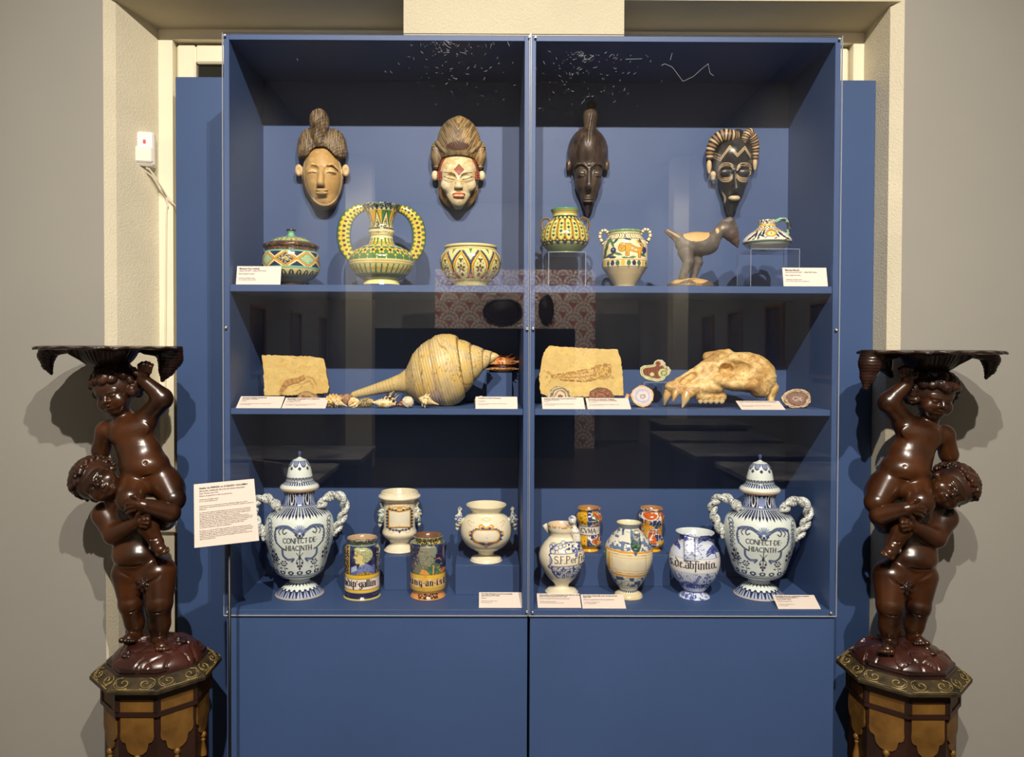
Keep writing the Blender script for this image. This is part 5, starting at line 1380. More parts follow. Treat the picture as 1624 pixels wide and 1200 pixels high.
    for m_ in (-1, 1):
        path = np.array([(x0 + m_ * 31, 806, 18), (x0 + m_ * 35, 799, 15), (x0 + m_ * 44, 789.5, 8), (x0 + m_ * 57, 786, 4), (x0 + m_ * 68, 793, 2), (x0 + m_ * 70.5, 808, 0), (x0 + m_ * 66, 823, 0), (x0 + m_ * 60, 836, 0), (x0 + m_ * 53.5, 852, 2)])
        c_ = smooth_path(unfix(path, (x0, 560)), 170); tg = np.gradient(c_, axis=0); tg /= np.linalg.norm(tg, axis=1)[:, None]
        b_ = np.array([0, 0, 1.0]) - tg[:, 2:3] * tg; b_ /= np.linalg.norm(b_, axis=1)[:, None]; n_ = np.cross(tg, b_)
        an = np.linspace(0, 2 * math.pi * 3.4, 170); tp = np.interp(np.linspace(0, 1, 170), [0, 0.08, 0.9, 1], [0.7, 1, 1, 0.55])
        for k_ in range(2):
            pts = c_ + (n_ * np.cos(an + k_ * math.pi)[:, None] + b_ * np.sin(an + k_ * math.pi)[:, None]) * 3.9 * tp[:, None]
            v, f = tube_vf(pts, 4.3 * tp, 18)
            mesh('rope_handle', to_world(v, None, s, 1, (x0, yb)), f, M_GLAZE, t, True, rope(v, None, None, None))
    return t
rv = rope_vase()
def copy_tree(o, parent=None):
    c = o.copy(); C.objects.link(c); c.parent = parent
    for ch in list(o.children): copy_tree(ch, c)
    return c
r2 = copy_tree(rv)
q2 = PZ(1203.5, 941, ZF)
r2.location = (float(q2[0]), float(q2[1]), ZF); r2.rotation_euler[2] = facing(1203.5, float(q2[1])) + 0.12
r2.scale = (1.03, 1.03, 0.985)
r2['label'] = 'white and blue covered vase with rope handles next to the palm-painted pot'
# ---- portrait albarelli
def scribble(g, zone, s, seed, col, th=0.06):
    g.put(zone & (np.abs(g.sm(s * 1.25, seed) - 0.5) < th * 1.3), col)
def albarello_boy():
    x0 = 574.5; c = PZ(x0, 943.5, ZF); Y = float(c[1])
    t, s, yb = pot('albarello', 'albarello painted with a pale curly-haired youth in profile', 'jar', x0, Y, ZF)
    def body(g):
        g.put(g.y < 856, (206, 176, 140)); z = (g.y > 856) & (g.y < 866); g.put(z, (44, 50, 64)); scribble(g, z, 1.7, 3, (176, 170, 130)); g.sd(g.band(864.5, 866.3), (120, 160, 150))
        z = (g.y > 866.3) & (g.y < 913); g.put(z, (36, 38, 82)); g.put(z & (g.noise(7, 4) > 0.58), (58, 62, 104))
        zz = z & (g.x < -19.5); g.put(zz, (40, 40, 44)); scribble(g, zz, 1.9, 5, (196, 166, 92), 0.09); g.line([(-20, 866), (-20, 913)], 0.6, (216, 180, 80)); zz = z & (g.x > 22.5) & (g.x < 100); g.put(zz, (44, 44, 50)); scribble(g, zz, 1.9, 6, (180, 176, 150), 0.09)
        g.poly([(-18, 906), (-12, 899), (-4, 903), (4, 899), (20, 897), (20, 913), (-18, 913)], (96, 108, 160)); g.poly([(-17, 900), (-9, 896), (-8, 904), (-17, 908)], (178, 190, 214)); g.poly([(-10, 913), (-6, 907), (10, 906.5), (18, 913)], (206, 150, 54)); g.put((g.y > 906) & (g.x > -6) & (g.x < 14) & z & (g.noise(2.4, 8) > 0.6), (96, 110, 60))
        skin = (222, 206, 140)
        g.poly([(-12.5, 876), (-9, 870.5), (-1, 869.5), (6, 873), (7, 884), (4, 892), (5.5, 899), (-6, 901), (-4, 893.5), (-9, 893.8), (-11.4, 891.8), (-10.6, 889.6), (-12, 888), (-11, 886.2), (-14.4, 884), (-11.6, 879.6)], skin)
        g.line([(-12.5, 876), (-11.6, 879.6), (-14.4, 884), (-11, 886.2), (-12, 888), (-10.6, 889.6), (-11.4, 891.8), (-9, 893.8), (-4, 893.5), (-6, 900)], 0.45, (90, 84, 54)); g.line([(-11, 880.6), (-7.4, 880)], 0.6, (70, 70, 60)); g.line([(-11.2, 878), (-7, 877.4)], 0.4, (120, 100, 60)); g.sd(g.ell(-8.6, 880.8, 0.8), (40, 44, 60)); g.line([(-11.4, 888), (-8.4, 888.2)], 0.4, (150, 80, 60))
        hair = np.minimum.reduce([g.ell(2, 873.5, 10, 6), g.ell(9, 880, 7.5, 9.5), g.ell(-6.5, 871, 6, 3.8), g.ell(6, 888, 5, 4)])
        g.sd(hair, (206, 204, 150)); g.put((hair < 0) & (np.abs(g.noise(1.3, 12) - 0.5) < 0.07), (120, 136, 110)); g.sd(np.abs(hair) - 0.4, (110, 112, 84), 0.7)
        g.poly([(-8, 902), (-3, 897), (6, 893), (14, 898), (19, 908), (10, 906), (2, 906), (-6, 909)], (126, 140, 190)); scribble(g, (g.y > 894) & (g.y < 909) & (g.x > -8) & (g.x < 19), 1.4, 14, (72, 84, 136), 0.05)
        g.sd(g.band(911.5, 919), (234, 190, 58)); g.sd(g.band(917.6, 918.6), (90, 70, 40)); g.sd(g.band(911.4, 912.1), (70, 56, 40))
        g.put((g.y > 918.6) & (g.y < 935), (236, 222, 206)); g.sd(g.band(935, 940), (234, 190, 58)); g.sd(g.band(935, 935.8), (70, 56, 40))
        g.text("adip'·gallin", -29.5, 919.8, 10.5, 0.72, (36, 30, 44), GOTH, 0.02)
        g.put((g.y > 940), (36, 38, 84)); g.put(g.y0 > yb - 2.2, (196, 180, 100)); g.sd(g.band(939.8, 940.8), (150, 150, 130))
    lathe_px('body', [(875, 15), (862, 17), (850, 20.5), (846.5, 22.6), (845.6, 24), (847.5, 24.6), (851, 22.4), (855.5, 18.6), (857.2, 19.4), (859.5, 24), (863, 27.2), (868, 28), (885, 27.8), (910, 27.4), (932, 27.8), (935.5, 27), (938.5, 25.8), (940.5, 26.8), (yb - 1, 28), (yb, 27.4), (yb, 0.5)], body, s, yb, t, base=(230, 216, 190), step=0.68, cols=(270, 44), inside=(186, 156, 124))
albarello_boy()
def albarello_man():
    x0 = 679.5; c = PZ(x0, 943.5, ZF); Y = float(c[1])
    t, s, yb = pot('albarello', 'chipped albarello painted with a grey bearded man in green', 'jar', x0, Y, ZF)
    def body(g):
        g.put(g.y < 852, (176, 126, 84)); z = (g.y > 852) & (g.y < 864); g.put(z, (38, 48, 52)); scribble(g, z, 1.9, 23, (196, 184, 96), 0.07); g.sd(g.band(852.4, 853.6), (110, 150, 130)); g.sd(g.band(862.6, 863.8), (84, 124, 110))
        z = (g.y > 863.8) & (g.y < 913); g.put(z, (36, 38, 80)); g.put(z & (g.noise(7, 4) > 0.6), (58, 66, 100)); zz = z & (g.x < -23); scribble(g, zz, 1.8, 5, (150, 140, 80), 0.08)
        g.put(z & (g.x < -15) & (g.y > 884), (70, 82, 110))
        gr = (150, 150, 128)
        g.poly([(-21, 912), (-21, 902), (-15, 893), (-9, 893), (-4, 885), (8, 889), (18, 897), (22, 912)], (116, 122, 100)); g.poly([(-6, 912), (2, 898), (9, 890), (18, 896), (22, 912)], (70, 122, 96)); scribble(g, z & (g.x > -4) & (g.y > 892) & (g.x < 22), 1.7, 31, (40, 80, 66), 0.07)
        g.poly([(-13, 867), (-6, 865), (6, 866), (13, 870), (13, 878), (9, 884), (9, 892), (-2, 896), (-12, 893), (-15, 884), (-18, 881), (-14.5, 876)], gr); scribble(g, z & (g.x > -16) & (g.x < 13) & (g.y > 880) & (g.y < 895), 1.5, 33, (112, 116, 100), 0.09)
        g.sd(g.ell(8, 873, 6, 8), (136, 150, 130)); g.line([(-13, 867), (-14.5, 876), (-18, 881), (-15, 884)], 0.5, (80, 80, 70)); g.line([(-12.5, 874.5), (-8.5, 874)], 0.6, (70, 72, 66)); g.sd(g.ell(-3, 876, 4.5, 3.5), (126, 128, 112), 0.7)
        g.poly([(-14, 912), (-10, 902), (-3, 904), (3, 910), (3, 912)], (222, 158, 88)); g.line([(9, 897), (8, 912)], 1.1, (214, 158, 96)); g.put(z & (g.x > 17) & (g.x < 100) & (g.y > 902) & (g.noise(2, 9) > 0.5), (224, 150, 66))
        g.sd(g.band(911, 917.5), (234, 190, 58)); g.sd(g.band(910.8, 911.5), (60, 50, 40)); g.put((g.y > 917.5) & (g.y < 931), (224, 178, 110)); g.put((g.y > 917.5) & (g.y < 931) & (g.noise(6, 2) > 0.5), (224, 204, 160))
        g.text('ung·an·istis', -29, 918.3, 10, 0.72, (40, 34, 40), GOTH, 0.0)
        g.put((g.y > 931) & (g.y < 939), (202, 168, 66)); g.sd(g.band(938, 939), (120, 110, 70)); g.put(g.y > 939, (216, 150, 84)); scribble(g, (g.y > 941) & (g.y0 < yb - 1.5) & (np.abs(g.x) < 16), 1.5, 41, (44, 40, 40), 0.16)
        chip = (g.noise(3.6, 55) > 0.72); g.put(chip, (208, 140, 76))
    lathe_px('body', [(870, 14), (858, 16), (847, 19.5), (843, 21.8), (842, 23), (844.5, 23.4), (848.5, 21), (851.5, 20.2), (853, 23), (855.5, 28), (859, 29.6), (864, 29.2), (880, 28.4), (905, 28), (926, 28.2), (931, 27), (935, 25), (938, 25.4), (yb - 2, 27.2), (yb, 26), (yb, 0.5)], body, s, yb, t, base=(214, 180, 130), step=0.68, cols=(270, 44), inside=(120, 80, 56),
             wob=lambda a, y: 1 + np.where(y < 849, 0.025 * np.sin(7 * a) * np.sin(3 * a + 1), 0))
albarello_man()

# ---- painted blocks the back row stands on
def block(label, x0, x1, ytop, ybot, z, Yb=None, hz=None):
    """ytop/ybot: rows of the front face's upper and lower edge"""
    f0 = PZ((x0 + x1) / 2, ybot, z); Y = float(f0[1]); a, b = P(x0, ybot, Y)[0], P(x1, ybot, Y)[0]; zt = P((x0 + x1) / 2, ytop, Y)[2]
    yb_ = DEP - 0.008 if Yb is None else Yb
    o = MB().bbox(a - (a + b) / 2, b - (a + b) / 2, 0, yb_ - Y, 0, zt - z, 0.001).build('plinth_block', M_BLUE)
    o.location = ((a + b) / 2, Y, z); tag(o, label, 'block', 'blue blocks inside the cases')
    return zt, Y
zb1, yb1 = block('blue block under the cream urn', 609, 668, 882, 935.5, ZF)
zb2, yb2 = block('blue block under the round cream vase with mask handles', 722, 824, 896, 943, ZF)
zb3, yb3 = block('long blue block under the two orange waisted jars', 901, 1063, 879.5, 929.5, ZF)

CR = (240, 230, 200)
def mask_handle(t, s, x0, yb, m_, xa, pts, blue):
    """small grotesque mask standing off the side of the pot"""
    S = Sdf((x0 - 60, pts[0] - 12, -14), (x0 + 60, pts[1] + 12, 16), 0.8); S.eye = (x0, 560)
    cx = x0 + m_ * xa; y0, y1 = pts; ym = (y0 + y1) / 2; h = (y1 - y0)
    S.ell((cx, ym, 2), (6, h * 0.28, 7), 1.5); S.ell((cx + m_ * 4, ym - 1, 3), (3.6, 3, 4), 1); S.ell((cx + m_ * 2, ym + h * 0.2, 3), (4.5, 4, 5), 1)
    S.ell((cx + m_ * 3, ym - h * 0.14, 4), (4, 2.5, 4), 1); S.ell((cx + m_ * 3, ym + h * 0.36, 1), (3, 4, 3), 1); S.ell((cx - m_ * 1, ym + h * 0.1, 8), (3, 4, 2.5), 1)
    S.path([(cx - m_ * 2, ym - h * 0.25, 0), (cx + m_ * 1, y0 + 3, 0), (cx - m_ * 1, y0, 0), (cx - m_ * 3.5, y0 + 3, 0)], (2.6, 2.0, 1.8, 1.5), 1)
    S.cap((cx - m_ * 7, ym, 0), (cx, ym, 0), 4, 4, 2)
    def col(v):
        g = Glaze(v[:, 0], v[:, 1], base=(228, 222, 200)); n_ = fbm(v[:, 0] / 2.2, v[:, 1] / 2.2 + v[:, 2] / 3, 7); g.put(n_ > 0.54, blue); g.put(n_ < 0.33, (200, 190, 140)); return g.c
    sdf_obj('mask_handle', S, M_GLAZE, t, s, (x0, yb), 1, col)
def urn():
    x0 = 634; Y = 0.258; t, s, yb = pot('cream_urn', 'cream urn with an empty square cartouche on a blue block', 'urn', x0, Y, zb1)
    dy = yb - 877.0
    def body(g):
        y = g.y - dy; g.y = y
        O, B = (222, 160, 52), (58, 70, 112)
        for m_ in (-1, 1):
            g.curve([(m_ * 2, 812), (m_ * 6, 808), (m_ * 12, 811), (m_ * 17, 809)], 1.0, O); g.curve([(m_ * 11, 808), (m_ * 14, 805), (m_ * 17, 807)], 0.6, (206, 166, 104)); g.curve([(m_ * 8, 848), (m_ * 13, 851), (m_ * 17, 848), (m_ * 14, 846)], 0.5, (214, 178, 120))
            for k_ in range(6): g.sd(g.ell(m_ * 19.8, 817 + 5 * k_, 1.7, 2.0), B)
            for k_ in range(3): g.sd(g.ell(m_ * (6 + 5 * k_), 813.2 - (k_ == 2), 2.2, 1.4), B); g.sd(g.ell(m_ * (5 + 5 * k_), 845.5 - (k_ == 2), 2.4, 1.8), B)
        g.sd(g.ell(0, 809.5, 4, 2.6), O); g.poly([(-4, 845), (4, 845), (0, 851)], B)
        g.poly([(-18, 813), (0, 815.5), (18, 813), (18, 843), (0, 841), (-18, 843)], O); g.line([(-18.3, 812.8), (0, 815.2), (18.3, 812.8), (18.3, 843.2), (0, 841.2), (-18.3, 843.2), (-18.3, 812.8)], 0.6, INK); g.poly([(-16, 815.2), (0, 817.4), (16, 815.2), (16, 840.8), (0, 839), (-16, 840.8)], (240, 232, 206))
        g.put(g.noise(4, 3) > 0.74, (212, 190, 140), 0.5); g.y = y + dy
    lathe_px('body', [(p[0] + dy, p[1]) for p in [(800, 18), (788, 24), (781, 26.5), (778.5, 28), (779.5, 29.4), (783, 30.2), (786, 33), (789, 33.4), (792, 31), (795.5, 27), (799, 24.8), (808, 25), (820, 25.4), (832, 25), (841, 25.2), (846, 26.8), (850, 27), (855, 24), (860, 18.4), (863.5, 15.6), (866.5, 15.2), (869, 17.5), (872, 21), (874.5, 22.8)]] + [(yb, 23), (yb, 0.5)], body, s, yb, t, base=CR, step=0.78, inside=(226, 216, 182), cols=(220, 40))
    for m_ in (-1, 1): mask_handle(t, s, x0, yb, m_, 28, (800 + dy, 842 + dy), (96, 130, 140))
urn()
def round_vase():
    x0 = 772; Y = yb2 + 0.060; t, s, yb = pot('round_cream_vase', 'round cream vase with an oval blue cartouche and lion mask handles', 'vase', x0, Y, zb2)
    dy = yb - 883.5
    def body(g):
        y = g.y - dy; g.y = y; O, B = (222, 164, 56), (56, 74, 124)
        ang = np.arctan2((y - 846) / 15, g.x / 26); d = np.sqrt((g.x / 26) ** 2 + ((y - 846) / 14.5) ** 2)
        g.put((d < 1 + 0.07 * np.cos(14 * ang)) & (d > 0.7), B); g.sd(np.maximum(np.abs(g.x) - 21, np.abs(y - 845.5) - 9.8), B)
        e = lambda ax, ay: (np.maximum(np.sqrt(np.maximum(np.abs(g.x) - ax + 9, 0) ** 2 + np.maximum(np.abs(y - 845.5) - ay + 9, 0) ** 2) - 9, -5))
        g.sd(e(22, 10.2), O); g.sd(e(20.3, 8.6), (240, 232, 206))
        for m_ in (-1, 1):
            g.curve([(m_ * 2, 832), (m_ * 7, 828), (m_ * 11, 830.5), (m_ * 9, 833.5)], 1.5, O); g.curve([(m_ * 24, 832), (m_ * 29, 826), (m_ * 27, 823), (m_ * 22, 826)], 0.5, (212, 170, 116)); g.sd(g.ell(m_ * 26, 842, 1.8, 3), O); g.curve([(m_ * 6, 860.5), (m_ * 13, 858), (m_ * 20, 856)], 0.9, O)
        g.sd(g.ell(0, 829.5, 3.6, 4), O); g.sd(g.ell(0, 829.5, 1.8, 2), (240, 222, 160)); g.curve([(-7, 819), (0, 821.5), (7, 819), (0, 816), (-7, 819)], 0.45, (220, 186, 140)); g.sd(g.ell(0, 861.5, 3.5, 2.6), (196, 150, 80)); g.sd(g.ell(1, 848, 0.6), (60, 50, 40)); g.sd(g.ell(-20, 825, 0.6), (60, 50, 40))
        g.y = y + dy
    lathe_px('body', [(p[0] + dy, p[1]) for p in [(815, 16), (805, 20), (797, 26), (791, 30), (788.8, 31.4), (790.5, 32), (794.5, 29.5), (799, 25.5), (803, 23.4), (806.5, 24), (810, 28.5), (815, 34), (823, 38.4), (833, 40.6), (843, 40), (852, 36.4), (860, 29.5), (866, 20), (869.5, 14), (873, 12.4), (875.5, 14), (877.5, 20), (879.5, 23.6)]] + [(yb - 1, 24.6), (yb, 24), (yb, 0.5)], body, s, yb, t, base=CR, step=0.78, inside=(228, 218, 184), cols=(240, 40))
    for m_ in (-1, 1): mask_handle(t, s, x0, yb, m_, 43, (800 + dy, 838 + dy), (84, 108, 156))
round_vase()

# ---- waisted orange jars
def waisted(x0, label, variant):
    Y = 0.284; t, s, yb = pot('waisted_jar', label, 'jar', x0, Y, zb3)
    dy = yb - 876.0
    def body(g):
        y = g.y - dy; g.y = y
        g.put(y < 809.5, (216, 150, 48)); g.put((y < 808) & (g.noise(3, 3) > 0.5), (150, 100, 60))
        z = (y > 811.5) & (y < 871)
        g.put(z, (58, 66, 112)); n_ = g.sm(7.5, 7 + variant)
        g.put(z & (n_ > 0.5), (176, 86, 38)); g.put(z & (np.abs(n_ - 0.5) < 0.055), (240, 232, 216)); g.put(z & (np.abs(g.sm(5, 19 + variant) - 0.52) < 0.035), (232, 226, 214)); g.put(z & (g.sm(6, 27 + variant) > 0.76), (226, 170, 48)); g.put(z & (g.sm(6, 37 + variant) > 0.84), (92, 140, 92))
        if variant == 0:
            g.put(z & (g.x < -3) & (g.x > -21) & ((y < 838) | (y > 853)), (228, 176, 40)); scribble(g, z & (g.x < -3) & ((y < 838) | (y > 853)), 2.0, 44, (84, 66, 40), 0.05)
            g.sd(g.band(839, 853.5), (126, 150, 190)); g.sd(g.band(840.4, 852.2), (236, 230, 216)); g.sd(g.band(839, 839.8), (60, 70, 110)); g.sd(g.band(852.8, 853.6), (60, 70, 110))
            g.text('CVMA·', -13, 842.5, 7.4, 0.55, (44, 44, 50), ROMAN, 0.1)
        else:
            g.poly([(-11, 836), (-3, 834), (-3, 845), (-9, 852)], (228, 160, 40)); g.poly([(14, 838), (18, 838), (18, 853), (11, 850)], (228, 160, 40)); g.sd(g.ell(0, 860, 8, 7), (196, 92, 36)); g.line([(2, 852), (-3, 862), (-2, 869)], 1.0, (240, 232, 214)); g.sd(g.ell(-3, 822, 11, 6.5), (198, 94, 38)); g.curve([(-14, 818), (-4, 815), (8, 818), (10, 824), (2, 829), (-8, 828), (-14, 823), (-14, 818)], 0.7, (240, 232, 214))
        g.put(y > 871, (232, 172, 40)); g.y = y + dy
    lathe_px('body', [(p[0] + dy, p[1]) for p in [(818, 12), (810, 14.5), (806, 16.8), (804.6, 18), (806.4, 18.6), (809.5, 16.5), (812, 15.4), (815, 18.2), (820, 20.4), (826, 20.4), (831, 18.8), (835, 17.4), (840, 17), (847, 16.8), (853, 17.4), (858, 19.4), (863, 20), (867, 18), (870, 14.6), (871.5, 13), (873, 13.6)]] + [(yb - 1, 14.4), (yb, 14), (yb, 0.5)], body, s, yb, t, base=(200, 110, 50), step=0.72, inside=(170, 120, 72), cols=(200, 40))
waisted(936, 'orange and blue waisted jar with a white lettered band', 0)
waisted(1035, 'orange and blue waisted jar with scrolls and no lettered band', 1)

# ---- syrup jug with a figure handle
def figure_jug():
    x0 = 892.5; c = PZ(x0, 937, ZF); Y = float(c[1]); t, s, yb = pot('figure_jug', 'cream syrup jug with a figure-shaped handle and lettered scroll', 'jug', x0, Y, ZF)
    B, B2 = (64, 80, 140), (120, 134, 180)
    def body(g):
        y = g.y; g.put((y < 838) & (y > 830) & (g.noise(3, 4) > 0.4), (196, 150, 96)); g.put(y < 829, (214, 184, 140), 0.6)
        sl = 0.045; yy = y + sl * (g.x - 5)
        oy = g.y; g.y = yy
        zone = (g.x > -19) & (g.x < 60)
        dome = ((g.x - 8) / 27) ** 2 + ((yy - 876) / 17) ** 2
        scribble(g, zone & (dome < 1) & (yy < 876), 3.0, 5, B, 0.10); g.put(zone & (np.abs(dome - 1) < 0.08) & (yy < 876), B)
        for (a, b, r) in ((-14, 874, 3.6), (-8, 868, 3.4), (-2, 866, 3.2), (4, 864, 3), (-17, 866, 2.6), (2, 859, 3)): g.sd(g.ell(a, b, r), (222, 220, 206)); g.sd(np.abs(g.ell(a, b, r)) - 0.5, B)
        for k_ in range(9): a = math.radians(k_ * 40); g.line([(-13 + 2 * math.cos(a), 863 + 2 * math.sin(a)), (-13 + 5 * math.cos(a), 863 + 4 * math.sin(a))], 0.5, B)
        g.put((g.x > -17) & (g.x < 60) & (yy > 877.5) & (yy < 897.5), (240, 230, 204)); g.line([(-17, 877.5), (60, 877.5)], 0.6, B); g.line([(-17, 897.5), (60, 897.5)], 0.6, B); g.curve([(-17, 877), (-20, 880), (-17, 884), (-15.5, 890), (-19, 896), (-21, 899), (-17, 901), (-14, 898)], 1.1, B); g.sd(g.ell(-17.5, 889, 2.4, 6), B2, 0.7)
        low = ((g.x - 9) / 25) ** 2 + ((yy - 898) / 22) ** 2; zz = (yy > 898.5) & (low < 1) & (g.x < 60); g.put(zz, (190, 198, 216), 0.6); scribble(g, zz, 2.6, 15, B, 0.10); g.put((yy > 898) & (np.abs(low - 1) < 0.09) & (g.x < 60), B)
        g.text('S.F.Perfic', -11.5, 881.2, 11.5, 0.62, (48, 50, 70), ROMAN, 0.08)
        g.y = oy; g.put(g.y > 917, CR)
    lathe_px('body', [(850, 14), (838, 17), (829, 20), (825.5, 21.5), (824.5, 22.5), (826.5, 23.3), (832, 22.8), (836.5, 21.6), (839, 20), (843, 18.8), (848, 19), (853, 22.5), (860, 28.5), (869, 33.8), (879, 36.4), (889, 35.4), (899, 31.5), (909, 25.6), (917, 19.2), (922.5, 13.6), (926, 11.4), (929, 11.6), (931, 16), (933, 22), (935, 24)] + [(yb - 1, 24.8), (yb, 24.5), (yb, 0.5)], body, s, yb, t, base=CR, step=0.72, inside=(222, 200, 166), cols=(260, 40))
    S = Sdf((898, 806, -14), (936, 886, 30), 0.8); S.eye = (x0, 560)
    S.ell((909.5, 824.5, 12), (5.4, 6.5, 5.8), 1.5); S.ell((909, 821, 10), (6.4, 5.5, 6), 1.5); S.ell((909.5, 826, 17.4), (1.2, 1.8, 1.4), 0.8); S.cap((910, 830, 11), (912, 836, 11), 3, 4.5, 2)
    S.ell((913.5, 842, 12), (7, 7, 6), 3); S.ell((911.5, 841.5, 17.5), (2.6, 2.4, 2.4), 1); S.ell((916.5, 841.5, 17), (2.6, 2.4, 2.4), 1); S.ell((916, 851, 13), (6.6, 8, 6), 3)
    S.path([(917, 856, 13), (916, 865, 16), (914, 873, 22), (915, 879, 26)], (5.5, 4.5, 3.6, 3), 2); S.cap((908, 838, 11), (904, 846, 6), 2.4, 2, 1); S.cap((904, 846, 6), (903, 836, 2), 2.2, 2, 1); S.cap((908, 834, 8), (902, 829, 0), 3.4, 3.6, 2)
    def col(v):
        g = Glaze(v[:, 0], v[:, 1], base=(234, 230, 214)); n_ = fbm(v[:, 0] / 3, v[:, 1] / 3, 4); g.put((v[:, 1] > 857) & (n_ > 0.45), (70, 84, 140)); g.put((v[:, 1] < 821) & (n_ > 0.5), (120, 134, 180)); g.put(n_ > 0.7, (130, 142, 184)); g.sd(g.ell(907.6, 824.4, 0.7), B); g.sd(g.ell(911.8, 824.4, 0.7), B); g.line([(908.4, 828.8), (911, 828.8)], 0.4, B); return g.c
    sdf_obj('figure_handle', S, M_GLAZE, t, s, (x0, yb), 1, col)
    tube_px('spout', [(x0 - 14, 846, -10), (x0 - 22, 840, -14), (x0 - 28, 831, -16)], (4.5, 4, 4.5), (4.5, 4, 4.5), s, (x0, yb), t, base=(236, 230, 212))
figure_jug()

# ---- spouted vase with a green mask
def spout_vase():
    x0 = 999; c = PZ(x0, 944.5, ZF); Y = float(c[1]); t, s, yb = pot('spouted_vase', 'blue and cream vase with a short spout and green mask', 'vase', x0, Y, ZF)
    B, O = (72, 100, 142), (222, 160, 52)
    def body(g):
        y = g.y; z = (y > 836) & (y < 876); n_ = g.sm(4.6, 3); g.put(z & (n_ > 0.62), (104, 128, 164)); g.put(z & (np.abs(n_ - 0.62) < 0.05), (58, 78, 118)); scribble(g, z, 5.5, 9, (84, 108, 148), 0.02); g.put((y > 830) & (y < 838), (150, 160, 160)); g.sd(g.band(836, 837), B); g.sd(g.band(832, 832.8), B)
        sl = y - 0.035 * g.x * (g.x < 100)
        def B_(a, b, c): g.put((sl > a) & (sl < b), c)
        B_(873.5, 916, (236, 224, 190)); B_(873.8, 877.2, O); B_(879.5, 880.5, (200, 150, 70)); B_(908.5, 909.5, O); B_(911.3, 914.4, O); B_(904.5, 905.3, (226, 184, 104)); B_(884, 884.7, (226, 184, 104))
        for q in (-31, -26, 27): g.put((sl > 880) & (sl < 909) & (np.abs(g.x - q) < (2.4 if q == -31 else 0.5)), (226, 180, 90))
        g.put((sl > 877) & (sl < 904) & (g.x < -35), (104, 140, 92))
        z = (sl > 915.5) & (y < 934); g.put(z, (216, 214, 196)); n_ = g.sm(6, 21); g.put(z & (n_ > 0.55), (62, 84, 122)); g.put(z & (np.abs(n_ - 0.56) < 0.03), (44, 56, 90)); scribble(g, z, 3, 24, (84, 104, 140), 0.04); g.sd(g.band(931, 934.5), (176, 190, 186))
        u, i = g.per(24); g.put((y > 937) & (y < 940.5) & (np.abs(u) < 0.9 + 0.2 * (940 - y)), (44, 54, 84)); g.put(y > 941.5, (222, 206, 160)); g.sd(g.band(936, 936.7), B)
    lathe_px('body', [(845, 12), (834, 15), (827, 17), (823.5, 18.4), (822.4, 19.2), (824, 19.6), (828, 17.4), (831, 16.2), (834.5, 16.6), (838, 18.8), (843, 23.4), (850, 29.4), (859, 34.8), (869, 37.8), (879, 38.2), (889, 36.6), (900, 33), (911, 28.2), (921, 22.4), (928, 17), (932.5, 14), (935, 14), (937, 17), (939.5, 20.6), (942, 22)] + [(yb - 1, 22.2), (yb, 21), (yb, 0.5)], body, s, yb, t, base=(226, 222, 204), step=0.72, inside=(230, 222, 180), cols=(270, 40))
    # spout with green face
    q = [(x0 + 10, 868, 34), (x0 + 11.5, 856, 36), (x0 + 12, 846, 38), (x0 + 12, 841, 40)]
    tube_px('spout', q, (5.4, 5, 4.4, 4.6), (5.4, 5, 4.4, 4.6), s, (x0, yb), t, lambda v, u, w, c: np.where((u > 0.9)[:, None], lin((226, 218, 190)), np.where((fbm(u * 6, w, 2) > 0.5)[:, None], lin((96, 120, 150)), lin((206, 206, 192)))))
    S = Sdf((x0 + 0, 834, 24), (x0 + 24, 884, 48), 0.75); S.eye = (x0, 560)
    cx = x0 + 11; S.ell((cx, 863, 33), (8, 11, 7), 1); S.ell((cx, 863, 40), (1.8, 3.4, 2), 1.5); S.ell((cx - 3.4, 859.5, 39.5), 2.0, 0.8, 's'); S.ell((cx + 3.4, 859.5, 39.5), 2.0, 0.8, 's'); S.ell((cx, 869, 40), (3.4, 1.4, 2), 0.8, 's'); S.ell((cx - 4, 865, 38), (2.5, 2.5, 2.4), 1); S.ell((cx + 4, 865, 38), (2.5, 2.5, 2.4), 1); S.ell((cx, 854, 38), (6, 2.4, 3), 1); S.ell((cx, 875, 36), (2.5, 4, 3), 1.5)
    sdf_obj('green_mask', S, M_GLAZE, t, s, (x0, yb), 1, lambda v: Glaze(v[:, 0], v[:, 1], base=(92, 128, 96)).put(fbm(v[:, 0] / 2, v[:, 1] / 2, 3) > 0.56, (50, 88, 62)).put((v[:, 1] > 873) * 1.0, (96, 116, 150)).c)
spout_vase()

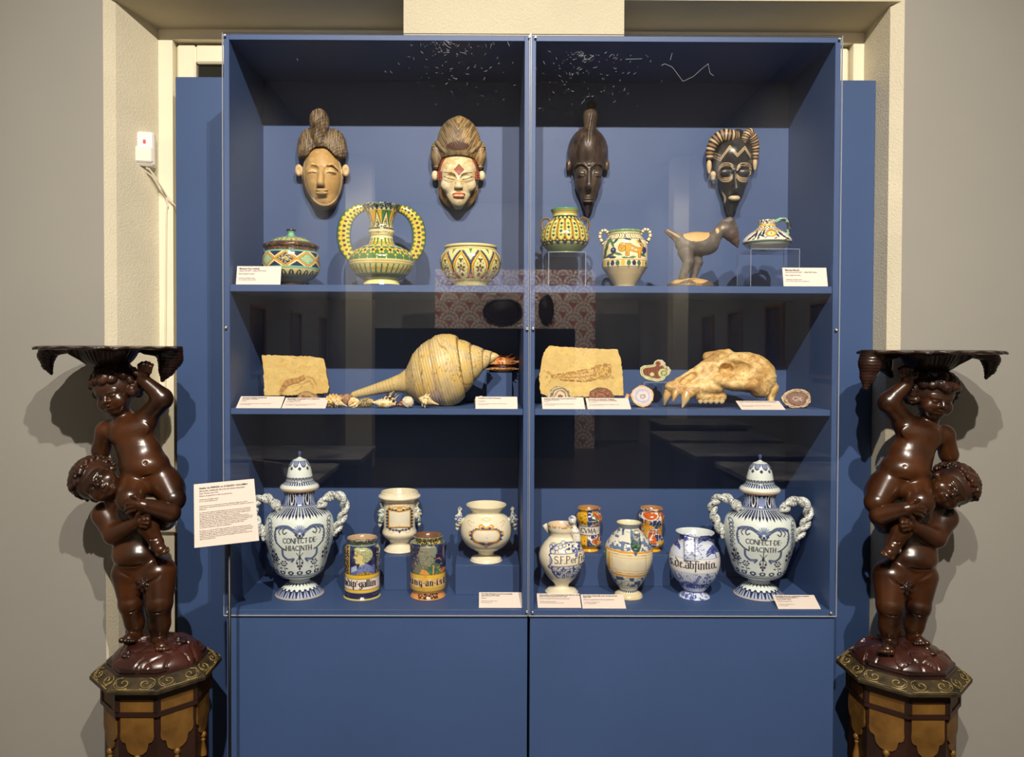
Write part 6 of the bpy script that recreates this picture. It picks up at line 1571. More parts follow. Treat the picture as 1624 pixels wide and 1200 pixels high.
# ---- palm painted pot with a strap
def palm_pot():
    x0 = 1104; c = PZ(x0, 944.5, ZF); Y = float(c[1]); t, s, yb = pot('palm_pot', 'white pot with blue palms and black gothic lettering', 'pot', x0, Y, ZF)
    B, BB = (54, 66, 146), (112, 124, 178)
    def palm(g, cx, cy, r, n=11):
        for k_ in range(n):
            a = math.radians(-200 + k_ * 220 / (n - 1)); g.curve([(cx, cy), (cx + 0.6 * r * math.cos(a), cy + 0.75 * r * math.sin(a)), (cx + r * math.cos(a), cy + 0.8 * r * math.sin(a) + 0.28 * r)], 1.15, B, 6)
        g.sd(g.ell(cx, cy, r * 0.4, r * 0.36), (40, 48, 122))
    def body(g):
        y = g.y; g.put(y > 839, (212, 220, 232)); palm(g, -13 - 2, 854, 9.5); palm(g, 16, 854, 10.5); palm(g, -31, 868, 8.5); palm(g, 30, 875, 11.5); g.curve([(31, 876), (34, 890), (31, 905), (34, 918)], 0.9, BB); g.sd(g.band(841, 844), BB, 0.5); g.put((y > 843) & (y < 850) & (g.x < -18), (84, 96, 160))
        scribble(g, (y > 858) & (y < 887) & (g.x > -8) & (g.x < 12), 2.2, 3, BB, 0.04); g.line([(-9, 874), (-4, 874), (-4, 868), (1, 868), (1, 863), (6, 863)], 0.5, (84, 96, 160))
        for k_ in range(10): g.sd(g.ell(-6 + 4 * (k_ % 4) + 6 * (k_ % 3), 866 + 2.4 * k_ % 18, 1.2), BB)
        g.put((y > 887) & (y < 909), (232, 230, 226)); g.put((y > 886.2) & (y < 886.9), (150, 156, 190)); g.put((y > 909) & (y < 909.7), (150, 156, 190))
        g.text('s.de.abfintio.', -39.5, 888.5, 13.2, 0.72, (50, 38, 44), GOTH, 0.02)
        scribble(g, (y > 910) & (y < 934), 3.0, 13, BB, 0.03); g.curve([(-20, 930), (-12, 925), (0, 927), (6, 918), (8, 914)], 2.4, (138, 150, 196)); g.curve([(-20, 930), (-12, 924), (0, 925), (5, 916), (8, 913), (11, 915)], 0.6, B); g.curve([(-30, 915), (-25, 922), (-20, 918), (-24, 914)], 1.1, BB); g.line([(18, 930), (20, 914)], 0.6, B)
        for (a, b) in ((17, 916), (23, 915), (15, 922), (24, 922), (20, 911)): g.sd(g.ell(a, b, 2.2), BB)
        g.put((y > 926) & (y < 933) & (g.noise(3, 33) > 0.42), (62, 76, 150)); g.put((y > 938) & (g.noise(3, 43) > 0.5), (84, 100, 168)); g.put((y > 938) & (y < 940), (62, 76, 150)); g.put(y < 838.4, (206, 200, 196), 0.6)
    lathe_px('body', [(862, 20), (850, 23), (840, 27), (836.4, 29), (835.2, 29.8), (836.6, 30.3), (840.5, 27.8), (845, 25.6), (852, 25.5), (857, 27.4), (863, 32.4), (871, 37), (881, 39.4), (890, 39.5), (900, 37.8), (911, 33.4), (921, 27), (929, 20.4), (934.5, 16.4), (937.5, 16.4), (939.5, 20), (942, 23)] + [(yb - 1, 24), (yb, 23), (yb, 0.5)], body, s, yb, t, base=(222, 226, 232), step=0.68, inside=(214, 222, 222), cols=(290, 40))
    x1 = x0 - 7.5
    v, f = tube_vf(smooth_path(unfix([(x1, 845, 24), (x1, 852, 27), (x1, 866, 34), (x1, 879, 39.5), (x1, 889, 39)], (x0, 560)), 40), 1.1, 14, 8.6, True, (1, 0, 0))
    g = Glaze(v[:, 0] - x0, 560 + (v[:, 1] - 560) * (1 + v[:, 2] / FPX), base=(214, 220, 232)); palm(g, -7, 853, 8); scribble(g, (g.y > 858), 2.6, 8, BB, 0.06)
    g.line([(-13, 876), (-9, 876), (-9, 870), (-4, 870), (-4, 864)], 0.5, (90, 102, 160)); g.put(np.abs(np.abs(g.x + 7.5) - 8.6) < 0.9, (100, 110, 160))
    mesh('strap', to_world(v, None, s, 1, (x0, yb)), f, M_GLAZE, t, True, g.c)
palm_pot()
# ------------------------------------------------------------------ masks hung on the back of the upper compartments
M_MASK = mat('painted_wood', (200, 170, 110), 0.5, attr=True, var=0.10, vscale=55, bump=0.12, bscale=160)
M_MASKD = mat('polished_dark_wood', (50, 38, 30), 0.32, attr=True, var=0.12, vscale=40, bump=0.08, bscale=160)
Sdf.EYE = (770, 560)
YM = DEP - 0.0065 - 0.022
def mask_thing(label, x, y):
    q = P(x, y, YM); t = thing('carved_mask', label, 'mask', (q[0], YM, q[2]), None)
    MB().box(-0.008, 0.008, -0.006, 0.0219, -0.008, 0.008).build('hanging_peg', M_BLACK, t)
    return t, SC(YM)

def mask_tan():
    t, s = mask_thing('tan wooden mask with a brown upright crest and closed eyes', 511, 260); ref = (511, 260)
    S = Sdf((466, 170, -2), (558, 336, 44), 0.75)
    R = rot3(0, 0, -4)
    S.ell((512, 281, -2), (33, 48, 24), 2, 'u', R); S.ell((512, 278, 6), (29, 46, 27), 3, 'u', R)
    S.ell((515, 318, 6), (19, 15, 18), 6)
    for m_ in (-1, 1):                                              # brows, lids
        S.path([(511 + m_ * 4, 270, 31), (511 + m_ * 9, 262.5, 31.5), (511 + m_ * 16, 260.5, 29.5), (511 + m_ * 25, 268, 22)], (1.6, 1.8, 1.8, 1.4), 1.8)
        S.ell((510 + m_ * 14, 268, 33), (9.5, 6, 6), 2.5, 's'); S.ell((510 + m_ * 14, 273, 25), (9, 4.4, 5), 1.5)
        S.cap((510 + m_ * 7.5, 273.8, 31), (510 + m_ * 21, 273.6, 26), 0.7, 0.7, 0.5, 's')
        x = 511 + m_ * 37; S.ell((x, 270, 6), (6, 9.5, 5), 1.5); S.ell((x + m_ * 0.5, 270, 11.5), (3, 6, 3), 1, 's')
    S.cap((509.5, 268, 31), (508.5, 289, 37), 3.6, 5.4, 3); S.ell((508.5, 292, 34), (6.8, 4, 4.6), 2); S.ell((508.8, 297.2, 37), (6, 2.6, 5), 1.2, 's')
    S.ell((510.5, 301, 31.5), (10, 2.6, 4.5), 2); S.ell((510.5, 305.8, 31), (9, 2.8, 4.5), 2); S.path([(500.5, 301.5, 35.5), (506, 303.6, 37), (510.5, 304.2, 37.5), (515, 303.6, 37), (520.5, 301.5, 35.5)], 0.8, 0.6, 's')
    def col(v):
        x, y = v[:, 0], v[:, 1]; g = Glaze(x, y, base=(190, 152, 92)); n = fbm(x / 9, y / 9, 4)
        g.put(np.clip((260 - y) / 30, 0, 1) * (n > 0.4), (176, 132, 74), 0.5); g.put(n > 0.62, (206, 172, 116), 0.7); g.put((y > 310) & (n > 0.45), (150, 112, 62), 0.6)
        d = np.sqrt(((x - 512 + (y - 278) * -0.07) / 29.6) ** 2 + ((y - 277) / 47) ** 2); g.put((np.abs(d - 1.0) < 0.028), (232, 206, 158)); g.put(d > 1.04, (120, 88, 50))
        for m_ in (-1, 1):
            g.curve([(511 + m_ * 5, 271, 0)[:2], (511 + m_ * 9, 263.5), (511 + m_ * 16, 259.5), (511 + m_ * 26, 269)], 0.55, (226, 200, 150)); g.line([(510 + m_ * 7.5, 273.8), (510 + m_ * 21, 273.6)], 0.8, (52, 40, 28)); g.curve([(510 + m_ * 5, 274), (510 + m_ * 14, 269.6), (510 + m_ * 23, 274)], 0.5, (228, 204, 156)); g.put(np.abs(x - 511 - m_ * 37) < 7.5, (206, 176, 126), 0.6 if False else 0.0)
        g.put((np.abs(x - 511) > 31) & (y > 258) & (y < 283), (206, 178, 130)); g.line([(501, 302), (510.5, 304.3), (520, 302)], 0.7, (92, 62, 36)); g.put((np.abs(x - 508.8) < 5.5) & (np.abs(y - 296.6) < 1.8), (84, 60, 34))
        return g.c
    sdf_obj('face', S, M_MASK, t, s, ref, 1, col)
    S = Sdf((466, 166, -2), (558, 262, 56), 0.8)
    S.ell((494, 237, 4), (22, 33, 21), 2); S.ell((529, 238, 4), (21.5, 33, 21), 6); S.cap((508, 222, 10), (509, 229, 14), 15, 14, 6)
    S.fn(lambda F, x, y, d: np.maximum(F, y - 252.5)); S.ell((513, 281, 12), (29.5, 48, 40), 0.8, 's', rot3(0, 0, -4))
    S.ell((506.5, 193, 20), (15, 19, 19), 2); S.path([(506.5, 198, 22), (505.5, 214, 20), (506, 226, 24)], (14, 11.5, 6), 3)
    S.fn(lambda F, x, y, d: F + 0.35 * np.sin(x * 1.9 + 0.6 * np.sin(y * 0.3)) + 0.2 * np.sin(y * 1.3 + x * 0.7))
    S.cut_below(0)
    def col(v):
        g = Glaze(v[:, 0], v[:, 1], base=(104, 86, 62)); n = fbm(v[:, 0] / 2.0, v[:, 1] / 9, 9); g.put(n > 0.55, (136, 116, 86)); g.put(n < 0.34, (74, 58, 44)); return g.c
    sdf_obj('crest', S, M_MASK, t, s, ref, 1, col)
mask_tan()

def mask_white():
    t, s = mask_thing('whitened mask with red lips and a red diamond on its forehead', 727, 262); ref = (727, 262)
    S = Sdf((680, 228, -2), (774, 340, 46), 0.75)
    S.ell((727, 278, 0), (33, 38, 26), 2); S.ell((727, 268, 8), (30, 28, 25), 3); S.cap((727, 284, 10), (727, 309, 12), 28.5, 19, 5); S.ell((727.5, 318, 16), (11, 11, 13), 4)
    S.ell((727, 300, -4), (33, 34, 16), 1)
    for m_ in (-1, 1):
        S.ell((727 + m_ * 17, 293, 20), (11, 11, 10), 4); S.ell((727 + m_ * 37, 278.5, 5), (5.5, 8, 6), 1.5)
        S.path([(727 + m_ * 2.5, 283, 34), (727 + m_ * 9, 275.6, 33), (727 + m_ * 20, 274, 27)], (1.4, 1.6, 1.2), 1.5)
        S.ell((727 + m_ * 14, 279, 35), (9, 3.8, 5), 2, 's'); S.ell((727 + m_ * 14, 284.5, 27.5), (8.8, 4, 5), 1.5); S.path([(727 + m_ * 6.5, 284.8, 34), (727 + m_ * 14, 283.2, 32.5), (727 + m_ * 22, 280.5, 27)], 0.7, 0.5, 's')
    S.cap((727.5, 281, 31), (727.5, 293, 36), 3, 5, 3); S.ell((727.5, 296, 35.5), (7, 3.6, 5), 2); S.ell((727.8, 300.2, 38), (6, 1.6, 4), 1, 's')
    S.ell((728, 306.6, 30), (9.6, 2.3, 5), 1.5); S.ell((728, 311, 30), (9, 3, 5), 1.5); S.ell((728, 308.8, 36), (7.6, 1.0, 3), 0.8, 's')
    for i in range(3):
        for j in range(3):
            a, b = i - 1, j - 1; S.ell((728 + (a - b) * 2.7, 269 + (a + b) * 2.9, 33), (2.4, 2.5, 2.6), 0.3)
    for m_ in (-1, 1):
        for i in range(2):
            for j in range(4): S.ell((727.5 + m_ * (28.5 + 3 * i), 273.6 + 3.6 * j - m_ * 0.6, 19 - 3.5 * i), (1.8, 1.9, 2.2), 0.3)
    S.cut_below(0)
    def col(v):
        x, y, d = v.T; g = Glaze(x, y, base=(224, 204, 158)); n = fbm(x / 8, y / 8, 14); g.put((n > 0.6) & (y < 290), (206, 172, 108), 0.7); g.put(n < 0.36, (236, 222, 188), 0.8); g.put((fbm(x / 3, y / 3, 3) > 0.72), (150, 118, 72), 0.5)
        e = np.sqrt(((x - 727) / 29) ** 2 + ((y - 278) / 36.5) ** 2); g.put((e > 1.0) & (y < 283) & (np.abs(x - 727) < 35), (158, 78, 54))
        jaw = np.abs(x - 727) > 26.5 - np.clip((y - 296) / 36, 0, 1) * 22; g.put((y > 296) & jaw, (150, 114, 62)); g.put((y > 296) & jaw & (n > 0.5), (120, 88, 48))
        g.put((np.abs(x - 728) + np.abs(y - 269) * 0.95 < 8.6) & (d > 30.5), (150, 70, 44)); g.put((np.abs(np.abs(x - 727.5) - 30) < 4) & (np.abs(y - 279) < 7.5) & (d < 24) & (d > 12), (146, 68, 46))
        g.put((np.abs(x - 727) > 33.5), (226, 206, 166))
        for m_ in (-1, 1): g.curve([(727 + m_ * 6.5, 284.8), (727 + m_ * 14, 283.2), (727 + m_ * 22, 280.5)], 0.6, (50, 46, 38)); g.curve([(727 + m_ * 3, 282), (727 + m_ * 9, 275), (727 + m_ * 21, 273.4)], 0.8, (92, 88, 70)); g.curve([(727 + m_ * 8, 287.5), (727 + m_ * 14, 289), (727 + m_ * 20, 286.5)], 0.4, (120, 110, 84))
        g.put((((x - 728) / 10.2) ** 2 + ((y - 309) / 4.8) ** 2 < 1), (204, 108, 66)); g.line([(720, 309), (736, 309)], 0.8, (230, 200, 170)); g.put((np.abs(x - 727.6) < 6) & (np.abs(y - 299.8) < 1.3), (96, 80, 52)); return g.c
    sdf_obj('face', S, M_MASK, t, s, ref, 1, col)
    S = Sdf((680, 180, -2), (774, 276, 54), 0.8)
    S.ell((727.5, 228, 10), (34, 41, 29), 2); S.cap((728, 192, 12), (728, 200, 14), 5, 12, 8)
    for m_ in (-1, 1):
        S.ell((727 + m_ * 34, 246, 8), (10, 22, 12), 2); S.path([(727 + m_ * 34, 227, 20), (727 + m_ * 26, 236, 26), (727 + m_ * 20, 241, 28)], 3.2, 1)
        for k in range(9): S.ell((727 + m_ * (38 - 0.4 * k), 233 + 4 * k, 16 - 0.6 * k), (5, 1.8, 4), 0.8)
    S.ell((727, 280, 8), (34, 41, 34), 0.8, 's')
    S.fn(lambda F, x, y, d: F + np.where(y < 240, 0.35 * np.sin((np.abs(x - 727) * 0.9 + (y - 186) * 0.45) * 2.2), 0.25 * np.sin(x * 2 + y * 2.4)))
    S.cut_below(0)
    def col(v):
        g = Glaze(v[:, 0], v[:, 1], base=(132, 108, 70)); n = fbm((np.abs(v[:, 0] - 727) + v[:, 1] * 0.5) / 1.8, v[:, 1] / 8, 19); g.put(n > 0.52, (166, 134, 82)); g.put(n < 0.36, (88, 74, 56)); g.put((v[:, 0] < 724) & (n > 0.42), (110, 100, 84), 0.6); g.put((((v[:, 0] - 726) / 18) ** 2 + ((v[:, 1] - 232) / 7) ** 2 < 1), (84, 54, 40)); return g.c
    sdf_obj('coiffure', S, M_MASK, t, s, ref, 1, col)
mask_white()

def mask_long():
    t, s = mask_thing('long dark brown mask with a tall crest and pointed chin', 932, 262); ref = (932, 262)
    S = Sdf((894, 154, -2), (972, 350, 46), 0.75)
    S.ell((932, 243, 0), (32, 40, 28), 2); S.cap((932, 248, 6), (932.5, 290, 8), 27, 20, 4); S.cap((932.5, 290, 8), (933, 322, 9), 20, 9.5, 4); S.cap((933, 320, 9), (932, 340, 6), 9.5, 2.2, 3); S.ell((932, 236, 14), (24, 28, 22), 4)
    S.path([(936, 226, 28), (935, 206, 24), (935.5, 186, 20), (937, 170, 16)], (5, 9, 11, 8.5), 3); S.ell((937, 170, 14), (8.5, 9, 9), 2)
    S.path([(932, 228, 34), (934, 205, 34.5), (938, 180, 32)], (1.6, 1.8, 1.2), 1.5)
    for m_ in (-1, 1):
        S.ell((932 + m_ * 30, 262, 4), (4.5, 9, 5), 1.5)
        for k in range(3): S.path([(933 + m_ * 3, 229 - 3.4 * k, 33 - 0.5 * k), (933 + m_ * 10, 222 - 3.2 * k, 31.5 - k), (933 + m_ * 19, 224 - 3 * k, 27 - k), (933 + m_ * 26, 240 - 3 * k, 18 - k)], 0.7, 0.6, 's')
        S.path([(934 + m_ * 2, 266, 32), (934 + m_ * 9, 259.6, 31), (934 + m_ * 18, 260, 27), (934 + m_ * 24, 268, 18)], (1.3, 1.6, 1.5, 1.0), 1.5)
        S.ell((935 + m_ * 11, 271, 33), (8.4, 7, 6), 2.5, 's'); S.ell((935 + m_ * 11, 275.5, 24), (8, 6.4, 6), 1); S.cap((935 + m_ * 4.5, 276.6, 31), (935 + m_ * 18, 276, 26.5), 0.8, 0.8, 0.5, 's')
    S.cap((934.5, 264, 30), (934, 293, 35), 2.2, 4.6, 3); S.ell((933.5, 296, 32), (5.8, 4, 5), 2); S.ell((933.5, 304, 26), (5, 7, 6), 2, 's')
    S.ell((933, 315.6, 22), (8.6, 1.8, 5), 1); S.ell((933, 319, 22), (8, 1.8, 4.5), 1); S.ell((933, 317.4, 27), (7, 0.8, 3), 0.5, 's'); S.cap((932.5, 327, 16), (932, 342, 7), 1.4, 1.0, 1)
    S.cut_below(0)
    def col(v):
        x, y = v[:, 0], v[:, 1]; g = Glaze(x, y, base=(66, 54, 45)); n = fbm(x / 6, y / 14, 24); g.put(n > 0.58, (82, 68, 56)); g.put(n < 0.36, (50, 40, 34)); g.put((np.abs(x - 932) > 28) & (y > 250) & (y < 275) & (n > 0.45), (86, 66, 50)); g.sd(g.ell(933, 318.8, 7.5, 1.3), (112, 94, 78)); return g.c
    sdf_obj('face', S, M_MASKD, t, s, ref, 1, col)
mask_long()

def mask_horned():
    t, s = mask_thing('black mask with cream-striped horns and white zigzag brow line', 1161, 275); ref = (1161, 275)
    S = Sdf((1112, 200, -2), (1210, 348, 48), 0.75)
    S.ell((1161, 250, 0), (32, 36, 26), 2); S.cap((1161, 252, 6), (1162, 286, 8), 27, 22, 4); S.cap((1162, 286, 8), (1160.5, 320, 10), 22, 11, 4); S.cap((1160.5, 320, 10), (1159, 337, 8), 11, 5, 3); S.ell((1162, 246, 14), (25, 24, 21), 4); S.cap((1170, 214, 6), (1168, 228, 18), 9, 10, 4)
    for m_ in (-1, 1):
        cx = 1165.5 + m_ * 14.5; S.ell((cx, 272, 33), (10, 8, 6), 2.5, 's'); S.ell((cx, 273, 25), (9, 6, 5), 1); S.cap((cx - 8, 275, 30), (cx + 8, 274.5, 29 - 0 * m_), 0.9, 0.9, 0.5, 's')
        for k in range(3):
            S.path([(cx - 12, 272 - 3 * k, 30 - 3 * (m_ < 0)), (cx - 6, 266 - 3 * k, 32), (cx + 5, 265 - 3 * k, 31), (cx + 12, 271 - 3 * k, 28 - 2 * (m_ > 0))], 0.8, 0.6)
    S.cap((1165, 272, 31), (1167.5, 298, 36), 1.8, 3.8, 3); S.ell((1166, 301, 33), (5.4, 3, 4.5), 2); S.ell((1165, 314, 26), (9, 4.6, 6), 1.5)
    S.cut_below(0)
    W_ = (212, 184, 142)
    def col(v):
        x, y = v[:, 0], v[:, 1]; g = Glaze(x, y, base=(44, 43, 44)); n = fbm(x / 7, y / 9, 34); g.put(n > 0.6, (58, 56, 56))
        for o in (0, 3.4): g.line([(1131, 246.5 + o), (1142, 251.5 + o), (1157, 231.5 + o), (1169, 245 + o), (1181, 232.5 + o), (1190, 247 + o)], 0.65, W_)
        g.line([(1131, 242), (1142, 246.5)], 0.5, W_); 
        for m_ in (-1, 1):
            cx = 1165.5 + m_ * 14.5
            for k in range(3): g.curve([(cx - 12 + 0.6 * k, 270 - 2.6 * k), (cx - 4, 263.5 - 2.4 * k), (cx + 6, 263.5 - 2.2 * k), (cx + 11.5, 267 - 2.4 * k)], 0.5, W_); g.curve([(cx - 12.5, 276 + 2.6 * k), (cx - 5, 281.5 + 2.9 * k), (cx + 5, 282 + 2.6 * k), (cx + 10.5, 277 + 2.6 * k)], 0.6, W_)
            g.put((((x - cx) / 9) ** 2 + ((y - 271.5) / 3.2) ** 2 < 1), (70, 68, 68))
        for o in (0, 2.6, 5): g.curve([(1140 + o, 302 + o * 0.4), (1146 + o * 0.6, 307 + o * 0.3), (1149.5 + o * 0.3, 314), (1149 + o * 0.2, 321)], 0.45, W_)
        mo = (((x - 1164.7) / 9) ** 2 + ((y - 314) / 5) ** 2 < 1) & (y > 310); g.put(mo, (226, 204, 162)); g.put(mo & (np.sin(x * 1.5) * np.sin(y * 2.2) > 0.45), (70, 58, 48)); return g.c
    sdf_obj('face', S, M_MASKD, t, s, ref, 1, col)
    def stripes(v, f):
        g = Glaze(v[:, 0], v[:, 1], base=(44, 43, 44)); return g
    for nm, pts, rs, nst in (('horn', [(1168, 217, 18), (1158, 216, 20), (1146, 216, 18), (1134, 224, 14), (1126.5, 238, 11), (1125, 253, 9)], [8, 10, 10, 9, 7, 5], 13), ('horn', [(1179, 226, 20), (1182, 217, 22), (1187, 212, 20), (1194, 221, 16), (1198, 236, 12), (1197.5, 253, 9)], [4, 6, 8, 7.5, 5.5, 4], 16)):
        c_ = smooth_path(unfix(pts, (770, 560)), 150); r_ = np.interp(np.linspace(0, 1, 150), np.linspace(0, 1, len(rs)), rs); v, f = tube_vf(c_, r_, 20); u = np.repeat(np.linspace(0, 1, 150), 20)
        col = np.zeros((len(v), 3)) + lin((46, 44, 42)); mk = ((u * nst) % 1) < 0.52; alt = (np.floor(u * nst) % 2) == 0
        col[mk & alt] = lin((206, 178, 132)); col[mk & ~alt] = lin((160, 122, 86)); mesh(nm, to_world(v, None, s, 1, ref), f, M_MASK, t, True, col)
    for (x, y, rx, ry, d) in ((1124.5, 264, 4, 11, 9), (1197, 259.5, 3.4, 9.5, 9), (1131, 278.5, 4.5, 6, 8), (1188.5, 271.5, 3.4, 5, 10)):
        S = Sdf((x - 8, y - 15, 0), (x + 8, y + 15, 20), 0.8); S.ell((x, y - 2, d), (rx, ry * 0.8, 4), 1); S.ell((x, y + 3, d - 1), (rx * 0.75, ry * 0.8, 3), 2)
        sdf_obj('ear', S, mat('cream_ear', (206, 178, 134), 0.5, var=0.1, vscale=60), t, s, ref)
mask_horned()

# ---- carved bird on the upper shelf
def bird():
    x0, Y = 1104, 0.10; z = ZS1T; q = P(x0, 560, Y); yb = on(x0, z, Y); s = SC(Y)
    t = thing('carved_bird', 'carved dark bird with a heavy beak on a tan domed base', 'bird figure', (q[0], Y, z)); ref = (x0, yb)
    S = Sdf((1050, 344, -26), (1174, 458, 30), 0.8)
    S.ell((1100, 386, 0), (31, 18, 16), 3, 'u', rot3(0, 0, -4)); S.ell((1116, 388, 0), (22, 17, 16), 6); S.cap((1124, 384, 0), (1139, 368, 0), 14, 9, 5); S.ell((1147, 362, 0), (13, 11.5, 10), 4)
    S.path([(1150, 364, 0), (1158, 371, 0), (1164, 381, 0), (1168.5, 391, 0)], (12, 11.5, 7, 2), 2); S.path([(1145, 353, 0), (1156, 350.5, 0), (1167, 360, 0)], (5, 6.5, 2), 1)
    S.cap((1078, 380, 0), (1056, 367, 0), 9, 3.5, 4)
    S.cap((1086, 400, 8), (1091, 416, 12), 12.5, 8.5, 4); S.cap((1091, 416, 12), (1081, 441, 8), 8, 6.5, 2); S.cap((1101, 402, -9), (1106, 416, -7), 10.5, 7.5, 4); S.cap((1106, 416, -7), (1098, 439, -9), 7.2, 5.6, 2)
    for (a, b, c) in ((1082, 441, 8), (1097, 439, -8)):
        for k in (-1, 0, 1): S.cap((a, b, c), (a + 8 + abs(k), b + 4, c + 4 * k), 3.4, 2.0, 1)
    def col(v):
        x, y, d = v.T; g = Glaze(x, y, base=(84, 76, 70)); n = fbm(x / 5, y / 5, 3); g.put(n > 0.6, (98, 90, 82)); T = (196, 160, 100)
        g.put((((x - 1103) / 21) ** 2 + ((y - 372) / 11) ** 2 < 1) & (y < 384), T); g.put(np.abs(((x - 1103) / 21) ** 2 + ((y - 372) / 11) ** 2 - 1.08) < 0.07, (60, 54, 50)); g.sd(g.ell(1145, 361, 2.6, 2.3), (214, 170, 110)); g.sd(g.ell(1145.3, 361, 1.0), (60, 50, 44)); g.poly([(1133, 365), (1135, 361), (1138, 363), (1139, 368), (1136, 370.5)], (206, 170, 114)); g.put((y > 361) & (x > 1152), (84, 66, 60)); g.line([(1054, 368.5), (1069, 381)], 1.3, (176, 140, 94)); g.line([(1057, 364.5), (1076, 376)], 0.9, (176, 140, 94)); return g.c
    sdf_obj('bird_body', S, mat('bird_wood', (84, 76, 70), 0.55, attr=True, var=0.08, vscale=60, bump=0.1, bscale=160), t, s, ref, 1, col)
    S = Sdf((1052, 436, -32), (1136, yb + 4, 34), 0.9); S.ell((1094, 454, 0), (37, 13, 26), 2); S.cap((1094, yb - 6, 0), (1094, yb - 5, 0), 8, 8, 2); S.ell((1094, yb - 3, 0), (36, 7, 25), 3); S.fn(lambda F, x, y, d: np.maximum(F, y - yb))
    def col(v):
        g = Glaze(v[:, 0], v[:, 1], base=(196, 160, 96)); n = fbm(v[:, 0] / 6, v[:, 1] / 6 + v[:, 2] / 9, 5); g.put(v[:, 1] > 446.5 + 3 * np.sin(v[:, 0] * 0.16), (88, 76, 62)); g.put(n > 0.66, (130, 104, 66)); return g.c
    sdf_obj('base', S, M_MASK, t, s, ref, 1, col)
bird()
# ------------------------------------------------------------------ middle shelf: fossils, shells, agates, skull
M_STONE = mat('fossil_limestone', (214, 186, 118), 0.75, attr=True, var=0.10, vscale=70, bump=0.35, bscale=130)
M_BONE = mat('old_bone', (216, 184, 124), 0.5, attr=True, var=0.10, vscale=60, bump=0.22, bscale=150)
M_SHELL = mat('sea_shell', (226, 206, 160), 0.4, attr=True, var=0.07, vscale=80, bump=0.15, bscale=170)
M_AGATE = mat('polished_agate', (150, 100, 80), 0.14, attr=True, var=0.05, vscale=90)
def settle(t, z):
    """drop a thing so that its lowest point touches the surface z"""
    lo = 1e9
    for o in t.children_recursive if t.type == 'EMPTY' else [t]:
        if o.type != 'MESH': continue
        co = np.empty(len(o.data.vertices) * 3, np.float32); o.data.vertices.foreach_get('co', co); co = co.reshape(-1, 3)
        mw = np.array(t.rotation_euler.to_matrix()); lo = min(lo, float((co @ mw.T)[:, 2].min()))
    t.location.z = z - lo
def slab(label, outline, Y, lean, paint, z, thick=0.016, relief=None, base=(208, 178, 108)):
    """stone plate with an irregular outline, dense painted face, leaning back"""
    o = np.array(outline, float); c = o.mean(0); s = SC(Y); q = P(c[0], c[1], Y)
    # roughened outline
    pts = []
    rnd = random.Random(len(outline) * 7)
    for i in range(len(o)):
        a, b = o[i], o[(i + 1) % len(o)]; n = max(2, int(np.linalg.norm(b - a) / 3))
        nr = np.array([-(b - a)[1], (b - a)[0]]) / (np.linalg.norm(b - a) + 1e-6)
        for k in range(n): pts.append(a + (b - a) * k / n + nr * (rnd.uniform(-0.8, 0.8) if k else 0))
    pts = np.array(pts); n = len(pts)
    K = 70
    v, f, P2 = [], [], []
    for k in range(K + 1):
        for p in pts: P2.append(c + (p - c) * (k / K) ** 0.9 if k else c + (p - c) * 0.002)
    P2 = np.array(P2)
    g = Glaze(P2[:, 0], P2[:, 1], base=base); g.h = np.zeros(len(P2)); paint(g)
    front = np.stack([P2[:, 0], P2[:, 1], g.h], 1)
    ed = (K * n) + np.arange(n)
    back = np.stack([pts[:, 0], pts[:, 1], np.full(n, -thick / s)], 1); side = np.stack([c[0] + (pts[:, 0] - c[0]) * 1.006, c[1] + (pts[:, 1] - c[1]) * 1.006, np.full(n, -0.3 * thick / s)], 1)
    V = np.vstack([front, side, back]); F = []
    i = np.arange(n)
    for k in range(K): F.append(np.stack([k * n + i, k * n + (i + 1) % n, (k + 1) * n + (i + 1) % n, (k + 1) * n + i], 1))
    b0 = (K + 1) * n
    F.append(np.stack([K * n + i, K * n + (i + 1) % n, b0 + (i + 1) % n, b0 + i], 1)); F.append(np.stack([b0 + i, b0 + (i + 1) % n, b0 + n + (i + 1) % n, b0 + n + i], 1))
    # back fan as quads towards a centre ring
    V = np.vstack([V, np.stack([c[0] + (pts[:, 0] - c[0]) * 0.01, c[1] + (pts[:, 1] - c[1]) * 0.01, np.full(n, -thick / s)], 1)]); F.append(np.stack([b0 + n + i, b0 + n + (i + 1) % n, b0 + 2 * n + (i + 1) % n, b0 + 2 * n + i], 1))
    col = np.vstack([g.c, np.tile(lin((176, 146, 84)), (3 * n, 1))])
    w = to_world(V, None, s, 1, c)
    ca, sa = math.cos(lean), math.sin(lean); w = np.stack([w[:, 0], w[:, 1] * ca + w[:, 2] * sa, -w[:, 1] * sa + w[:, 2] * ca], 1)
    return q, w, np.concatenate(F), col, s, c
def fossil(label, outline, Y, lean, paint):
    q, w, F, col, s, c = slab(label, outline, Y, lean, paint, ZS2T)
    t = thing('fossil_slab', label, 'fossil', (q[0], Y, ZS2T))
    dz = q[2] - ZS2T
    o = mesh('stone_plate', w + np.array([0, 0, dz]), F, M_STONE, t, True, col)
    lo = w[:, 2].min() + dz; yb_ = float(np.interp(lo, [w[:, 2].min() + dz, w[:, 2].max() + dz], [-abs(math.sin(lean)) * 0.06, 0.06]))
    mb = MB(); hw = (np.max(w[:, 0]) - np.min(w[:, 0])) * 0.3
    for sx_ in (-hw, hw):
        mb.bbox(sx_ - 0.006, sx_ + 0.006, -0.03, 0.05, 0, lo + 0.004, 0.001); mb.bbox(sx_ - 0.006, sx_ + 0.006, 0.030, 0.036, 0, lo + 0.03, 0.001)
    mb.build('support_foot', mat('support_grey', (60, 66, 80), 0.4), t)
    return t
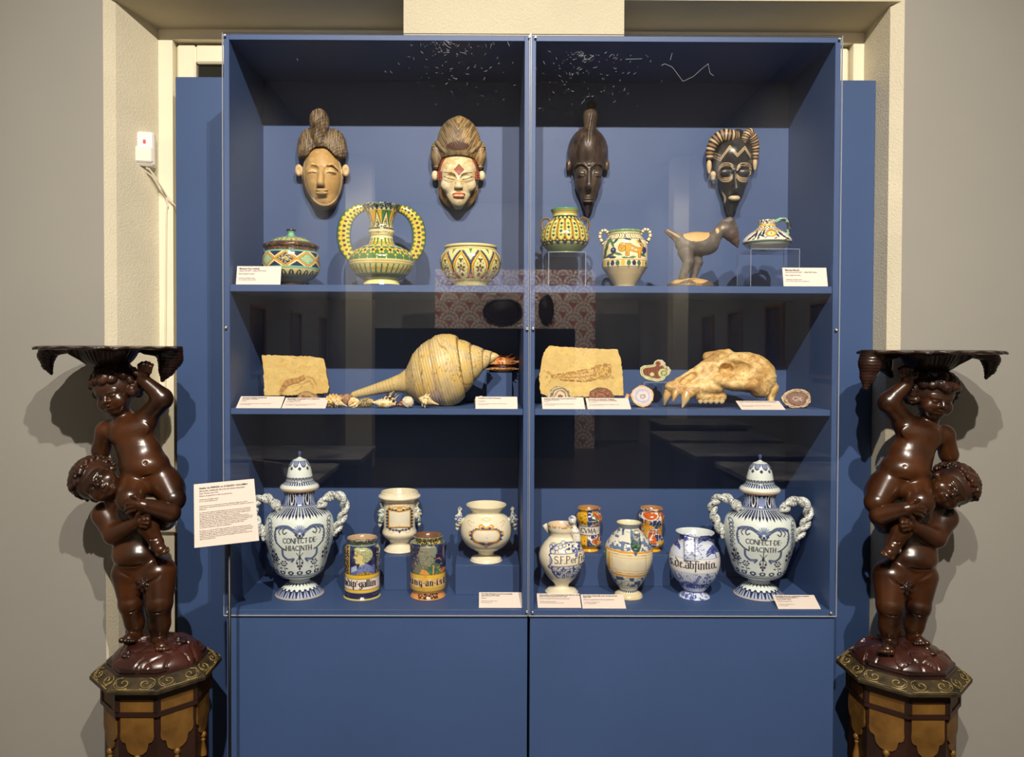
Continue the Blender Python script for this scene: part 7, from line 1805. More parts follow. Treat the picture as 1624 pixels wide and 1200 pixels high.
def shrimp(g):
    n = fbm(g.x / 16, g.y / 7, 3); g.put(n > 0.58, (196, 160, 86), 0.6); g.put(fbm(g.x / 3, g.y / 3, 8) > 0.74, (176, 138, 72), 0.6)
    D = (150, 108, 56); pth = smooth_path([(447, 626), (449, 619), (455, 609), (463, 605), (472, 603), (480, 599.5)], 40)
    d = np.full(len(g.x), 99.0); u = np.zeros(len(g.x))
    for i, p in enumerate(pth):
        r = np.sqrt((g.x - p[0]) ** 2 + (g.y - p[1]) ** 2) - np.interp(i, [0, 8, 20, 39], [1, 3.4, 4.6, 3.6]); m_ = r < d; d = np.where(m_, r, d); u = np.where(m_, i, u)
    g.put(d < 0, (178, 134, 74)); g.put((d < 0) & (np.sin(u * 1.1) > 0.55), D); g.put(np.abs(d) < 0.5, D); g.h += np.where(d < 0, 1.0, 0)
    for pl in ([(478, 604), (486, 601), (493, 598), (501, 606)], [(480, 601), (489, 597), (497, 601), (503, 612)], [(482, 606), (490, 604), (496, 610), (498, 617)], [(470, 607), (480, 609), (492, 604)], [(476, 598), (480, 595), (483, 594)], [(480, 612), (476, 617), (470, 620)]): g.curve(pl, 0.5, D)
    g.put((g.y < 568) & (g.x > 460) & (g.x < 476) & (fbm(g.x / 2, g.y / 2, 4) > 0.6), (130, 96, 52))
fossil('pale stone slab with a fossil shrimp', [(414, 562.5), (455, 563.5), (492, 564.5), (512, 568.5), (515, 580), (518, 597), (522.5, 613), (520, 623), (470, 626.5), (421, 627.5), (419, 605), (417, 584)], 0.17, 0.16, shrimp)
def fish(g):
    n = fbm(g.x / 14, g.y / 10, 13); g.put(n > 0.6, (222, 190, 110), 0.6); g.put(fbm(g.x / 2.5, g.y / 2.5, 8) > 0.75, (190, 152, 80), 0.5)
    D = (150, 108, 54); ax = smooth_path([(877, 597), (895, 597.5), (915, 596.5), (935, 594.5), (950, 589), (965, 581)], 60)
    d = np.full(len(g.x), 99.0); u = np.zeros(len(g.x))
    for i, p in enumerate(ax):
        r = np.sqrt((g.x - p[0]) ** 2 + (g.y - p[1]) ** 2) - np.interp(i, [0, 10, 30, 48, 59], [2, 5, 9, 9.5, 4]); m_ = r < d; d = np.where(m_, r, d); u = np.where(m_, i, u)
    nn = fbm(g.x / 1.8, g.y / 1.8, 5); g.put((d < 0), (206, 168, 92), 0.8); g.put((d < 0) & (nn > 0.6), D, 0.8); g.put((np.abs(d) < 1.3) & (nn > 0.42), D); g.curve([(880, 597.5), (900, 598.5), (925, 597.5), (945, 593)], 0.7, D); g.curve([(895, 594.5), (915, 592), (935, 591)], 0.5, D); g.h += np.where(d < 0, 0.7, 0)
    g.poly([(878, 596), (870, 589), (862, 587.5), (868, 592)], (176, 128, 62)); g.poly([(876, 598), (870, 607), (866, 613), (873, 605)], (176, 128, 62)); g.line([(855, 598), (878, 598)], 0.35, D); g.line([(960, 598), (988, 600.5)], 0.35, D)
    hd = ((g.x - 955) / 14) ** 2 + ((g.y - 590) / 11) ** 2; g.put((hd < 1) & (nn > 0.5), (166, 122, 60)); g.put((np.abs(hd - 1) < 0.12) & (nn > 0.35), D); g.put((hd > 1) & (hd < 2) & (g.x > 955) & (nn > 0.72), (170, 140, 90))
fossil('large yellow stone slab with a fossil fish', [(871, 548), (900, 549.5), (940, 552), (980, 553), (984.5, 566), (988, 600), (988.5, 627), (930, 629), (868, 629.5), (857, 623.5), (855, 598), (859, 575), (862.5, 559)], 0.19, 0.16, fish)

# ---- coiled shells built as spirally grown lathes
def coil(name, label, ctr, direction, prof, paint, Y, z=None, pitch=0.0, ribs=None, spikes=None, nth=72, nt=110, squash=1.0, mat_=None, group=None, tilt=0.0, drop=True):
    """ctr: photo pixel of axis origin; direction: axis in the photo (x, y down); prof: (t, r) along the axis in pixels"""
    z = ZS2T if z is None else z
    s = SC(Y); a = np.array(direction, float); a /= np.linalg.norm(a); pr = np.array(prof, float)
    ts = np.linspace(pr[0, 0], pr[-1, 0], nt); th = np.linspace(-math.pi, math.pi, nth, endpoint=False)
    T, TH = np.meshgrid(ts, th, indexing='ij'); r = np.interp(T - pitch * TH / (2 * math.pi), pr[:, 0], pr[:, 1])
    edge = np.minimum(1, np.minimum((T - ts[0]) / (6 * (ts[1] - ts[0])), (ts[-1] - T) / (6 * (ts[1] - ts[0])))); r = np.where(edge < 1, np.minimum(r, np.maximum(edge, 0) ** 0.5 * r + 0.05), r)
    if ribs is not None: r = r * ribs(T, TH)
    ax = np.array([a[0] * math.cos(tilt), a[1] * math.cos(tilt), math.sin(tilt)]); dn = np.array([0, 0, 1.0]) - ax * ax[2]; dn /= np.linalg.norm(dn); e = np.cross(dn, ax)
    # th = 0 faces the room, +90 deg towards the top of the photo
    if e[1] > 0: e = -e
    c = np.array([ctr[0], ctr[1], 0.0])
    v = c + ax * T[..., None] + dn * (r * np.cos(TH))[..., None] * squash + e * (r * np.sin(TH))[..., None]
    col = paint(v.reshape(-1, 3), T.ravel(), TH.ravel(), r.ravel()); V = v.reshape(-1, 3)
    i = np.arange(nth); F = np.concatenate([np.stack([k * nth + i, k * nth + (i + 1) % nth, (k + 1) * nth + (i + 1) % nth, (k + 1) * nth + i], 1) for k in range(nt - 1)])
    q = P(ctr[0], ctr[1], Y); t = thing(name, label, 'shell', (q[0], Y, q[2]), group)
    mesh('shell_body', to_world(V, None, s, 1, ctr), F, mat_ or M_SHELL, t, True, col)
    for (tt, an, L, w, cc) in (spikes or []):
        rr = float(np.interp(tt, pr[:, 0], pr[:, 1])) * 0.85; rad = dn * math.cos(an) + e * math.sin(an); b = c + ax * tt + rad * rr
        pts = smooth_path([b, b + rad * L * 0.55 + ax * L * 0.1, b + rad * L + ax * L * 0.35], 8); vv, ff = tube_vf(pts, np.linspace(w, 0.3, 8), 8); mesh('spine', to_world(vv, None, s, 1, ctr), ff, M_SHELL, t, True, np.zeros((len(vv), 3)) + lin(cc))
    if drop: settle(t, z)
    return t
def giant(v, T, TH, r):
    g = Glaze(v[:, 0], v[:, 1], base=(214, 190, 134)); n = fbm(T / 14, TH * 3, 4); g.put(n > 0.52, (222, 188, 112), 0.8); g.put(n < 0.36, (200, 176, 132), 0.7); Tt = T - 24 * TH / (2 * math.pi)
    g.put(fbm(T / 2.2, TH * 11, 9) > 0.75, (92, 70, 48), 0.75); g.put(np.sin(T * 1.5) > 0.8, (178, 150, 98), 0.4)
    for q in (28.5, 46, 63.5, 75.5): g.put(np.abs(Tt - q) < 0.8, (124, 96, 62), 0.8)
    g.put(np.abs(Tt + 34) < 1.0, (150, 124, 82), 0.7); g.put((np.abs(Tt + 14) < 1.4), (148, 120, 104), 0.7); g.put((TH < -0.5) & (np.abs(Tt + 16) < 9) & (n > 0.42), (190, 166, 164), 0.8); g.put(np.abs(T - 20 + TH * 14 + 3 * np.sin(T * 0.3)) < 0.7, (150, 104, 58), 0.7); g.put(T < -60, (196, 174, 122), 0.5); g.put((T < -80) & (np.sin(T * 1.2) > 0.3), (170, 148, 100), 0.5); return g.c
Yg = 0.15
coil('giant_seashell', 'giant cream whorled seashell lying on its side', (704, 588), (0.966, -0.258),
     [(-154, 5), (-120, 8), (-95, 10.5), (-75, 13.5), (-62, 19), (-54, 29), (-46, 39), (-36, 46), (-34, 46.5), (-30, 49.5), (-16, 54.5), (-13, 54.2), (-5, 58), (6, 57.5), (18, 54.5), (26, 50), (28.5, 47), (29.5, 40.5), (31, 42), (38, 38.5), (44, 33.5), (46, 31), (47, 27), (49, 28.5), (56, 24), (62, 19), (63.5, 17.5), (64.5, 14.5), (66, 16), (72, 12.5), (75.5, 10), (76.5, 8), (82, 7), (88, 4), (91, 1)],
     giant, Yg, pitch=24, ribs=lambda T, TH: 1 + 0.006 * np.sin(T * 1.5) + 0.01 * (fbm(T / 10, TH * 2, 2) - 0.5), nth=150, nt=260, squash=0.9, drop=False)
sc_ = 0
def plain(base, mk=None, mk2=None, sc=3, seed=1, th=0.58):
    def f(v, T, TH, r):
        g = Glaze(v[:, 0], v[:, 1], base=base); n = fbm(v[:, 0] / sc, v[:, 1] / sc + v[:, 2] / sc, seed)
        if mk: g.put(n > th, mk)
        if mk2: g.put(n < 0.38, mk2)
        return g.c
    return f
rs_ = lambda k, a, n=9: (lambda T, TH: 1 + a * np.sin(n * TH + T * k))
GS = 'small seashells along the shelf front'
knob = [(t_, an, 3.0, 2.6, (226, 180, 104)) for t_ in (-8, -3, 2, 7) for an in (-1.2, -0.3, 0.6, 1.5)]
coil('seashell', 'knobbly orange seashell behind a white label', (528, 634), (1, -0.2), [(-15, 1), (-10, 6), (-3, 9.5), (5, 9), (11, 5), (15, 1)], plain((226, 186, 110), (206, 138, 66), (240, 220, 170)), 0.06, ribs=lambda T, TH: 1 + 0.12 * np.sin(5 * TH) * np.sin(T * 0.9), spikes=knob, group=GS)
coil('seashell', 'smooth brown conch at the back of the small shells', (546, 626), (1, 0.15), [(-19, 1), (-13, 5), (-5, 8), (3, 10), (8, 8), (9, 6), (14, 3.5), (18, 1)], plain((150, 112, 82), (176, 138, 104), (118, 82, 58), 5), 0.12, pitch=6, group=GS)
coil('seashell', 'small cream murex with short points beside the orange shell', (537, 643), (0.9, 0.35), [(-12, 0.5), (-6, 4.5), (-1, 6.5), (3, 4), (9, 1.6), (15, 0.6)], plain((228, 206, 156), (206, 178, 124)), 0.03, spikes=[(-3 + 3 * k, an, 3.6, 1.2, (226, 204, 154)) for k in range(2) for an in (-1.4, -0.5, 0.5, 1.4, 2.2)], group=GS)
coil('seashell', 'little frilled yellow and white seashell', (561, 641), (0.8, -0.5), [(-10, 1), (-6, 5.5), (0, 8), (5, 6), (9, 1)], plain((232, 206, 150), (224, 160, 74), (240, 226, 190), 2.4), 0.04, ribs=rs_(0.0, 0.16, 9), squash=0.6, group=GS)
coil('seashell', 'olive speckled oval seashell', (580, 638), (1, -0.12), [(-14, 1), (-9, 5.5), (-2, 7.5), (6, 7), (11, 4), (14, 1)], plain((172, 152, 96), (96, 82, 50), (206, 186, 126), 2), 0.05, ribs=lambda T, TH: 1 + 0.03 * np.sin(T * 2.4), group=GS)
coil('seashell', 'long cream spindle seashell lying at the front', (608, 641), (1, 0.1), [(-19, 0.6), (-14, 2.6), (-7, 6), (0, 7.4), (8, 6.2), (14, 3.2), (19, 0.6)], plain((232, 208, 156), (206, 164, 104), (240, 222, 180), 3, 5), 0.03, ribs=lambda T, TH: 1 + 0.04 * np.sin(T * 1.6 + TH), group=GS)
def bw(v, T, TH, r):
    g = Glaze(v[:, 0], v[:, 1], base=(232, 214, 182)); g.put(np.sin(T * 1.1 + 0.6 * np.sin(TH * 3)) > 0.15, (48, 40, 34)); return g.c
coil('seashell', 'black and white striped murex with long curved spines', (617, 633), (0.9, 0.35), [(-13, 1), (-8, 6), (-1, 10), (5, 8), (10, 4), (15, 1.2)], bw, 0.07, spikes=[(-6 + 4.5 * k, an, L, 1.7, (58, 48, 42) if (k + j) % 2 else (206, 186, 150)) for k in range(4) for j, (an, L) in enumerate(((0.6, 6), (1.3, 11), (2.0, 9), (-0.4, 5)))], group=GS)
coil('seashell', 'round white ribbed cockle shell', (647, 638), (0.6, -0.8), [(-9, 2), (-7, 6.5), (-2, 9.5), (3, 9), (7, 5.5), (9.5, 1)], plain((230, 214, 186), (206, 182, 148), None, 3, 6), 0.04, ribs=lambda T, TH: 1 + 0.035 * np.sin(24 * TH), squash=0.75, group=GS)
coil('seashell', 'spiky cream conch with a pointed tail near the giant shell', (676, 639), (0.93, 0.3), [(-13, 0.6), (-9, 4), (-3, 8), (2, 8.5), (7, 4.5), (13, 2), (21, 0.6)], plain((232, 210, 160), (212, 182, 126)), 0.035, spikes=[(-4 + 4.5 * k, an, 5.2, 2.0, (232, 212, 166)) for k in range(2) for an in (-1.3, -0.4, 0.5, 1.3, 2.1)], group=GS)
coil('seashell', 'small red-brown shell tucked behind the white cockle', (636, 637), (1, -0.5), [(-7, 0.6), (-3, 3.5), (1, 4.5), (5, 2.4), (8, 0.6)], plain((150, 92, 56), (92, 54, 36), (212, 160, 104), 2), 0.09, group=GS)
coil('seashell', 'round tan shell half hidden behind the label near the giant shell', (762, 637), (0.2, -1), [(-9, 3), (-4, 9), (2, 10), (7, 6), (10, 1)], plain((206, 168, 116), (222, 196, 150), (140, 102, 66), 3), 0.07, ribs=rs_(0.4, 0.02), group=GS)

# ---- spiny oyster on its blue block
zq, yq = block('blue block under the spiny orange oyster shell', 771.5, 812, 591, 639.5, ZS2T, 0.31)
Yo = yq + 0.05; so = SC(Yo); qo = P(797, 591, Yo)
t = thing('spiny_oyster', 'spiny orange oyster shell gaping on a blue block', 'shell', (qo[0], Yo, zq)); yo = PROJ((qo[0], Yo, zq))[1]
def valve(name, y0, ry, up, colr):
    n, k = 60, 16; v, col = [], []
    for j in range(k + 1):
        e = j / k * math.pi / 2
        for i in range(n):
            a = 2 * math.pi * i / n; rb = 1 + 0.05 * math.sin(24 * a) * math.cos(e)
            v.append((797 + 22 * rb * math.cos(e) * math.cos(a), y0 - up * ry * math.sin(e), 17 * rb * math.cos(e) * math.sin(a)))
    V = np.array(v); F = np.concatenate([np.stack([j * n + np.arange(n), j * n + (np.arange(n) + 1) % n, (j + 1) * n + (np.arange(n) + 1) % n, (j + 1) * n + np.arange(n)], 1) for j in range(k)])
    g = Glaze(V[:, 0], V[:, 1], base=colr); an = np.arctan2(V[:, 2], V[:, 0] - 797); g.put(np.sin(24 * an) > 0.2, (196, 110, 50)); g.put(fbm(V[:, 0] / 3, V[:, 2] / 3, 4) > 0.62, (226, 160, 92)); mesh(name, to_world(V, None, so, 1, (797, yo)), F, M_SHELL, t, True, g.c)
valve('lower_valve', yo - 8, 8, -1, (214, 158, 92)); valve('upper_valve', yo - 13, 15.5, 1, (208, 126, 60))
mb = MB(); mb.lathe([(0.2 * so, 0), (17 * so, 0.001), (18 * so, 0.004), (16.5 * so, 0.010), (0.2 * so, 0.011)], (0, 0, (yo - (yo - 8)) * so - 0.002), 28); mb.build('dark_gape', mat('shell_gape', (64, 24, 14), 0.5), t)
rnd = random.Random(8)
for k in range(34):
    a = rnd.uniform(-2.6, 0.6) if k % 3 else rnd.uniform(-0.5, 0.9); e = rnd.uniform(0.15, 1.1); c0 = np.array((797 + 22 * math.cos(e) * math.cos(a), yo - 13 - 15.5 * math.sin(e), -17 * math.cos(e) * math.sin(a))); dr = np.array((math.cos(a) * math.cos(e), -math.sin(e), -math.sin(a) * math.cos(e))) + np.array((0.45, -0.1, 0)); L = rnd.uniform(3.5, 8)
    vv, ff = tube_vf(smooth_path([c0 - dr, c0 + dr * L * 0.6, c0 + dr * L + np.array((1, 0.8, 0))], 6), np.linspace(0.9, 0.3, 6), 6); mesh('spine', to_world(vv, None, so, 1, (797, yo)), ff, M_SHELL, t, True, np.zeros((len(vv), 3)) + lin((216, 140, 104)))
for k in range(16):
    a = k / 16 * 2 * math.pi; c0 = np.array((797 + 21 * math.cos(a), yo - 6, 16 * math.sin(a))); dr = np.array((math.cos(a), 0.3, math.sin(a)))
    vv, ff = tube_vf(smooth_path([c0 - dr, c0 + dr * 3, c0 + dr * rnd.uniform(3.5, 7) + np.array((0, -1.5, 0))], 6), np.linspace(1.2, 0.4, 6), 6); mesh('spine', to_world(vv, None, so, 1, (797, yo)), ff, M_SHELL, t, True, np.zeros((len(vv), 3)) + lin((206, 160, 96)))

# ---- polished agate slices
def agate(label, cx, cy, outline, Y, z, paint, lean=0.12, thick=0.008, drop=True):
    q, w, F, col, s, c = slab(label, outline, Y, lean, paint, z, thick, base=(190, 160, 130))
    t = thing('agate_slice', label, 'agate', (q[0], Y, q[2])); mesh('polished_slice', w, F, M_AGATE, t, True, col)
    if drop: settle(t, z)
    return t
def ring(cx, cy, rx, ry, n=26, wob=0.05, seed=1):
    rnd = random.Random(seed); ph = [rnd.uniform(0, 6) for _ in range(4)]
    return [(cx + rx * (1 + wob * math.sin(3 * a + ph[0]) + 0.5 * wob * math.sin(7 * a + ph[1])) * math.cos(a), cy + ry * (1 + wob * math.sin(2 * a + ph[2]) + 0.5 * wob * math.sin(6 * a + ph[3])) * math.sin(a)) for a in [2 * math.pi * i / n for i in range(n)]]
def bands(cx, cy, rx, ry, stops, amp=0.12, seed=3):
    def f(g):
        r = np.sqrt(((g.x - cx) / rx) ** 2 + ((g.y - cy) / ry) ** 2) + amp * (fbm(g.x / 6, g.y / 6, seed) - 0.5) * 2
        for (a, c) in stops: g.put(r < a, c)
        g.put((np.sin(r * 60) > 0.7) & (r < 0.95), (236, 220, 196), 0.25)
    return f
agate('grey and brown banded agate behind the label under the fish', 888, 634, ring(888, 632, 19, 17, seed=2), 0.075, ZS2T, bands(888, 632, 19, 17, [(2, (150, 132, 102)), (0.95, (196, 182, 146)), (0.82, (112, 96, 70)), (0.7, (206, 190, 156)), (0.55, (150, 116, 84)), (0.42, (216, 200, 170)), (0.25, (120, 78, 54))], 0.2))
agate('red-brown agate behind the label beside the fish slab corner', 953, 634, ring(953, 632, 20, 16.5, seed=4), 0.075, ZS2T, bands(953, 632, 20, 16.5, [(2, (120, 92, 66)), (0.95, (96, 64, 44)), (0.75, (140, 78, 52)), (0.6, (92, 60, 42)), (0.45, (164, 92, 62)), (0.25, (110, 70, 48))], 0.3))
agate('round agate with a white crystal centre and tan rim', 1019, 629, ring(1019, 629, 18, 16.5, seed=5, wob=0.035), 0.09, ZS2T, bands(1019, 629, 18, 16.5, [(2, (222, 178, 122)), (0.86, (212, 204, 206)), (0.7, (188, 186, 200)), (0.5, (216, 210, 212)), (0.25, (150, 120, 124)), (0.14, (200, 190, 190))], 0.16))
agate('dark brown agate slice with a cream rim next to the skull', 1264, 629, ring(1264, 628, 23, 15.5, seed=6, wob=0.05), 0.07, ZS2T, bands(1264, 628, 23, 15.5, [(2, (214, 188, 146)), (0.93, (120, 92, 72)), (0.86, (204, 180, 146)), (0.78, (112, 80, 66)), (0.55, (130, 96, 84)), (0.3, (176, 152, 140)), (0.18, (130, 96, 84))], 0.2))
agate('brown geode half hidden behind the label under the shrimp slab', 487, 634, ring(487, 634, 17, 12, seed=8), 0.085, ZS2T, bands(487, 634, 17, 12, [(2, (140, 104, 66)), (0.8, (176, 140, 92)), (0.5, (120, 84, 52))], 0.3))
zr = riser('small clear acrylic riser under the cloverleaf agate', 1018, 1056, 605, 0.21, ZS2T, 0.07)
clover = [(1015, 588), (1016, 581), (1022, 577.5), (1030, 577), (1037, 576), (1039, 571), (1044, 568.2), (1051, 569), (1056, 574), (1056, 578), (1061, 580), (1064.5, 585), (1062, 591), (1056, 595), (1053, 600), (1044, 603), (1033, 601.5), (1022, 598), (1017, 594)]
def clov(g):
    g.put(g.x > 0, (206, 204, 150)); o = np.array(clover)
    d = np.full(len(g.x), 99.0)
    for a, b in zip(o, np.roll(o, -1, 0)): d = np.minimum(d, g.seg(a[0], a[1], b[0], b[1], 0))
    g.put(d > 1.6, (96, 84, 60)); g.put(d > 2.2, (206, 200, 160)); g.put(d > 4, (118, 62, 46)); g.put((d > 4) & (np.sin(g.x * 1.4) > 0.5), (134, 84, 62)); g.sd(g.ell(1034, 592, 3.2), (206, 208, 150)); e = g.ell(1052, 590, 8, 7); g.sd(e, (196, 200, 140)); g.sd(g.ell(1053, 590, 5.5, 4.6), (120, 128, 84)); g.sd(g.ell(1053, 590, 3, 2.4), (190, 196, 140)); g.sd(g.ell(1047.5, 574, 7, 4.4), (206, 190, 160)); g.sd(g.ell(1044, 574.5, 4, 3.6), (122, 64, 44)); g.sd(g.ell(1024, 597, 7, 2.2), (206, 208, 150))
ta = agate('cloverleaf red and cream agate on a clear riser', 1039, 586, clover, 0.21, zr + 0.0003, clov)
q = P(990, 640, 0.07)
t = thing('fossil_rod', 'short pale rod with a brown tip beside the round agate', 'fossil', (q[0], 0.07, ZS2T))
v, f = tube_vf(np.array([(990, 640, 0), (993, 630, -3), (997, 620, -6)]), [3.2, 3.0, 2.8], 12); g = Glaze(v[:, 0], v[:, 1], base=(226, 200, 170)); g.put(v[:, 1] < 624, (206, 140, 84)); mesh('rod', to_world(v, None, SC(0.07), 1, (990, 640)), f, M_SHELL, t, True, g.c); settle(t, ZS2T)

# ---- bear skull
def skull():
    Y = 0.11; s = SC(Y); ref = (1145, 640); q = P(*ref, Y)
    t = thing('bear_skull', 'large yellowed animal skull with long canine teeth', 'skull', (q[0], Y, q[2]))
    S = Sdf((1046, 548, -50), (1240, 652, 56), 0.95)
    S.ell((1180, 592, -6), (46, 33, 30), 3); S.ell((1206, 600, -6), (24, 28, 26), 5); S.ell((1148, 582, -5), (33, 23, 26), 7); S.cap((1140, 594, -2), (1080, 613, 2), 22, 13, 7); S.ell((1069, 616, 3), (15, 11, 14), 5)
    S.cap((1136, 612, 14), (1092, 620, 14), 14, 11, 6); S.cap((1136, 612, -16), (1092, 620, -10), 12, 10, 6); S.cap((1120, 580, 0), (1078, 606, 2), 9, 6, 5)
    S.ell((1162, 570, 17), (11, 7, 9), 5); S.cap((1121, 567, -18), (1152, 564, -8), 8, 10, 6); S.cap((1163, 569, 17), (1186, 580, 23), 5, 4, 5)
    S.ell((1153, 588, 25), (12, 11, 17), 2, 's'); S.ell((1182, 589, 37), (21, 18, 22), 4, 's'); S.ell((1140, 598, 32), (4, 3, 6), 2, 's')
    S.path([(1140, 604, 24), (1158, 609, 34), (1176, 610, 40), (1194, 610, 38), (1208, 617, 26)], (8.5, 7.5, 6.5, 7, 8.5), 4)
    S.ell((1180, 629, 12), (20, 9, 34), 3, 's'); S.ell((1205, 622, 6), (14, 10, 18), 4); S.ell((1224, 618, -4), (9, 13, 14), 4); S.cap((1228, 616, -2), (1222, 635, 2), 6.5, 6, 3)
    S.ell((1091, 601, 13), (17, 5.5, 10), 1.5, 's', rot3(0, 0, -34)); S.ell((1098, 596, 14), (7, 5, 10), 2, 's'); S.ell((1132, 611, 32), (1.6, 4, 5), 1, 's')
    S.cap((1110, 630, 15), (1146, 630, 14), 8, 6.5, 4)
    S.cap((1096, 622, 18), (1088, 630, 22), 8.5, 7.5, 3); S.cap((1064, 622, 2), (1058, 628, 4), 8, 6, 3); S.cap((1075, 622, 14), (1070, 626, 14), 6, 4.6, 2)
    S.fn(lambda F, x, y, d: F + 0.5 * np.sin(x * 0.37 + 1.3 * np.sin(y * 0.21)) * np.sin(y * 0.33 + d * 0.3) + 0.2 * np.sin(x * 0.9 + d) * np.sin(y * 1.1))
    def col(v):
        x, y, d = v.T; g = Glaze(x, y, base=(208, 172, 108)); n = fbm(x / 12, y / 9, 4); g.put(n > 0.55, (224, 192, 130), 0.8); g.put(n < 0.4, (182, 140, 80), 0.8); g.put(fbm(x / 3, y / 3, 8) > 0.7, (150, 110, 62), 0.5); g.put((y > 615) & (x < 1110) & (n > 0.48), (156, 108, 58), 0.6); g.put((x < 1140) & (y < 575) & (n > 0.4), (150, 108, 58), 0.6); g.put(np.abs(y - 632 + (x - 1100) * 0.02) + 0 * x < 0.6, (130, 92, 54), 0.5); return g.c
    sdf_obj('cranium', S, M_BONE, t, s, ref, 1, col)
    def tooth(pts, rs, nm='tooth', tip=(206, 190, 150)):
        v, f = tube_vf(smooth_path(unfix(pts, (770, 560)), 14), np.interp(np.linspace(0, 1, 14), np.linspace(0, 1, len(rs)), rs), 14); g = Glaze(v[:, 0], v[:, 1], base=(196, 160, 100)); g.put(np.clip((v[:, 1] - pts[0][1]) / (pts[-1][1] - pts[0][1]) * 1.6 - 0.3, 0, 1), tip); mesh(nm, to_world(v, None, s, 1, ref), f, mat('tooth_enamel', (206, 184, 140), 0.25, attr=True), t, True, g.c)
    tooth([(1089, 624, 23), (1086, 635, 27), (1081.5, 648.5, 27)], (8, 6.5, 0.8), 'canine_tooth'); tooth([(1060, 622, 3), (1056, 633, 5), (1053, 645, 5)], (7, 5, 0.8), 'canine_tooth', (150, 140, 116)); tooth([(1072, 622, 14), (1069.5, 630, 17), (1067, 638, 17)], (5.4, 4, 0.8), 'incisor', (200, 160, 90))
    for k, (xx, w) in enumerate(((1111, 4.6), (1119, 5.2), (1127.5, 5.6), (1136.5, 5.4), (1145, 4.8))):
        tooth([(xx, 632, 16), (xx - 0.5, 638, 17), (xx - 0.5, 641.5, 17)], (w, w * 0.95, w * 0.4), 'molar', (232, 216, 176))
    settle(t, ZS2T)
skull()
# ------------------------------------------------------------------ printed cards and the text panel
COL = 'Collection du Palais musée'
def card(label, tl, tr, br, bl, z, lines, wcm=None):
    mid = ((bl[0] + br[0]) / 2, (bl[1] + br[1]) / 2)
    b = PZ(mid[0], mid[1], z); Yb = min(max(float(b[1]), 0.008), 0.06); Xl, Xr = P(bl[0], mid[1], Yb)[0], P(br[0], mid[1], Yb)[0]
    w = Xr - Xl; h = w * 0.44; yt = (tl[1] + tr[1]) / 2
    lo, hi = 0.03, 1.5
    for _ in range(40):
        a = (lo + hi) / 2; yy = PROJ(((Xl + Xr) / 2, Yb + h * math.cos(a), z + h * math.sin(a)))[1]
        if yy > yt: lo = a
        else: hi = a
    if PROJ(((Xl + Xr) / 2, Yb + h * math.cos(1.45), z + h * math.sin(1.45)))[1] > yt: a = 1.35; h = h * 1.0
    uz = np.array([0, math.cos(a), math.sin(a)]); nr = np.array([0, -math.sin(a), math.cos(a)]); ux = np.array([1.0, 0, 0])
    t = thing('caption_card', label, 'label', ((Xl + Xr) / 2, Yb, z))
    o = np.array([-w / 2, 0, 0.0008]); th = 0.0014
    v = [o, o + ux * w, o + ux * w + uz * h, o + uz * h]; v = v + [p - nr * th for p in v]
    mesh('card', v, [(0, 1, 2, 3), (7, 6, 5, 4), (0, 4, 5, 1), (1, 5, 6, 2), (2, 6, 7, 3), (3, 7, 4, 0)], M_CARD, t)
    # little strut that holds the card up
    mb = MB(); p0 = o + ux * w / 2 + uz * h * 0.7 - nr * th
    mb.add([p0 - ux * 0.004, p0 + ux * 0.004, np.array([0.004, p0[1], 0.0]), np.array([-0.004, p0[1], 0.0]), p0 - ux * 0.004 + np.array([0, 0.002, 0]), p0 + ux * 0.004 + np.array([0, 0.002, 0]), np.array([0.004, p0[1] + 0.002, 0.0]), np.array([-0.004, p0[1] + 0.002, 0.0])], [(0, 1, 2, 3), (7, 6, 5, 4), (0, 4, 5, 1), (1, 5, 6, 2), (2, 6, 7, 3), (3, 7, 4, 0)])
    mb.build('strut', M_CARD, t)
    tl_ = o + uz * h; L = []
    for (st, yy, size, bold) in lines: L.append((st, 0.055 * w, yy * h, size * w, bold, 0.0))
    text_mesh('printed_text', L, M_INK, t, tl_, ux, uz, nr)
T1, T2, T3, T4 = 0.050, 0.042, 0.034, 0.030
card('white label reading Masques Punu in front of the lidded pot', (374, 417.5), (445, 418), (444.5, 452), (374, 452), ZS1T, [('Masques Punu mukudj', 0.17, T1, 1), ('Gabon, fin XIXᵉ – début XXᵉ siècle', 0.28, T2, 0), ('Bois sculpté et peint', 0.44, T2, 0), (COL, 0.67, T3, 0), ('N° inv. R.2004.1.218 et R.2004.2', 0.76, T4, 0)])
card('white label reading Masques Baoulé below the squat jug riser', (1241, 421), (1311, 421), (1313, 452), (1243, 452), ZS1T, [('Masques Baoulé', 0.17, T1, 1), ("Côte d'Ivoire, fin XIXᵉ – début XXᵉ siècle", 0.28, T2, 0), ('Bois sculpté et peint', 0.44, T2, 0), (COL, 0.67, T3, 0), ('N° inv. R.2004.1.204 et N° inv. R.2004.1.216', 0.76, T4, 0)])
card('white label about the shrimp beside the case side wall', (385.5, 628), (452, 629.5), (445, 648), (374, 648), ZS2T, [('Crevette (Aeger tipularius)', 0.16, T1, 1), ('Allemagne, Solnhofen', 0.28, T2, 1), ('Fossile', 0.43, T2, 0), ('Collection du Muséum d’histoire naturelle de Nice', 0.66, T3, 0), ('N° inv. 2004.0.1024', 0.76, T4, 0)])
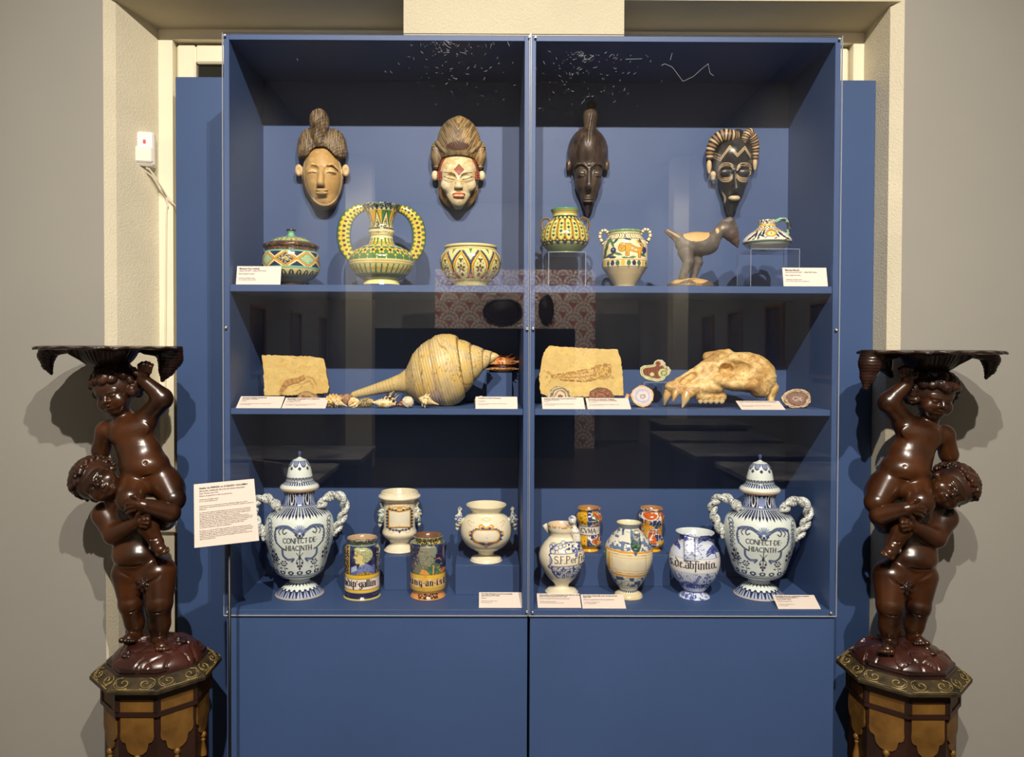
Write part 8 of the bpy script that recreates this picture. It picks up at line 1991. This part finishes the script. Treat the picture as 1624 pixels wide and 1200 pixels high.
card('white label about the seashells beside the orange knobbly shell', (454.5, 630.5), (521.5, 631.5), (516, 648.2), (446.5, 648), ZS2T, [('Ensemble de coquilles de mollusques', 0.16, T1, 1), ('Océan indien, XXᵉ', 0.28, T2, 1), ('Coquillages marins', 0.43, T2, 0), ('Collection du Muséum d’histoire naturelle de Nice', 0.66, T3, 0), ('N° inv. 2004.0.11 – 2004.0.22 – 2004.0.30', 0.76, T4, 0)])
card('white label about the giant shell below the spiny oyster', (754, 629.5), (820, 629), (821, 648.3), (754, 648.6), ZS2T, [('Coquille de Syrinx Aruanus', 0.17, T1, 1), ('Coquillage', 0.42, T2, 0), ('Collection du Muséum d’histoire naturelle de Nice', 0.62, T3, 0), ('N° inv. 2004.0.1013', 0.72, T4, 0)])
card('white label about the fish in front of the grey agate', (858.5, 630), (924.5, 630.5), (928, 649.4), (860.5, 649), ZS2T, [('Poisson téléostéen (Leptolepis knorri)', 0.16, T1, 1), ('Allemagne, Solnhofen', 0.27, T2, 1), ('Fossile', 0.42, T2, 0), ('Collection du Muséum d’histoire naturelle de Nice', 0.62, T3, 0), ('N° inv. 2004.0.1025', 0.72, T4, 0)])
card('white label in front of the red-brown agate', (929, 631), (996, 632), (1001, 650.3), (932, 650), ZS2T, [('Ensemble de tranches d’agates', 0.16, T1, 1), ('et concrétions (Calcédoines rubanées)', 0.27, T2, 1), ('Calcédoine', 0.43, T2, 0), ('Collection du Muséum d’histoire naturelle de Nice', 0.62, T3, 0), ('N° inv. 2004.0.1027 à 1031', 0.72, T4, 0)])
card('white label lying under the jaw of the skull', (1166, 636), (1234.5, 636), (1246, 651.5), (1176, 651.5), ZS2T, [('Crâne d’ours des cavernes, Ursus Spelaeus', 0.16, T1, 1), ('Os', 0.40, T2, 0), ('Collection du Muséum d’histoire naturelle de Nice', 0.60, T3, 0), ('N° inv. 2004.0.1021', 0.70, T4, 0)])
card('white label in front of the block under the round cream vase', (759, 939.5), (825.5, 939), (828, 963.7), (759.5, 964), ZF, [('Pot d’apothicaire et pot à pommade', 0.15, T1, 1), ('Italie, Savone, XVIᵉ siècle', 0.26, T2, 1), ('Faïence', 0.42, T2, 0), (COL, 0.60, T3, 0), ('N° inv. R.2004.2.1-2', 0.70, T4, 0)])
card('white label in front of the figure-handled jug', (851.5, 941), (919.5, 941.5), (922, 964), (853, 963.6), ZF, [('Chevrettes, pots à pharmacie aux décors variés', 0.15, T1, 1), ('Italie, Provence et Savone XVIIᵉ siècle', 0.25, T2, 1), ('Faïence de grand feu à décor polychrome', 0.40, T2, 0), (COL, 0.60, T3, 0), ('N° inv. R.02.184.30, R.02.184.31, R.02.184.34', 0.70, T4, 0)])
card('white label in front of the spouted vase', (920.5, 942.5), (988, 943), (993, 965), (924, 964.7), ZF, [('Ensemble d’albarelli, pots de pharmacie', 0.15, T1, 1), ('Italie, XVIᵉ', 0.25, T2, 1), ('Faïence de grand feu à décor polychrome', 0.42, T2, 0), (COL, 0.60, T3, 0), ('N° inv. R.02.184.28-29', 0.70, T4, 0)])
card('white label in front of the rope-handled vase near the palm pot', (1222.5, 943.5), (1290, 943.5), (1302, 965.5), (1234.5, 966), ZF, [('Ensemble de pots à pharmacie couverts', 0.14, T1, 1), ('« CONFECT DE HIACINTH »', 0.24, T2, 1), ('France, XVIIIᵉ siècle', 0.35, T2, 1), ('Faïence de grand feu', 0.49, T2, 0), (COL, 0.70, T3, 0), ('N° inv. R.02.184.1', 0.80, T4, 0)])

# ---- text panel on a stand in front of the case
A = P(307.5, 768, -0.235); B = P(403, 759, -0.150); D = P(308.5, 868.5, -0.250)
nr = np.cross(B - A, A - D); nr /= np.linalg.norm(nr)
_d = (411 - PCX) / FPX * RT - (857 - PCY) / FPX * UP + FW; Cc = CAM + _d * (((A - CAM) @ nr) / (_d @ nr))
t = thing('text_panel', 'white text panel on a thin black pole in front of the case', 'sign', (float((C_x := P(364.5, 1200, -0.15))[0]), -0.15, 0.0))
org = np.array([C_x[0], -0.15, 0.0]); nr = np.cross(B - A, A - D); nr /= np.linalg.norm(nr)
if nr[1] > 0: nr = -nr
v = [p - org for p in (D, Cc, B, A)]; v = v + [p - nr * 0.004 for p in v]
mesh('panel', v, [(0, 1, 2, 3), (7, 6, 5, 4), (0, 4, 5, 1), (1, 5, 6, 2), (2, 6, 7, 3), (3, 7, 4, 0)], M_CARD, t)
W = np.linalg.norm(B - A); Hh = np.linalg.norm(A - D); ux = (B - A) / W; uz = (A - D) / Hh; ux = ux * 1.03
body = ["L’albarello est un pot à pharmacie de forme cylindrique, légèrement cintré,", "dont le décor reprend fréquemment au centre une inscription gothique ou latine sur", "phylactère.", None,
 "Les deux personnages masculins figurés de profil s’inscrivent dans un cartouche", "dessiné à la manière des médailles antiques, auréolés d’un fond de bleu profond.", "Il s’agit sans doute de portraits de notables. Au revers, un décor végétal inspiré", "des faïences orientales, dites a foglie, se déploie en arabesques.", "Les albarelli d’une telle qualité constituaient un ensemble précieux, conservé", "dans les pharmacies de l’époque de la Renaissance, prisé par les collectionneurs. Ils", "attestent du savoir-faire des maîtres potiers du XVIᵉ siècle et de la circulation des", "modèles d’un atelier italien à l’autre, avec leurs couleurs vives et saturées,", "l’orange, le rouge, le vert et le bleu, posées sur émail stannifère blanc.", "Ils servaient à conserver onguents et électuaires.", None,
 "En France, au cours du XVIIᵉ siècle, les ateliers de Nevers s’inspirent pour leurs", "premières productions des modèles italiens et reprennent avec brio les formes des", "récipients à onguent et d’apothicairerie. Plusieurs ensembles d’une exceptionnelle", "qualité ornaient les officines, où était conservée une grande quantité de", "remèdes. La production de pots couverts accompagna le renouveau des arts de la", "table et de la pharmacie."]
L = [("Atelier de FAENZA ou d’ORAZIO COLOMBO", 0.08, 0.085, 0.040, 1), ("Ensemble d’albarelli décorés de bustes masculins", 0.08, 0.128, 0.037, 0), ("Italie, Faenza, vers 1540", 0.08, 0.166, 0.031, 0), ("Faïence de grand feu à décor polychrome", 0.08, 0.206, 0.031, 0), (COL, 0.08, 0.262, 0.028, 0), ("N° inv. R.02.184.28 et 29", 0.08, 0.292, 0.028, 0)]
yy = 0.365
for st in body:
    if st is None: yy += 0.026; continue
    L.append((st, 0.08, yy, 0.0255, 0)); yy += 0.0262
text_mesh('printed_text', [(st, x * W, y * Hh, sz * W, b, 0.25 if i == 1 else 0.0) for i, (st, x, y, sz, b) in enumerate(L)], M_INK, t, A - org, ux, uz, nr)
zc = (D[2] + Cc[2]) / 2
MB().tube([(0, 0, 0.012), (0, 0, zc + 0.058)], 0.0042, 12).build('pole', M_BLACK, t, True)
MB().lathe([(0.11, 0.0), (0.112, 0.004), (0.10, 0.010), (0.012, 0.014), (0.008, 0.03)], (0, 0, 0), 36).build('foot_plate', M_BLACK, t, True)
mid_ = (A + B + Cc + D) / 4 - org - nr * 0.0045
MB().tube([(0, 0, zc + 0.055), tuple(mid_ - nr * 0.004)], 0.004, 10).build('bracket', M_BLACK, t, True)
